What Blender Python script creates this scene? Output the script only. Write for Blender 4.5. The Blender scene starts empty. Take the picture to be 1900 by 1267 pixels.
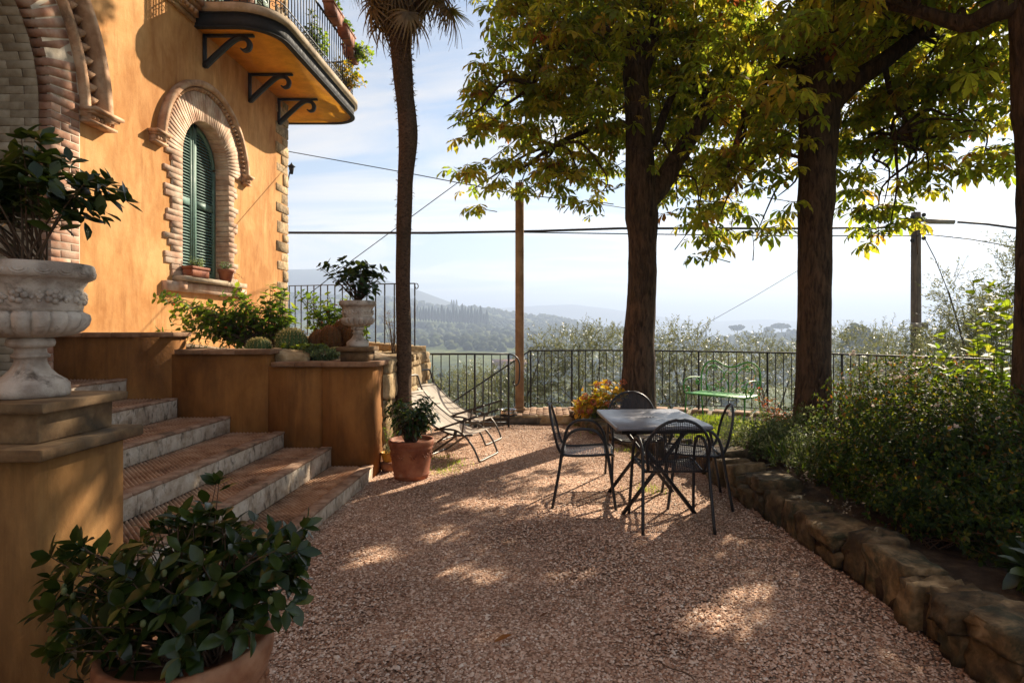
import bpy, math, random
import numpy as np
from mathutils import Vector, Matrix, noise as mnoise

# ------------------------------------------------------------------ camera, sky, sun, exposure
sc = bpy.context.scene
COL = sc.collection
F = 1134.0                      # focal length in photograph pixels (1900 wide)
HX, HY = 1007.0, 605.0          # optical axis in the photograph
EYE = 1.5
cd = bpy.data.cameras.new('camera')
cd.sensor_width = 36.0
cd.lens = 36.0 * F / 1900.0
cd.shift_x = (950.0 - HX) / 1900.0
cd.shift_y = (HY - 633.5) / 1900.0
cd.clip_start = 0.05
cd.clip_end = 30000.0
cam = bpy.data.objects.new('camera', cd)
cam.location = (0, 0, EYE)
cam.rotation_euler = (math.radians(90), 0, 0)
COL.objects.link(cam)
sc.camera = cam

SUN = Vector((1.1, 1.5, 1.14)).normalized()
SUN_EL = math.asin(SUN.z)
SUN_AZ = math.atan2(SUN.x, SUN.y)
SKY_STRENGTH = 0.063
SUN_STRENGTH = 5.0
EXPOSURE = 1.32

sc.view_settings.view_transform = 'Standard'
sc.view_settings.look = 'None'
sc.view_settings.exposure = EXPOSURE
sc.view_settings.gamma = 1.0
sc.view_settings.use_curve_mapping = False
sc.render.engine = 'CYCLES'
sc.cycles.use_denoising = True
sc.cycles.max_bounces = 6
sc.cycles.diffuse_bounces = 3
sc.cycles.glossy_bounces = 2
sc.cycles.transmission_bounces = 4
sc.cycles.transparent_max_bounces = 12
sc.cycles.volume_bounces = 0
sc.cycles.sample_clamp_indirect = 6.0

world = bpy.data.worlds.new('World')
sc.world = world
world.use_nodes = True
wn, wl_ = world.node_tree.nodes, world.node_tree.links
wn.clear()
w_out = wn.new('ShaderNodeOutputWorld')
w_bg = wn.new('ShaderNodeBackground')
w_bg.inputs['Strength'].default_value = SKY_STRENGTH
w_sky = wn.new('ShaderNodeTexSky')
w_sky.sky_type = 'NISHITA'
w_sky.sun_disc = False
w_sky.sun_elevation = SUN_EL
w_sky.sun_rotation = SUN_AZ
w_sky.altitude = 300.0
w_sky.air_density = 1.0
w_sky.dust_density = 0.35
w_sky.ozone_density = 1.0
# thin cirrus: noise on the sky direction projected to a flat cloud layer
w_tc = wn.new('ShaderNodeTexCoord')
w_sep = wn.new('ShaderNodeSeparateXYZ')
wl_.new(w_tc.outputs['Generated'], w_sep.inputs[0])
w_zc = wn.new('ShaderNodeMath'); w_zc.operation = 'MAXIMUM'; w_zc.inputs[1].default_value = 0.0
wl_.new(w_sep.outputs['Z'], w_zc.inputs[0])
w_za = wn.new('ShaderNodeMath'); w_za.operation = 'ADD'; w_za.inputs[1].default_value = 0.16
wl_.new(w_zc.outputs[0], w_za.inputs[0])
w_dx = wn.new('ShaderNodeMath'); w_dx.operation = 'DIVIDE'
w_dy = wn.new('ShaderNodeMath'); w_dy.operation = 'DIVIDE'
wl_.new(w_sep.outputs['X'], w_dx.inputs[0]); wl_.new(w_za.outputs[0], w_dx.inputs[1])
wl_.new(w_sep.outputs['Y'], w_dy.inputs[0]); wl_.new(w_za.outputs[0], w_dy.inputs[1])
w_cmb = wn.new('ShaderNodeCombineXYZ')
wl_.new(w_dx.outputs[0], w_cmb.inputs[0]); wl_.new(w_dy.outputs[0], w_cmb.inputs[1])
w_map = wn.new('ShaderNodeMapping')
w_map.inputs['Rotation'].default_value = (0, 0, math.radians(24))
w_map.inputs['Scale'].default_value = (0.55, 1.5, 1.0)
w_map.inputs['Location'].default_value = (1.3, 0.45, 0.0)
wl_.new(w_cmb.outputs[0], w_map.inputs[0])
w_n1 = wn.new('ShaderNodeTexNoise')
w_n1.inputs['Scale'].default_value = 1.35
w_n1.inputs['Detail'].default_value = 8.0
w_n1.inputs['Roughness'].default_value = 0.58
w_n1.inputs['Distortion'].default_value = 0.7
wl_.new(w_map.outputs[0], w_n1.inputs['Vector'])
w_rmp = wn.new('ShaderNodeValToRGB')
w_rmp.color_ramp.elements[0].position = 0.43
w_rmp.color_ramp.elements[0].color = (0.10, 0.10, 0.10, 1)
w_rmp.color_ramp.elements[1].position = 0.60
w_rmp.color_ramp.elements[1].color = (1, 1, 1, 1)
wl_.new(w_n1.outputs['Fac'], w_rmp.inputs[0])
w_cm = wn.new('ShaderNodeMath'); w_cm.operation = 'MULTIPLY'; w_cm.inputs[1].default_value = 0.9
wl_.new(w_rmp.outputs[0], w_cm.inputs[0])
# cloud brightness follows the sky behind it: desaturate and lift
w_bw = wn.new('ShaderNodeRGBToBW')
wl_.new(w_sky.outputs[0], w_bw.inputs[0])
w_lift = wn.new('ShaderNodeMath'); w_lift.operation = 'MULTIPLY_ADD'
w_lift.inputs[1].default_value = 1.25; w_lift.inputs[2].default_value = 1.6
wl_.new(w_bw.outputs[0], w_lift.inputs[0])
w_cc = wn.new('ShaderNodeMixRGB'); w_cc.blend_type = 'MULTIPLY'; w_cc.inputs[0].default_value = 1.0
w_cc.inputs[1].default_value = (1.0, 0.975, 0.96, 1)
wl_.new(w_lift.outputs[0], w_cc.inputs[2])
w_mix = wn.new('ShaderNodeMixRGB')
wl_.new(w_cm.outputs[0], w_mix.inputs[0])
wl_.new(w_sky.outputs[0], w_mix.inputs[1])
wl_.new(w_cc.outputs[0], w_mix.inputs[2])
w_warm = wn.new('ShaderNodeMixRGB'); w_warm.blend_type = 'MULTIPLY'; w_warm.inputs[0].default_value = 1.0
w_warm.inputs[2].default_value = (1.02, 1.0, 0.97, 1)      # slight warm tint put into the sky colour
wl_.new(w_mix.outputs[0], w_warm.inputs[1])
wl_.new(w_warm.outputs[0], w_bg.inputs['Color'])
wl_.new(w_bg.outputs[0], w_out.inputs['Surface'])

sl = bpy.data.lights.new('sun', 'SUN')
sl.energy = SUN_STRENGTH
sl.angle = math.radians(0.5)
sl.color = (1.0, 0.865, 0.68)
sun = bpy.data.objects.new('sun', sl)
sun.rotation_euler = SUN.to_track_quat('Z', 'Y').to_euler()
sun.location = (30, 40, 60)
COL.objects.link(sun)

# ------------------------------------------------------------------ helpers
RS = np.random.RandomState(11)
rnd = random.Random(5)

def P(px, py, y):
    """world point seen at a photograph pixel, at forward distance y"""
    return Vector(((px - HX) / F * y, y, EYE - (py - HY) / F * y))

def G(px, py, z=0.0):
    """world point on the horizontal plane z seen at a photograph pixel"""
    y = F * (EYE - z) / (py - HY)
    return Vector(((px - HX) / F * y, y, z))

class MB:
    def __init__(s):
        s.v = []; s.f = []; s.r = []; s.n = 0
    def add(s, vf, r=0.5):
        V, Fs = vf
        V = np.asarray(V, dtype=np.float64).reshape(-1, 3)
        s.v.append(V)
        s.f.append((s.n, Fs))
        s.r.append(np.full(len(V), r) if np.isscalar(r) else np.asarray(r))
        s.n += len(V)
        return s
    def mesh(s, name, mat, smooth=False):
        return mesh_of(name, np.concatenate(s.v), s.f, mat, smooth, np.concatenate(s.r))

def mesh_of(name, V, flist, mat, smooth=False, r=None):
    loops = []; sizes = []
    for off, Fs in flist:
        if isinstance(Fs, np.ndarray):
            loops.append((Fs + off).ravel()); sizes.append(np.full(len(Fs), Fs.shape[1]))
        else:
            for q in Fs:
                loops.append(np.asarray(q) + off)
            sizes.append(np.array([len(q) for q in Fs]))
    loops = np.concatenate(loops).astype(np.int32); sizes = np.concatenate(sizes).astype(np.int32)
    me = bpy.data.meshes.new(name)
    me.vertices.add(len(V)); me.vertices.foreach_set('co', np.ascontiguousarray(V, dtype=np.float32).ravel())
    me.loops.add(len(loops)); me.loops.foreach_set('vertex_index', loops)
    me.polygons.add(len(sizes))
    st = np.zeros(len(sizes), dtype=np.int32); st[1:] = np.cumsum(sizes)[:-1]
    me.polygons.foreach_set('loop_start', st)
    me.polygons.foreach_set('loop_total', sizes)
    if smooth:
        me.polygons.foreach_set('use_smooth', np.ones(len(sizes), dtype=bool))
    if r is not None:
        a = me.attributes.new('rnd', 'FLOAT', 'POINT')
        a.data.foreach_set('value', np.ascontiguousarray(r, dtype=np.float32))
    me.update(calc_edges=True)
    me.validate()
    if mat: me.materials.append(mat)
    return me

WORLD_LOC = {}
def base_of(o):
    return WORLD_LOC.get(o.name, Vector((0, 0, 0))) if o else Vector((0, 0, 0))

def link(name, data, parent=None, loc=None, rot=None, scl=None, local=False):
    o = bpy.data.objects.new(name, data)
    COL.objects.link(o)
    w = Vector(loc) if loc is not None else Vector((0, 0, 0))
    if parent is not None:
        o.parent = parent
        o.location = w if local else w - base_of(parent)
        WORLD_LOC[o.name] = w + base_of(parent) if local else w
    else:
        o.location = w
        WORLD_LOC[o.name] = w
    if rot is not None: o.rotation_euler = rot
    if scl is not None: o.scale = scl
    return o

def thing(name, label, cat, loc=(0, 0, 0), group=None, rz=0.0):
    o = link(name, None, None, loc, (0, 0, rz))
    o.empty_display_size = 0.1
    o['label'] = label; o['category'] = cat
    if group: o['group'] = group
    return o

def tag(o, label, cat, group=None):
    o['label'] = label; o['category'] = cat
    if group: o['group'] = group
    return o

def part(name, vf, mat, parent, smooth=False, local=False, kind=None, label=None, r=0.5):
    mb = vf if isinstance(vf, MB) else MB().add(vf, r)
    o = link(name, mb.mesh(name, mat, smooth), parent, (0, 0, 0), local=local)
    if kind: o['kind'] = kind
    if label: o['label'] = label
    return o

def setting(name, vf, mat, smooth=False, kind='structure'):
    o = part(name, vf, mat, None, smooth)
    o['kind'] = kind
    return o

def piece(name, me, parent, loc, rot=(0, 0, 0), scl=(1, 1, 1), local=False):
    return link(name, me, parent, loc, rot, scl, local)

# ---- shapes -> (V, F)
def join(*vfs):
    mb = MB()
    for q in vfs: mb.add(q)
    return mb

BOXF = np.array([[0, 3, 2, 1], [4, 5, 6, 7], [0, 1, 5, 4], [1, 2, 6, 5], [2, 3, 7, 6], [3, 0, 4, 7]])
def box(x0, x1, y0, y1, z0, z1):
    V = np.array([[x0, y0, z0], [x1, y0, z0], [x1, y1, z0], [x0, y1, z0], [x0, y0, z1], [x1, y0, z1], [x1, y1, z1], [x0, y1, z1]], float)
    return V, BOXF

def cbox(sx, sy, sz, c, jit=0.0, seed=0):
    """chamfered box centred on the origin, 44 triangles"""
    hx, hy, hz = sx / 2, sy / 2, sz / 2
    V = []; idx = {}
    for i in (-1, 1):
        for j in (-1, 1):
            for k in (-1, 1):
                for ax in range(3):
                    p = [i * (hx - c), j * (hy - c), k * (hz - c)]
                    p[ax] = (i, j, k)[ax] * (hx, hy, hz)[ax]
                    idx[(i, j, k, ax)] = len(V); V.append(p)
    Fs = []
    for ax in range(3):
        o1, o2 = [q for q in range(3) if q != ax]
        for s in (-1, 1):
            ring = []
            for a, b in ((-1, -1), (1, -1), (1, 1), (-1, 1)):
                t = [0, 0, 0]; t[ax] = s; t[o1] = a; t[o2] = b
                ring.append(idx[(t[0], t[1], t[2], ax)])
            flip = (s > 0) == (ax == 1)
            Fs.append(ring[::-1] if flip else ring)
        for a in (-1, 1):
            for b in (-1, 1):
                t0 = [0, 0, 0]; t0[ax] = -1; t0[o1] = a; t0[o2] = b
                t1 = list(t0); t1[ax] = 1
                q = [idx[(*t0, o1)], idx[(*t1, o1)], idx[(*t1, o2)], idx[(*t0, o2)]]
                flip = (a * b > 0) == (ax == 1)
                Fs.append(q if flip else q[::-1])
    for i in (-1, 1):
        for j in (-1, 1):
            for k in (-1, 1):
                q = [idx[(i, j, k, 0)], idx[(i, j, k, 1)], idx[(i, j, k, 2)]]
                Fs.append(q if i * j * k > 0 else q[::-1])
    V = np.array(V)
    if jit:
        r = np.random.RandomState(seed)
        V = V + r.uniform(-jit, jit, V.shape)
    return V, Fs

def rock(sx, sy, sz, seed, power=4.0, rough=0.12, n=3):
    """rounded irregular stone from a subdivided cube"""
    r = np.random.RandomState(seed)
    V = []; Fs = []; key = {}
    def vid(p):
        k = tuple(np.round(p, 5))
        if k not in key:
            key[k] = len(V); V.append(p)
        return key[k]
    g = np.linspace(-1, 1, n + 1)
    for ax in range(3):
        for s in (-1, 1):
            for i in range(n):
                for j in range(n):
                    q = []
                    for a, b in ((0, 0), (1, 0), (1, 1), (0, 1)):
                        p = [0, 0, 0]; p[ax] = s; p[(ax + 1) % 3] = g[i + a]; p[(ax + 2) % 3] = g[j + b]
                        q.append(vid(p))
                    Fs.append(q if s > 0 else q[::-1])
    V = np.array(V, float)
    L = (np.abs(V) ** power).sum(1) ** (1 / power)
    V = V / L[:, None]
    off = r.uniform(0, 50, 3)
    for i in range(len(V)):
        V[i] *= 1 + rough * mnoise.noise(Vector(V[i] * 1.6 + off)) * 1.6 + (0.10 * mnoise.noise(Vector(V[i] * 4.2 + off)) if n > 4 else 0)
    V += r.uniform(-0.02, 0.02, V.shape)
    V *= np.array([sx, sy, sz]) / 2
    return V, Fs

def tube(pts, rad, n=8, cap=True):
    pts = [Vector(p) for p in pts]
    m = len(pts)
    if np.isscalar(rad): rad = [rad] * m
    V = np.zeros((m * n, 3)); up = None
    for i in range(m):
        t = (pts[min(i + 1, m - 1)] - pts[max(i - 1, 0)])
        if t.length < 1e-9: t = Vector((0, 0, 1))
        t.normalize()
        if up is None:
            up = Vector((0, 0, 1)) if abs(t.z) < 0.9 else Vector((1, 0, 0))
        a = up - t * up.dot(t)
        if a.length < 1e-6: a = t.orthogonal()
        a.normalize(); up = a
        b = t.cross(a)
        for k in range(n):
            th = 2 * math.pi * k / n
            V[i * n + k] = pts[i] + (a * math.cos(th) + b * math.sin(th)) * rad[i]
    Fs = []
    for i in range(m - 1):
        for k in range(n):
            k2 = (k + 1) % n
            Fs.append([i * n + k, i * n + k2, (i + 1) * n + k2, (i + 1) * n + k])
    if cap:
        Fs.append(list(range(n))[::-1]); Fs.append([(m - 1) * n + k for k in range(n)])
    return V, Fs

def bar(a, b, w, d=None, up=(0, 0, 1)):
    """rectangular bar from a to b, w wide across, d along 'up'"""
    d = d or w
    a, b = Vector(a), Vector(b)
    t = (b - a).normalized(); u = Vector(up)
    u = u - t * u.dot(t)
    if u.length < 1e-6: u = t.orthogonal()
    u.normalize(); s = t.cross(u)
    V = []
    for p in (a, b):
        for i, j in ((-1, -1), (1, -1), (1, 1), (-1, 1)):
            V.append(p + s * (i * w / 2) + u * (j * d / 2))
    return np.array(V), np.array([[0, 3, 2, 1], [4, 5, 6, 7], [0, 1, 5, 4], [1, 2, 6, 5], [2, 3, 7, 6], [3, 0, 4, 7]])

def ribbon(pts, w, d, side):
    """flat band swept along pts; w along 'side', d in the plane"""
    pts = [Vector(p) for p in pts]; side = Vector(side).normalized()
    m = len(pts); V = []
    for i in range(m):
        t = (pts[min(i + 1, m - 1)] - pts[max(i - 1, 0)]).normalized()
        nrm = t.cross(side).normalized()
        dd = d[i] if hasattr(d, '__len__') else d
        for a, b in ((-1, -1), (1, -1), (1, 1), (-1, 1)):
            V.append(pts[i] + side * (a * w / 2) + nrm * (b * dd / 2))
    Fs = []
    for i in range(m - 1):
        for k in range(4):
            k2 = (k + 1) % 4
            Fs.append([i * 4 + k, i * 4 + k2, i * 4 + 4 + k2, i * 4 + 4 + k])
    Fs.append([3, 2, 1, 0]); Fs.append([(m - 1) * 4 + k for k in range(4)])
    return np.array(V), Fs

def lathe(prof, n, c=(0, 0, 0), mod=None, close=True):
    """prof: list of (r, z); mod(r, z, theta) -> r"""
    V = []; m = len(prof)
    for i, (r, z) in enumerate(prof):
        for k in range(n):
            th = 2 * math.pi * k / n
            rr = mod(r, z, th) if mod else r
            V.append((c[0] + rr * math.cos(th), c[1] + rr * math.sin(th), c[2] + z))
    Fs = []
    for i in range(m - 1):
        for k in range(n):
            k2 = (k + 1) % n
            Fs.append([i * n + k, i * n + k2, (i + 1) * n + k2, (i + 1) * n + k])
    if close:
        Fs.append(list(range(n))[::-1]); Fs.append([(m - 1) * n + k for k in range(n)])
    return np.array(V), Fs

def spline(pts, k=6):
    """Catmull-Rom through pts"""
    pts = [Vector(p) for p in pts]; out = []
    for i in range(len(pts) - 1):
        p0 = pts[max(i - 1, 0)]; p1 = pts[i]; p2 = pts[i + 1]; p3 = pts[min(i + 2, len(pts) - 1)]
        for j in range(k):
            t = j / k
            out.append(0.5 * ((2 * p1) + (p2 - p0) * t + (2 * p0 - 5 * p1 + 4 * p2 - p3) * t * t + (3 * p1 - p0 - 3 * p2 + p3) * t ** 3))
    out.append(pts[-1])
    return out

def prism(poly, z0, z1):
    n = len(poly)
    V = [(x, y, z0) for x, y in poly] + [(x, y, z1) for x, y in poly]
    Fs = [list(range(n))[::-1], [n + i for i in range(n)]]
    for i in range(n):
        j = (i + 1) % n
        Fs.append([i, j, n + j, n + i])
    return np.array(V, float), Fs

def sphere(c, r, n=10, m=7, sq=(1, 1, 1)):
    prof = [(max(1e-4, math.sin(math.pi * i / m)), -math.cos(math.pi * i / m)) for i in range(m + 1)]
    V, Fs = lathe(prof, n)
    V = V * np.array(sq) * r + np.array(c)
    return V, Fs

# ---- foliage
def frames(D, U):
    D = D / np.maximum(np.linalg.norm(D, axis=1, keepdims=True), 1e-9)
    X = np.cross(D, U); ln = np.linalg.norm(X, axis=1, keepdims=True)
    bad = ln[:, 0] < 1e-5
    if bad.any():
        X[bad] = np.cross(D[bad], np.array([1.0, 0.1, 0.0])); ln = np.linalg.norm(X, axis=1, keepdims=True)
    X = X / ln
    Z = np.cross(X, D)
    return X, D, Z

def scatter(template, Pn, D, U, S, r):
    """copies of a template (base at origin, along +Y, face +Z)"""
    V, Fs = template
    X, Y, Z = frames(np.asarray(D, float), np.asarray(U, float))
    W = (V[None, :, 0:1] * X[:, None, :] + V[None, :, 1:2] * Y[:, None, :] + V[None, :, 2:3] * Z[:, None, :]) * np.asarray(S)[:, None, None] + np.asarray(Pn)[:, None, :]
    n, k = len(Pn), len(V)
    out = [(W.reshape(-1, 3), None)]
    fl = []
    by = {}
    for q in Fs: by.setdefault(len(q), []).append(q)
    for ln, qs in by.items():
        A = np.array(qs)[None] + (np.arange(n) * k)[:, None, None]
        fl.append(A.reshape(-1, ln))
    return W.reshape(-1, 3), fl, np.repeat(np.asarray(r), k)

def foliage_mesh(name, mat, groups, smooth=True):
    V = []; fl = []; R = []; n = 0
    for W, f, r in groups:
        V.append(W); R.append(r)
        for a in f: fl.append((n, a))
        n += len(W)
    return mesh_of(name, np.concatenate(V), fl, mat, smooth, np.concatenate(R))

def ovate(L=1.0, W=0.45, fold=0.12, bend=0.12, wide=0.42, tip=0.0):
    """pointed leaf along +Y with a folded midrib, 10 triangles"""
    ts = [0.0, 0.22, wide + 0.08, 0.78, 1.0]
    ws = [0.0, 0.62, 1.0, 0.66, 0.0]
    V = [(0, 0, 0)]
    def mid(t): return (0, t * L, -bend * L * t * t)
    for t, w in zip(ts[1:-1], ws[1:-1]):
        m = mid(t)
        V += [(-w * W / 2, m[1], m[2] + fold * w * W), m, (w * W / 2, m[1], m[2] + fold * w * W)]
    V.append(mid(1.0 + tip))
    Fs = [[0, 2, 1], [0, 3, 2], [1, 2, 5, 4], [2, 3, 6, 5], [4, 5, 8, 7], [5, 6, 9, 8], [7, 8, 10], [8, 9, 10]]
    return np.array(V, float), Fs

def diamond(L=1.0, W=0.3, fold=0.1):
    V = [(0, 0, 0), (-W / 2, L * 0.5, fold * W), (0, L * 0.5, 0), (W / 2, L * 0.5, fold * W), (0, L, 0)]
    return np.array(V, float), [[0, 2, 1], [0, 3, 2], [1, 2, 4], [2, 3, 4]]

def rodrigues(V, axis, a):
    axis = np.asarray(axis, float); axis = axis / np.linalg.norm(axis)
    return V * math.cos(a) + np.cross(axis, V) * math.sin(a) + np.outer(V @ axis, axis) * (1 - math.cos(a))

def palmate(seed, n=6, low=False):
    """horse-chestnut leaf: n obovate leaflets fanning from one point, drooping; unit length about 1"""
    r = np.random.RandomState(seed)
    mbV = []; mbF = []; k = 0
    for i in range(n):
        a = math.radians(-105 + 210 * i / (n - 1)) + r.uniform(-0.12, 0.12)
        L = (0.62 + 0.38 * math.cos(a * 0.8)) * r.uniform(0.85, 1.12)
        W = L * r.uniform(0.34, 0.44)
        droop = r.uniform(0.2, 0.7); curl = r.uniform(-0.1, 0.3)
        V = [(0, 0, 0)]
        for t, w in (((0.62, 1.0),) if low else ((0.34, 0.5), (0.72, 1.0))):
            zz = -droop * L * t * t * 0.6
            V += [(-w * W / 2, t * L, zz + curl * w * W), (0, t * L, zz), (w * W / 2, t * L, zz + curl * w * W)]
        V.append((0, L, -droop * L * 0.7))
        V = rodrigues(np.array(V, float), (1, 0, 0), -r.uniform(0.0, 0.35))
        V = rodrigues(V, (0, 0, 1), -a)
        mbV.append(V)
        fs_ = ([0, 2, 1], [0, 3, 2], [1, 2, 4], [2, 3, 4]) if low else ([0, 2, 1], [0, 3, 2], [1, 2, 5, 4], [2, 3, 6, 5], [4, 5, 7], [5, 6, 7])
        mbF += [[q + k for q in f] for f in fs_]
        k += len(V)
    return np.concatenate(mbV), mbF

def unit(n, rs=RS):
    v = rs.normal(size=(n, 3))
    return v / np.linalg.norm(v, axis=1, keepdims=True)

def leaf_parts(parent, name, variants, mat, Pn, D, U, S, r, local=False):
    """individual leaf objects that share a few meshes"""
    mes = []
    for i, t in enumerate(variants):
        for q in range(4):
            V, Fs = t
            mes.append(mesh_of(name, V, [(0, Fs)], mat, True, np.full(len(V), (q + 0.5) / 4)))
    X, Y, Z = frames(np.asarray(D, float), np.asarray(U, float))
    nv = len(variants)
    bl = base_of(parent)
    for i in range(len(Pn)):
        q = min(3, int(r[i] * 4))
        me = mes[(i % nv) * 4 + q]
        M = Matrix(((X[i][0], Y[i][0], Z[i][0]), (X[i][1], Y[i][1], Z[i][1]), (X[i][2], Y[i][2], Z[i][2])))
        o = bpy.data.objects.new(name, me)
        COL.objects.link(o)
        o.parent = parent
        o.matrix_local = Matrix.Translation(Vector(Pn[i]) - bl) @ M.to_4x4() @ Matrix.Diagonal((S[i], S[i], S[i], 1))

def in_view(Pn, m=40):
    y = np.maximum(Pn[:, 1], 0.05)
    px = HX + F * Pn[:, 0] / y; py = HY - F * (Pn[:, 2] - EYE) / y
    return (Pn[:, 1] > 0.3) & (px > -m) & (px < 1900 + m) & (py > -m) & (py < 1267 + m)

# ------------------------------------------------------------------ materials
def new_mat(name):
    m = bpy.data.materials.new(name); m.use_nodes = True
    nt = m.node_tree
    return m, nt, nt.nodes['Principled BSDF'], nt.nodes['Material Output']

def ramp(nt, stops, fac=None, interp='LINEAR'):
    n = nt.nodes.new('ShaderNodeValToRGB')
    cr = n.color_ramp; cr.interpolation = interp
    while len(cr.elements) < len(stops): cr.elements.new(0.5)
    for e, (p, c) in zip(cr.elements, stops):
        e.position = p; e.color = (*c, 1) if len(c) == 3 else c
    if fac is not None: nt.links.new(fac, n.inputs[0])
    return n

def pos_node(nt, scale=(1, 1, 1)):
    g = nt.nodes.new('ShaderNodeNewGeometry')
    if tuple(scale) == (1, 1, 1): return g.outputs['Position']
    m = nt.nodes.new('ShaderNodeMapping'); m.inputs['Scale'].default_value = scale
    nt.links.new(g.outputs['Position'], m.inputs[0])
    return m.outputs[0]

def noise(nt, scale, vec, detail=5.0, rough=0.55, dist=0.0):
    n = nt.nodes.new('ShaderNodeTexNoise')
    n.inputs['Scale'].default_value = scale; n.inputs['Detail'].default_value = detail
    n.inputs['Roughness'].default_value = rough; n.inputs['Distortion'].default_value = dist
    nt.links.new(vec, n.inputs['Vector'])
    return n.outputs['Fac']

def mixc(nt, fac, a, b, mode='MIX'):
    n = nt.nodes.new('ShaderNodeMixRGB'); n.blend_type = mode
    for i, q in ((0, fac), (1, a), (2, b)):
        if isinstance(q, (int, float)): n.inputs[i].default_value = q if i == 0 else (q, q, q, 1)
        elif isinstance(q, tuple): n.inputs[i].default_value = (*q, 1)
        else: nt.links.new(q, n.inputs[i])
    return n.outputs[0]

def bump(nt, bs, h, strength=0.3, dist=0.01, prev=None):
    b = nt.nodes.new('ShaderNodeBump')
    b.inputs['Strength'].default_value = strength; b.inputs['Distance'].default_value = dist
    nt.links.new(h, b.inputs['Height'])
    if prev is not None: nt.links.new(prev, b.inputs['Normal'])
    nt.links.new(b.outputs[0], bs.inputs['Normal'])
    return b.outputs[0]

def obj_random(nt):
    return nt.nodes.new('ShaderNodeObjectInfo').outputs['Random']

def stone_mat(name, stops, scale=3.0, rough=0.9, bstr=0.5, bdist=0.01, bscale=30.0, stain=None, stain_scale=1.5, stain_lo=0.5, stain_hi=0.65, vstretch=1.0, per_obj=0.0, spec=0.3):
    """mottled mineral surface: colour noise, darker stains with their own shape, fine relief"""
    m, nt, bs, out = new_mat(name)
    p = pos_node(nt)
    c = ramp(nt, [(0.5 + (q_ - 0.5) * 0.55, c_) for q_, c_ in stops], noise(nt, scale, p, 6, 0.6)).outputs[0]
    if stain:
        s = noise(nt, stain_scale, pos_node(nt, (1, 1, vstretch)), 8, 0.65, 0.4)
        sf = ramp(nt, [(stain_lo, (0, 0, 0)), (stain_hi, (1, 1, 1))], s).outputs[0]
        c = mixc(nt, sf, c, stain)
    if per_obj:
        rr = ramp(nt, [(0, (1 - per_obj,) * 3), (1, (1 + per_obj,) * 3)], obj_random(nt)).outputs[0]
        c = mixc(nt, 1.0, c, rr, 'MULTIPLY')
    nt.links.new(c, bs.inputs['Base Color'])
    bs.inputs['Roughness'].default_value = rough
    bs.inputs['Specular IOR Level'].default_value = spec
    b1 = bump(nt, bs, noise(nt, bscale, p, 6, 0.65), bstr, bdist)
    bump(nt, bs, noise(nt, bscale * 0.2, p, 4, 0.5), bstr * 0.7, bdist * 2.5, b1)
    return m

def metal_mat(name, col, rough=0.5, metallic=0.0, bstr=0.15, bscale=80):
    m, nt, bs, out = new_mat(name)
    p = pos_node(nt)
    n = noise(nt, 18, p, 4, 0.6)
    c = ramp(nt, [(0.3, tuple(q * 0.75 for q in col)), (0.7, tuple(min(1, q * 1.2) for q in col))], n).outputs[0]
    nt.links.new(c, bs.inputs['Base Color'])
    r = ramp(nt, [(0.3, (rough * 0.8,) * 3), (0.7, (min(1, rough * 1.25),) * 3)], n).outputs[0]
    nt.links.new(r, bs.inputs['Roughness'])
    bs.inputs['Metallic'].default_value = metallic
    bump(nt, bs, noise(nt, bscale, p, 4), bstr, 0.003)
    return m

def leaf_mat(name, stops, trans, tstops=None, rough=0.45, spec=0.4, coat=0.0, scale=14.0, spots=None):
    """leaf: per-leaf tint from the 'rnd' attribute, light passing through"""
    m, nt, bs, out = new_mat(name)
    at = nt.nodes.new('ShaderNodeAttribute'); at.attribute_name = 'rnd'
    c = ramp(nt, stops, at.outputs['Fac']).outputs[0]
    t = ramp(nt, tstops or stops, at.outputs['Fac']).outputs[0]
    p = pos_node(nt)
    n = noise(nt, scale, p, 3)
    v = ramp(nt, [(0.3, (0.7, 0.7, 0.7)), (0.7, (1.25, 1.25, 1.2))], n).outputs[0]
    c = mixc(nt, 1.0, c, v, 'MULTIPLY'); t = mixc(nt, 1.0, t, v, 'MULTIPLY')
    if spots:
        sf = ramp(nt, [(0.56, (0, 0, 0)), (0.64, (1, 1, 1))], noise(nt, scale * 2.2, p, 4, 0.6)).outputs[0]
        c = mixc(nt, sf, c, spots); t = mixc(nt, sf, t, tuple(q * 1.4 for q in spots))
    nt.links.new(c, bs.inputs['Base Color'])
    bs.inputs['Roughness'].default_value = rough
    bs.inputs['Specular IOR Level'].default_value = spec
    if coat:
        bs.inputs['Coat Weight'].default_value = coat; bs.inputs['Coat Roughness'].default_value = 0.2
    tr = nt.nodes.new('ShaderNodeBsdfTranslucent')
    nt.links.new(t, tr.inputs['Color'])
    mx = nt.nodes.new('ShaderNodeMixShader'); mx.inputs[0].default_value = trans
    nt.links.new(bs.outputs[0], mx.inputs[1]); nt.links.new(tr.outputs[0], mx.inputs[2])
    nt.links.new(mx.outputs[0], out.inputs['Surface'])
    return m

def plain_mat(name, col, rough=0.6, var=0.2, scale=12.0, spec=0.4):
    m, nt, bs, out = new_mat(name)
    c = ramp(nt, [(0.3, tuple(q * (1 - var) for q in col)), (0.7, tuple(min(1, q * (1 + var)) for q in col))], noise(nt, scale, pos_node(nt), 5)).outputs[0]
    nt.links.new(c, bs.inputs['Base Color'])
    bs.inputs['Roughness'].default_value = rough; bs.inputs['Specular IOR Level'].default_value = spec
    return m

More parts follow.
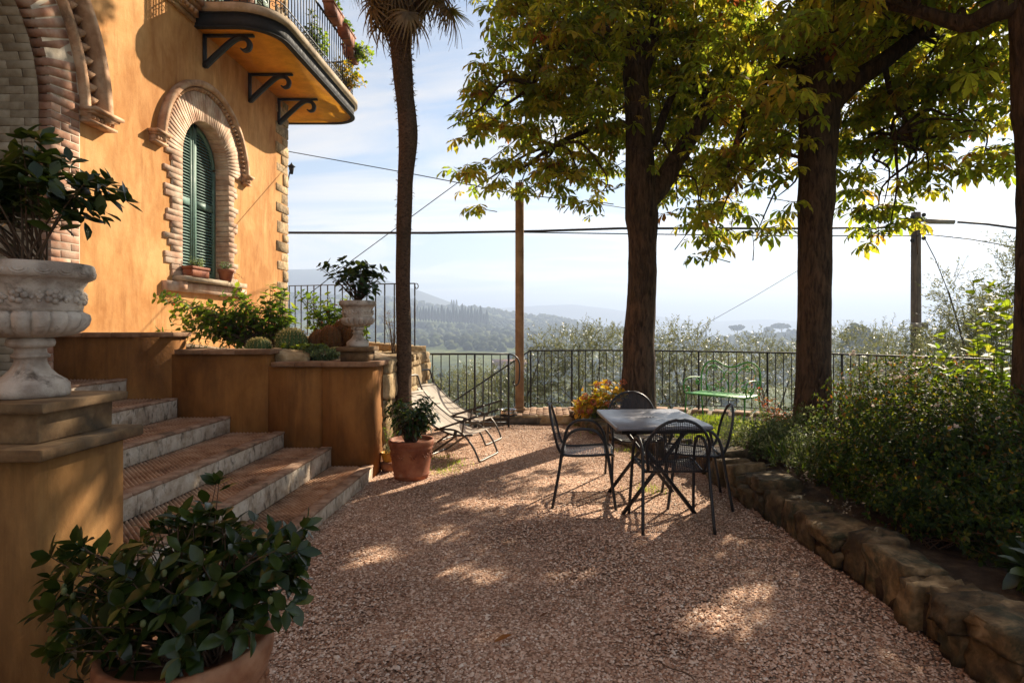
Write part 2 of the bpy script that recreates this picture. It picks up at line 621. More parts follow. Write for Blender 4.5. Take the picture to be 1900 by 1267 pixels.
def bark_mat(name, a, b, scale=9.0, zs=0.22, bstr=1.0, bdist=0.02):
    m, nt, bs, out = new_mat(name)
    p = pos_node(nt, (1, 1, zs))
    n1 = noise(nt, scale * 2.2, p, 8, 0.7, 0.6)
    big = noise(nt, 1.7, pos_node(nt), 4)
    c = ramp(nt, [(0.35, a), (0.62, b)], n1).outputs[0]
    c = mixc(nt, ramp(nt, [(0.45, (0, 0, 0)), (0.7, (0.6, 0.6, 0.6))], big).outputs[0], c, (0.035, 0.03, 0.02))
    nt.links.new(c, bs.inputs['Base Color']); bs.inputs['Roughness'].default_value = 0.95
    bs.inputs['Specular IOR Level'].default_value = 0.15
    bump(nt, bs, n1, bstr, bdist)
    return m

M = {}
def stucco(name, lo, mid, hi, stain, base_stain=None):
    m, nt, bs, out = new_mat(name)
    p = pos_node(nt)
    big = noise(nt, 0.9, p, 8, 0.62, 0.5)
    med = noise(nt, 4.0, pos_node(nt, (1, 1, 0.45)), 7, 0.65, 0.3)
    c = ramp(nt, [(0.38, lo), (0.5, mid), (0.62, hi)], big).outputs[0]
    c2 = ramp(nt, [(0.37, tuple(q * 0.74 for q in mid)), (0.6, tuple(min(1, q * 1.12) for q in hi))], med).outputs[0]
    c = mixc(nt, 0.5, c, c2)
    s = ramp(nt, [(0.5, (0, 0, 0)), (0.72, (0.75, 0.75, 0.75))], noise(nt, 1.6, pos_node(nt, (1, 1, 0.3)), 9, 0.7, 0.3)).outputs[0]
    c = mixc(nt, s, c, stain)
    s2 = ramp(nt, [(0.52, (0, 0, 0)), (0.70, (0.5, 0.5, 0.5))], noise(nt, 7.0, pos_node(nt, (1, 1, 0.07)), 7, 0.7, 0.2)).outputs[0]
    c = mixc(nt, s2, c, tuple(q * 0.8 for q in stain))
    nt.links.new(c, bs.inputs['Base Color']); bs.inputs['Roughness'].default_value = 0.92
    bs.inputs['Specular IOR Level'].default_value = 0.2
    b = bump(nt, bs, noise(nt, 60, p, 5, 0.7), 0.25, 0.006)
    bump(nt, bs, noise(nt, 7, p, 5, 0.6), 0.35, 0.02, b)
    return m

M['stucco'] = stucco('ochre_stucco', (0.42, 0.165, 0.045), (0.56, 0.255, 0.08), (0.66, 0.37, 0.15), (0.36, 0.14, 0.04))
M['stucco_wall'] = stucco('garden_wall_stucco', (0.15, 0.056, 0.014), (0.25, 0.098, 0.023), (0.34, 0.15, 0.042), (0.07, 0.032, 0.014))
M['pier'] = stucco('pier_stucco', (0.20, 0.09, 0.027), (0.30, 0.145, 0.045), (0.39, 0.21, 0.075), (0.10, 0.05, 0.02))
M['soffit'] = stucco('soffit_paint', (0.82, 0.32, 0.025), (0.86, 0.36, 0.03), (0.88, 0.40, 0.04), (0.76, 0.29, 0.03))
M['brick'] = stone_mat('pink_brick', [(0.25, (0.46, 0.27, 0.175)), (0.5, (0.58, 0.39, 0.27)), (0.75, (0.66, 0.50, 0.37))], 5, 0.9, 0.3, 0.003, 45, (0.42, 0.28, 0.19), 2.2, 0.56, 0.72, per_obj=0.16)
M['brick_red'] = stone_mat('red_brick', [(0.25, (0.36, 0.17, 0.10)), (0.55, (0.46, 0.26, 0.17)), (0.8, (0.52, 0.36, 0.26))], 6, 0.9, 0.3, 0.003, 45, (0.55, 0.42, 0.31), 3.0, 0.56, 0.72, per_obj=0.25)
M['brick_pale'] = stone_mat('pale_brick', [(0.25, (0.34, 0.26, 0.17)), (0.5, (0.45, 0.36, 0.25)), (0.75, (0.54, 0.45, 0.33))], 5, 0.9, 0.3, 0.003, 45, (0.33, 0.25, 0.17), 2.5, 0.55, 0.7, per_obj=0.07)
M['mortar'] = stone_mat('lime_mortar', [(0.3, (0.46, 0.38, 0.28)), (0.7, (0.58, 0.49, 0.38))], 8, 0.95, 0.5, 0.006, 50)
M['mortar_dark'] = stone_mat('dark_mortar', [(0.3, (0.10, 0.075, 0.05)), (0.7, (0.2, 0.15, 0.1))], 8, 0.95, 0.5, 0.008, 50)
M['terracotta_trim'] = stone_mat('terracotta_trim', [(0.25, (0.36, 0.19, 0.10)), (0.5, (0.50, 0.29, 0.165)), (0.75, (0.58, 0.39, 0.25))], 6, 0.9, 0.5, 0.006, 50, (0.2, 0.12, 0.07), 3, 0.55, 0.7, per_obj=0.12)
M['quoin'] = stone_mat('tufa_quoin', [(0.25, (0.27, 0.19, 0.10)), (0.5, (0.42, 0.29, 0.16)), (0.75, (0.55, 0.40, 0.24))], 14, 0.95, 1.0, 0.010, 45, (0.2, 0.15, 0.09), 5, 0.52, 0.66, per_obj=0.25)
M['coping'] = stone_mat('brick_coping', [(0.25, (0.16, 0.085, 0.045)), (0.5, (0.24, 0.13, 0.07)), (0.75, (0.32, 0.19, 0.11))], 6, 0.9, 0.6, 0.008, 40, (0.07, 0.05, 0.035), 3, 0.52, 0.68, per_obj=0.2)
M['plinth'] = stone_mat('weathered_shaded_plinth', [(0.25, (0.085, 0.048, 0.022)), (0.5, (0.165, 0.098, 0.045)), (0.75, (0.25, 0.16, 0.08))], 7, 0.9, 0.4, 0.004, 45, (0.07, 0.05, 0.03), 2.6, 0.52, 0.66)  # stained stone, darkened overall to stand in for shade on cap and plinth
M['travertine'] = stone_mat('travertine', [(0.25, (0.38, 0.29, 0.205)), (0.5, (0.54, 0.445, 0.34)), (0.75, (0.64, 0.56, 0.45))], 9, 0.9, 0.7, 0.008, 50, (0.15, 0.115, 0.08), 16.0, 0.53, 0.66, vstretch=0.5)
M['tread'] = stone_mat('ribbed_clay', [(0.25, (0.27, 0.145, 0.08)), (0.5, (0.39, 0.235, 0.14)), (0.75, (0.48, 0.32, 0.21))], 8, 0.85, 0.5, 0.005, 60, (0.16, 0.09, 0.055), 3, 0.54, 0.68)
M['nosing'] = stone_mat('clay_nosing', [(0.25, (0.22, 0.125, 0.075)), (0.5, (0.33, 0.20, 0.125)), (0.75, (0.42, 0.28, 0.19))], 10, 0.85, 0.6, 0.006, 60, (0.10, 0.07, 0.045), 4, 0.54, 0.68)
M['marble'] = stone_mat('weathered_marble', [(0.25, (0.30, 0.24, 0.19)), (0.5, (0.45, 0.38, 0.31)), (0.75, (0.56, 0.49, 0.41))], 9, 0.8, 0.7, 0.005, 70, (0.13, 0.10, 0.075), 11, 0.54, 0.68)
M['rubble'] = stone_mat('rubble_stone', [(0.25, (0.24, 0.155, 0.07)), (0.5, (0.40, 0.28, 0.145)), (0.75, (0.52, 0.40, 0.24))], 6, 0.92, 0.9, 0.010, 30, (0.14, 0.10, 0.055), 3, 0.53, 0.68, per_obj=0.3)
M['edge_stone'] = stone_mat('edging_stone', [(0.25, (0.06, 0.04, 0.02)), (0.5, (0.135, 0.09, 0.043)), (0.75, (0.235, 0.165, 0.09))], 9, 0.95, 0.7, 0.008, 55, (0.035, 0.034, 0.018), 4.5, 0.48, 0.62, per_obj=0.35)
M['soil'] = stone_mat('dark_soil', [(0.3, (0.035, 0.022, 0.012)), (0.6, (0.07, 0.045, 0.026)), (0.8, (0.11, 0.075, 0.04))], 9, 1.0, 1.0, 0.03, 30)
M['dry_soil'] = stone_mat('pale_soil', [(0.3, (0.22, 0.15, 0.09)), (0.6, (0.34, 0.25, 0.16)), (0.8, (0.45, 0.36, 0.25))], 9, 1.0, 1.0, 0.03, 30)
M['terracotta'] = stone_mat('terracotta_pot', [(0.25, (0.18, 0.05, 0.022)), (0.5, (0.27, 0.085, 0.037)), (0.75, (0.34, 0.13, 0.06))], 6, 0.75, 0.35, 0.005, 50, (0.40, 0.26, 0.18), 5, 0.58, 0.70)
M['terracotta_dark'] = stone_mat('aged_terracotta', [(0.25, (0.19, 0.075, 0.035)), (0.5, (0.29, 0.125, 0.06)), (0.75, (0.38, 0.19, 0.10))], 6, 0.7, 0.35, 0.005, 50, (0.12, 0.07, 0.05), 3.5, 0.55, 0.7)
M['yellow_pot'] = stone_mat('yellow_glaze', [(0.3, (0.50, 0.24, 0.03)), (0.7, (0.66, 0.36, 0.05))], 6, 0.35, 0.1, 0.002, 50)
M['iron'] = metal_mat('black_iron', (0.012, 0.013, 0.014), 0.55, 0.0)
M['iron_rust'] = metal_mat('brown_iron', (0.03, 0.02, 0.014), 0.6, 0.0)
M['steel'] = metal_mat('grey_steel', (0.02, 0.019, 0.018), 0.85, 0.0)
M['chair'] = metal_mat('black_powder_coat', (0.013, 0.013, 0.016), 0.42, 0.0, 0.08)
M['table'] = metal_mat('sky_tinted_table_coat', (0.19, 0.19, 0.21), 0.34, 0.0, 0.06)  # base colour lightened to stand in for the reflected sky
M['tube'] = metal_mat('lounger_tube', (0.10, 0.085, 0.07), 0.4, 0.6)
M['chrome'] = metal_mat('bowl_steel', (0.55, 0.52, 0.48), 0.22, 1.0, 0.05)
M['bench'] = metal_mat('green_paint', (0.06, 0.33, 0.035), 0.45, 0.0, 0.1)
M['shutter'] = metal_mat('green_shutter', (0.11, 0.205, 0.165), 0.55, 0.0, 0.1)
M['shutter_pale'] = metal_mat('pale_shutter', (0.30, 0.38, 0.30), 0.6, 0.0, 0.1)
M['dark'] = plain_mat('dark_inside', (0.012, 0.010, 0.009), 0.9)
M['slab'] = stone_mat('balcony_stone', [(0.3, (0.33, 0.25, 0.16)), (0.7, (0.48, 0.38, 0.27))], 5, 0.9, 0.5, 0.006, 40, (0.2, 0.15, 0.1), 2.0, 0.55, 0.7)
M['pole'] = stone_mat('concrete_pole', [(0.3, (0.26, 0.16, 0.085)), (0.7, (0.40, 0.27, 0.155))], 4, 0.9, 0.6, 0.006, 60)
M['pole_wood'] = bark_mat('grey_wood_pole', (0.09, 0.065, 0.045), (0.21, 0.16, 0.11), 10, 0.08, 0.4, 0.006)
M['rubber'] = plain_mat('cable_black', (0.014, 0.014, 0.016), 0.6)
M['box'] = plain_mat('junction_box', (0.30, 0.26, 0.20), 0.6)
M['bark'] = bark_mat('chestnut_bark', (0.02, 0.013, 0.008), (0.135, 0.082, 0.048), 10, 0.22, 1.0, 0.05)
M['bark_olive'] = bark_mat('olive_bark', (0.05, 0.042, 0.032), (0.13, 0.11, 0.085), 9, 0.3, 0.8, 0.02)
M['bark_palm'] = bark_mat('palm_fibre', (0.035, 0.022, 0.014), (0.15, 0.09, 0.055), 16, 1.6, 1.0, 0.02)
M['twig'] = plain_mat('twig', (0.085, 0.05, 0.028), 0.85)
M['twig_green'] = plain_mat('green_stem', (0.10, 0.115, 0.04), 0.7)
# leaves (rnd 0..1 picks the tint)
M['chestnut'] = leaf_mat('chestnut_leaf', [(0.0, (0.036, 0.058, 0.012)), (0.45, (0.06, 0.085, 0.016)), (0.68, (0.11, 0.115, 0.018)), (0.84, (0.17, 0.13, 0.02)), (0.94, (0.15, 0.065, 0.018)), (1.0, (0.12, 0.035, 0.012))], 0.6,
    [(0.0, (0.30, 0.42, 0.03)), (0.45, (0.54, 0.58, 0.035)), (0.68, (0.78, 0.66, 0.045)), (0.84, (0.88, 0.60, 0.05)), (0.94, (0.60, 0.24, 0.04)), (1.0, (0.42, 0.12, 0.03))], 0.5, 0.3, scale=9, spots=(0.13, 0.06, 0.02))
M['camellia'] = leaf_mat('camellia_leaf', [(0.0, (0.012, 0.025, 0.005)), (0.6, (0.022, 0.044, 0.007)), (0.85, (0.038, 0.066, 0.011)), (1.0, (0.075, 0.09, 0.016))], 0.22,
    [(0.0, (0.05, 0.09, 0.01)), (1.0, (0.20, 0.24, 0.03))], 0.28, 0.45, 0.0, 25)
M['lemon'] = leaf_mat('citrus_leaf', [(0.0, (0.012, 0.032, 0.009)), (0.6, (0.022, 0.055, 0.014)), (1.0, (0.05, 0.09, 0.02))], 0.25,
    [(0.0, (0.06, 0.11, 0.01)), (1.0, (0.25, 0.32, 0.03))], 0.42, 0.4, 0.1, 25)
M['lantana'] = leaf_mat('lantana_leaf', [(0.0, (0.035, 0.085, 0.012)), (0.6, (0.065, 0.135, 0.018)), (1.0, (0.13, 0.19, 0.028))], 0.45,
    [(0.0, (0.16, 0.30, 0.02)), (0.6, (0.32, 0.46, 0.03)), (1.0, (0.52, 0.58, 0.05))], 0.5, 0.3, scale=25)
M['lime'] = leaf_mat('lime_leaf', [(0.0, (0.06, 0.12, 0.012)), (0.6, (0.11, 0.18, 0.016)), (1.0, (0.2, 0.23, 0.02))], 0.5,
    [(0.0, (0.28, 0.44, 0.02)), (0.6, (0.48, 0.58, 0.03)), (1.0, (0.68, 0.6, 0.05))], 0.5, 0.3, scale=20)
M['abelia'] = leaf_mat('abelia_leaf', [(0.0, (0.009, 0.022, 0.005)), (0.55, (0.017, 0.036, 0.007)), (0.8, (0.035, 0.055, 0.010)), (0.93, (0.08, 0.07, 0.016)), (1.0, (0.11, 0.04, 0.014))], 0.36,
    [(0.0, (0.07, 0.13, 0.010)), (0.55, (0.16, 0.23, 0.016)), (0.8, (0.34, 0.36, 0.022)), (0.93, (0.5, 0.36, 0.03)), (1.0, (0.45, 0.12, 0.03))], 0.6, 0.18, 0.0, 25)
M['variegated'] = leaf_mat('variegated_leaf', [(0.0, (0.03, 0.055, 0.016)), (0.5, (0.06, 0.09, 0.03)), (0.78, (0.13, 0.15, 0.07)), (1.0, (0.26, 0.27, 0.14))], 0.3,
    [(0.0, (0.12, 0.2, 0.03)), (1.0, (0.5, 0.52, 0.2))], 0.6, 0.2, scale=30)
M['olive'] = leaf_mat('olive_leaf', [(0.0, (0.06, 0.07, 0.032)), (0.5, (0.105, 0.115, 0.06)), (1.0, (0.18, 0.19, 0.11))], 0.3,
    [(0.0, (0.18, 0.2, 0.05)), (1.0, (0.42, 0.42, 0.16))], 0.4, 0.5, scale=6)
M['palm_dead'] = leaf_mat('dry_palm_leaf', [(0.0, (0.10, 0.065, 0.035)), (0.6, (0.17, 0.115, 0.06)), (0.85, (0.2, 0.15, 0.05)), (1.0, (0.15, 0.17, 0.03))], 0.3,
    [(0.0, (0.24, 0.14, 0.06)), (0.8, (0.42, 0.30, 0.08)), (1.0, (0.5, 0.5, 0.06))], 0.6, 0.3)
M['sedum'] = leaf_mat('sedum_leaf', [(0.0, (0.06, 0.10, 0.05)), (0.6, (0.12, 0.18, 0.09)), (1.0, (0.24, 0.32, 0.14))], 0.3,
    [(0.0, (0.2, 0.3, 0.1)), (1.0, (0.5, 0.6, 0.2))], 0.5, 0.3, scale=30)
M['grass'] = leaf_mat('grass_blade', [(0.0, (0.05, 0.10, 0.012)), (0.6, (0.10, 0.17, 0.018)), (1.0, (0.2, 0.22, 0.03))], 0.5,
    [(0.0, (0.24, 0.4, 0.02)), (1.0, (0.6, 0.62, 0.05))], 0.5, 0.3)
M['croton'] = leaf_mat('golden_leaf', [(0.0, (0.06, 0.10, 0.012)), (0.25, (0.14, 0.15, 0.015)), (0.45, (0.50, 0.34, 0.016)), (0.8, (0.62, 0.38, 0.016)), (1.0, (0.58, 0.26, 0.02))], 0.45,
    [(0.0, (0.2, 0.32, 0.02)), (0.25, (0.4, 0.4, 0.02)), (0.45, (0.80, 0.56, 0.02)), (0.8, (0.85, 0.55, 0.02)), (1.0, (0.8, 0.36, 0.03))], 0.5, 0.3)
M['nandina'] = leaf_mat('red_leaf', [(0.0, (0.10, 0.07, 0.02)), (0.5, (0.22, 0.07, 0.025)), (1.0, (0.34, 0.06, 0.025))], 0.45,
    [(0.0, (0.35, 0.25, 0.04)), (0.5, (0.55, 0.18, 0.05)), (1.0, (0.7, 0.14, 0.06))], 0.5, 0.3)
M['petal_white'] = leaf_mat('pale_petal', [(0.0, (0.62, 0.5, 0.45)), (1.0, (0.75, 0.68, 0.62))], 0.35, None, 0.6, 0.2)
M['petal_orange'] = leaf_mat('orange_petal', [(0.0, (0.62, 0.08, 0.02)), (1.0, (0.75, 0.17, 0.03))], 0.35, None, 0.6, 0.2)
M['petal_rust'] = leaf_mat('rust_petal', [(0.0, (0.40, 0.11, 0.05)), (1.0, (0.55, 0.19, 0.08))], 0.35, None, 0.7, 0.2)
M['cactus'] = leaf_mat('cactus_skin', [(0.0, (0.05, 0.09, 0.025)), (1.0, (0.10, 0.15, 0.04))], 0.05, None, 0.6, 0.3)
M['cactus_rust'] = leaf_mat('rusty_cactus_skin', [(0.0, (0.11, 0.05, 0.018)), (1.0, (0.17, 0.085, 0.03))], 0.05, None, 0.7, 0.2)
M['spine'] = leaf_mat('cactus_spine', [(0.0, (0.66, 0.54, 0.22)), (1.0, (0.8, 0.68, 0.34))], 0.4, None, 0.6, 0.3)
M['spine_red'] = leaf_mat('rust_spine', [(0.0, (0.26, 0.09, 0.03)), (1.0, (0.42, 0.17, 0.06))], 0.3, None, 0.6, 0.3)
M['dead_leaf'] = leaf_mat('fallen_leaf', [(0.0, (0.10, 0.04, 0.02)), (1.0, (0.3, 0.12, 0.03))], 0.2, None, 0.7, 0.3)
# ------------------------------------------------------------------ land
def table_interp(u, y, us, ys, T):
    ui = np.clip(np.searchsorted(us, u) - 1, 0, len(us) - 2)
    yi = np.clip(np.searchsorted(ys, y) - 1, 0, len(ys) - 2)
    a = np.clip((u - us[ui]) / (us[ui + 1] - us[ui]), 0, 1); b = np.clip((y - ys[yi]) / (ys[yi + 1] - ys[yi]), 0, 1)
    a = a * a * (3 - 2 * a); b = b * b * (3 - 2 * b)
    return T[ui, yi] * (1 - a) * (1 - b) + T[ui + 1, yi] * a * (1 - b) + T[ui, yi + 1] * (1 - a) * b + T[ui + 1, yi + 1] * a * b

T_US = np.array([-2.0, -0.45, -0.27, -0.13, 0.0, 0.12, 0.3, 0.5, 2.0])
T_YS = np.array([11., 20, 40, 100, 180, 300, 420, 520, 650, 900, 1500, 3600])
_L = [-1.6, -4.5, -9, -14, -14, -7, 4, 13]
T_H = np.array([
    _L + [34, 14, -20, -40], _L + [34, 14, -20, -40], _L + [30, 12, -20, -40], _L[:7] + [12, 22, 8, -22, -40],
    [-1.6, -4.5, -9, -14, -15, -9, -2, 4, 9, -5, -30, -40],
    [-1.6, -4.5, -9, -14, -16, -13, -9, -7, -4, -20, -40, -40],
    [-1.6, -3.8, -8, -14, -18, -15, -9.0, -12, -25, -40, -40, -40],
    [-1.6, -3.8, -8, -14, -17, -13, -8.0, -11, -25, -40, -40, -40],
    [-1.6, -3.8, -8, -14, -15, -9, -4.0, -8, -25, -40, -40, -40]])

def land_h(x, y):
    x = np.asarray(x, float); y = np.asarray(y, float)
    yy = np.maximum(y, 11.0)
    h = table_interp(x / yy, yy, T_US, T_YS, T_H)
    s = np.clip((yy - 60) / 200, 0, 1)
    h = h + s * (1.6 * np.sin(x * 0.021 + y * 0.011) + 1.2 * np.sin(x * 0.047 - y * 0.017 + 1.0))
    return np.where(y < 11.0, -1.6, h)

ys = np.concatenate([np.linspace(-300, 9, 10), np.geomspace(10.0, 3400, 120)])
us = np.linspace(-1.0, 1.0, 121)
us = np.sign(us) * np.abs(us) ** 1.5 * 1.25
gx = us[None, :] * (np.maximum(ys, 0) + 260)[:, None]
gy = np.repeat(ys[:, None], len(us), 1)
gz = land_h(gx, gy)
nr, ncol = gx.shape
V = np.stack([gx, gy, gz], -1).reshape(-1, 3)
ii = np.arange(nr - 1)[:, None] * ncol + np.arange(ncol - 1)[None]
Q = np.stack([ii, ii + 1, ii + ncol + 1, ii + ncol], -1).reshape(-1, 4)
m, nt, bs, out = new_mat('valley_land')
p = pos_node(nt)
c1 = ramp(nt, [(0.35, (0.055, 0.075, 0.022)), (0.5, (0.10, 0.125, 0.035)), (0.58, (0.17, 0.19, 0.05)), (0.72, (0.23, 0.21, 0.09))], noise(nt, 0.018, p, 6, 0.6, 0.4)).outputs[0]
c2 = ramp(nt, [(0.35, (0.5, 0.5, 0.5)), (0.65, (1.3, 1.3, 1.25))], noise(nt, 0.5, p, 6, 0.65)).outputs[0]
nt.links.new(mixc(nt, 1.0, c1, c2, 'MULTIPLY'), bs.inputs['Base Color']); bs.inputs['Roughness'].default_value = 1.0
bs.inputs['Specular IOR Level'].default_value = 0.1
bump(nt, bs, noise(nt, 1.5, p, 6, 0.7), 1.0, 0.4)
M['land'] = m
setting('valley_terrain', (V, Q), M['land'], True)

# far mountain ridges, real relief 2.6 to 4.6 km away
def ridge(name, prof, y0, depth, seed):
    px = np.array([q[0] for q in prof], float); py = np.array([q[1] for q in prof], float)
    n, k = 160, 26
    P0 = np.linspace(px[0], px[-1], n)
    top = EYE + (HY - np.interp(P0, px, py)) / F * y0
    V = np.zeros((k, n, 3))
    for j in range(k):
        t = j / (k - 1)                      # 0 front foot .. 1 back foot
        yy = y0 + (t - 0.5) * depth
        prof_t = math.sin(math.pi * t) ** 1.3
        x = (P0 - HX) / F * y0
        wob = np.array([mnoise.fractal(Vector((a * 0.0016, t * 2.2, seed)), 1.0, 2.0, 5) for a in x])
        V[j, :, 0] = x; V[j, :, 1] = yy + wob * depth * 0.06
        V[j, :, 2] = -40 + (top + 40) * prof_t * (1 + wob * 0.10 * (1 - prof_t * 0.75))
    ii = np.arange(k - 1)[:, None] * n + np.arange(n - 1)[None]
    Q = np.stack([ii, ii + 1, ii + n + 1, ii + n], -1).reshape(-1, 4)
    return setting(name, (V.reshape(-1, 3), Q), M['mount'], True)
M['mount'] = stone_mat('mountain_slope', [(0.3, (0.045, 0.06, 0.03)), (0.55, (0.08, 0.09, 0.045)), (0.8, (0.16, 0.15, 0.09))], 0.004, 1.0, 0.6, 6.0, 0.03)
ridge('mountain', [(-500, 560), (-100, 520), (300, 505), (530, 501), (600, 500), (650, 505), (700, 515), (770, 536), (830, 558), (880, 578), (930, 590), (1000, 600), (1100, 606)], 1050, 420, 1.0)
ridge('far_hills', [(700, 600), (860, 578), (930, 572), (1000, 567), (1060, 564), (1120, 571), (1200, 584), (1300, 597), (1420, 592), (1520, 600), (1650, 596), (1800, 603), (2100, 598)], 1750, 500, 7.0)

# ------------------------------------------------------------------ court
M['gravel'] = None
m, nt, bs, out = new_mat('pink_gravel')
p = pos_node(nt)
vo = nt.nodes.new('ShaderNodeTexVoronoi'); vo.inputs['Scale'].default_value = 82.0
nt.links.new(p, vo.inputs['Vector'])
hs = nt.nodes.new('ShaderNodeSeparateColor')
nt.links.new(vo.outputs['Color'], hs.inputs[0])
c1 = ramp(nt, [(0.0, (0.28, 0.14, 0.085)), (0.4, (0.48, 0.295, 0.195)), (0.75, (0.65, 0.44, 0.315)), (1.0, (0.76, 0.58, 0.45))], hs.outputs[0]).outputs[0]
c2 = ramp(nt, [(0.3, (0.66, 0.64, 0.62)), (0.7, (1.1, 1.08, 1.06))], noise(nt, 1.3, p, 6, 0.65)).outputs[0]
d1 = ramp(nt, [(0.35, (1.0, 1.0, 1.0)), (0.75, (0.5, 0.46, 0.43))], vo.outputs['Distance']).outputs[0]
c = mixc(nt, 1.0, mixc(nt, 1.0, c1, c2, 'MULTIPLY'), d1, 'MULTIPLY')
nt.links.new(c, bs.inputs['Base Color']); bs.inputs['Roughness'].default_value = 0.95
bs.inputs['Specular IOR Level'].default_value = 0.2
inv = nt.nodes.new('ShaderNodeMath'); inv.operation = 'SUBTRACT'; inv.inputs[0].default_value = 1.0
nt.links.new(vo.outputs['Distance'], inv.inputs[1])
b1 = bump(nt, bs, inv.outputs[0], 0.7, 0.010)
bump(nt, bs, noise(nt, 5.0, p, 4), 0.5, 0.05, b1)
M['gravel'] = m
COURT = [(-12, -8), (9, -8), (6.3, 7.2), (5.35, 8.45), (4.5, 9.35), (3.4, 9.95), (2.1, 10.45), (0.9, 10.7), (-0.3, 10.55), (-0.62, 9.2), (-1.9, 9.2), (-5.2, 12.9), (-12, 12.9)]
setting('gravel_court', prism(COURT, -3.2, 0.0), M['gravel'])

# loose pebbles: real stones where they can be told apart, thinning out with distance
def pebbles():
    n = 142000
    y = 2.0 + 8.0 * RS.uniform(0, 1, n) ** 2.1
    x = RS.uniform(-1.72, 1.85, n)
    x = np.where((y > 6.4), RS.uniform(-1.6, 1.2, n), x)
    keep = (x > -y * 0.92) & (x < y * 0.83) & ~((y > 9.2)) & ~((x > 0.95) & (y > 7.2)) & ~((x > 0.6) & (y > 8.0))
    x, y = x[keep], y[keep]; n = len(x)
    oct_v = np.array([[1, 0, -0.35], [-1, 0, -0.35], [0, 1, -0.35], [0, -1, -0.35], [0, 0, 1]], float)
    oct_f = np.array([[0, 2, 4], [2, 1, 4], [1, 3, 4], [3, 0, 4]])
    s = RS.lognormal(math.log(0.0064), 0.28, n)
    sc3 = np.stack([s * RS.uniform(0.8, 1.6, n), s * RS.uniform(0.75, 1.15, n), s * RS.uniform(0.42, 0.66, n)], -1)
    Vv = oct_v[None] * sc3[:, None] * RS.uniform(0.75, 1.2, (n, 5, 1))
    a = RS.uniform(0, 2 * math.pi, n); t = RS.uniform(-0.35, 0.35, n)
    ca, sa, ct, st = np.cos(a), np.sin(a), np.cos(t), np.sin(t)
    X1 = Vv[:, :, 0] * ct[:, None] + Vv[:, :, 2] * st[:, None]; Z1 = -Vv[:, :, 0] * st[:, None] + Vv[:, :, 2] * ct[:, None]
    X2 = X1 * ca[:, None] - Vv[:, :, 1] * sa[:, None]; Y2 = X1 * sa[:, None] + Vv[:, :, 1] * ca[:, None]
    und = 0.008 * np.sin(x * 3.1 + y * 1.7) + 0.006 * np.sin(x * 7.0 - y * 5.0)
    z = sc3[:, 2] * RS.uniform(0.1, 0.8, n) + np.maximum(0, und)
    Vv = np.stack([X2 + x[:, None], Y2 + y[:, None], Z1 + z[:, None]], -1)
    Fs = (oct_f[None] + (np.arange(n) * 5)[:, None, None]).reshape(-1, 3)
    m, nt, bs, out = new_mat('pebble')
    at = nt.nodes.new('ShaderNodeAttribute'); at.attribute_name = 'rnd'
    c = ramp(nt, [(0.0, (0.29, 0.145, 0.085)), (0.3, (0.49, 0.30, 0.20)), (0.7, (0.70, 0.485, 0.355)), (0.92, (0.81, 0.64, 0.51)), (1.0, (0.84, 0.72, 0.60))], at.outputs['Fac']).outputs[0]
    c = mixc(nt, 1.0, c, ramp(nt, [(0.3, (0.72, 0.70, 0.68)), (0.7, (1.06, 1.05, 1.04))], noise(nt, 1.3, pos_node(nt), 6, 0.65)).outputs[0], 'MULTIPLY')
    nt.links.new(c, bs.inputs['Base Color']); bs.inputs['Roughness'].default_value = 0.9
    bs.inputs['Specular IOR Level'].default_value = 0.25
    me = mesh_of('gravel', Vv.reshape(-1, 3), [(0, Fs)], m, True, np.repeat(RS.uniform(0, 1, n), 5))
    o = link('gravel', me); o['kind'] = 'stuff'
    o['label'] = 'loose pinkish gravel pebbles covering the court'
pebbles()

# ------------------------------------------------------------------ brick terrace strip at the railing
FENCE_B = [(-0.2, 10.2), (0.9, 10.35), (2.1, 10.1), (3.3, 9.6), (4.28, 9.0), (5.0, 8.2), (5.6, 7.4)]
STRIP_IN = [(-1.0, 9.33), (0.45, 9.42), (1.0, 9.95), (2.05, 9.78), (3.15, 9.3), (4.05, 8.75), (4.75, 8.0), (5.3, 7.25)]
STRIP_OUT = [(-1.0, 9.12), (-0.66, 9.12), (-0.4, 10.45)] + [(0.9, 10.6), (2.15, 10.35), (3.4, 9.85), (4.45, 9.2), (5.2, 8.35), (5.85, 7.5)]
pav = setting('terrace_paving', prism([(-1.0, 9.3), (-0.62, 9.28), (0.45, 9.4), (1.0, 9.93), (2.05, 9.76), (3.15, 9.28), (4.05, 8.73), (4.75, 7.98), (5.3, 7.23), (5.86, 7.48), (5.21, 8.36), (4.46, 9.22), (3.4, 9.87), (2.15, 10.37), (0.9, 10.62), (-0.3, 10.5), (-0.45, 9.46), (-0.64, 9.12), (-1.0, 9.1)], 0.0, 0.10), M['mortar_dark'])
bme = mesh_of('paving_brick', *(lambda q: (q[0], [(0, q[1])]))(cbox(0.1, 0.25, 0.05, 0.006)), M['tread'])
for i in range(17):
    for j in range(6):
        x = -0.58 + i * 0.106; y = 9.5 + j * 0.258 + (i % 2) * 0.12
        if y > 10.35 + 0.02 * x or (x > 0.4 and y < 9.4 + (x - 0.4) * 1.0) or y < 9.44 or (x < -0.36 and y > 9.6 + 0): continue
        piece('paving_brick', bme, pav, (x, y, 0.102 + rnd.uniform(-0.003, 0.003)), (0, 0, rnd.uniform(-0.02, 0.02)))
kme = [mesh_of('kerb_brick', *(lambda q: (q[0], [(0, q[1])]))(cbox(0.25, 0.12, 0.13, 0.012, 0.006, s)), M['rubble']) for s in range(3)]
for i in range(7):
    piece('kerb_brick', kme[i % 3], pav, (-0.98 + i * 0.262, 9.36 + i * 0.012, 0.062), (0, 0, 0.03 + rnd.uniform(-0.03, 0.03)))
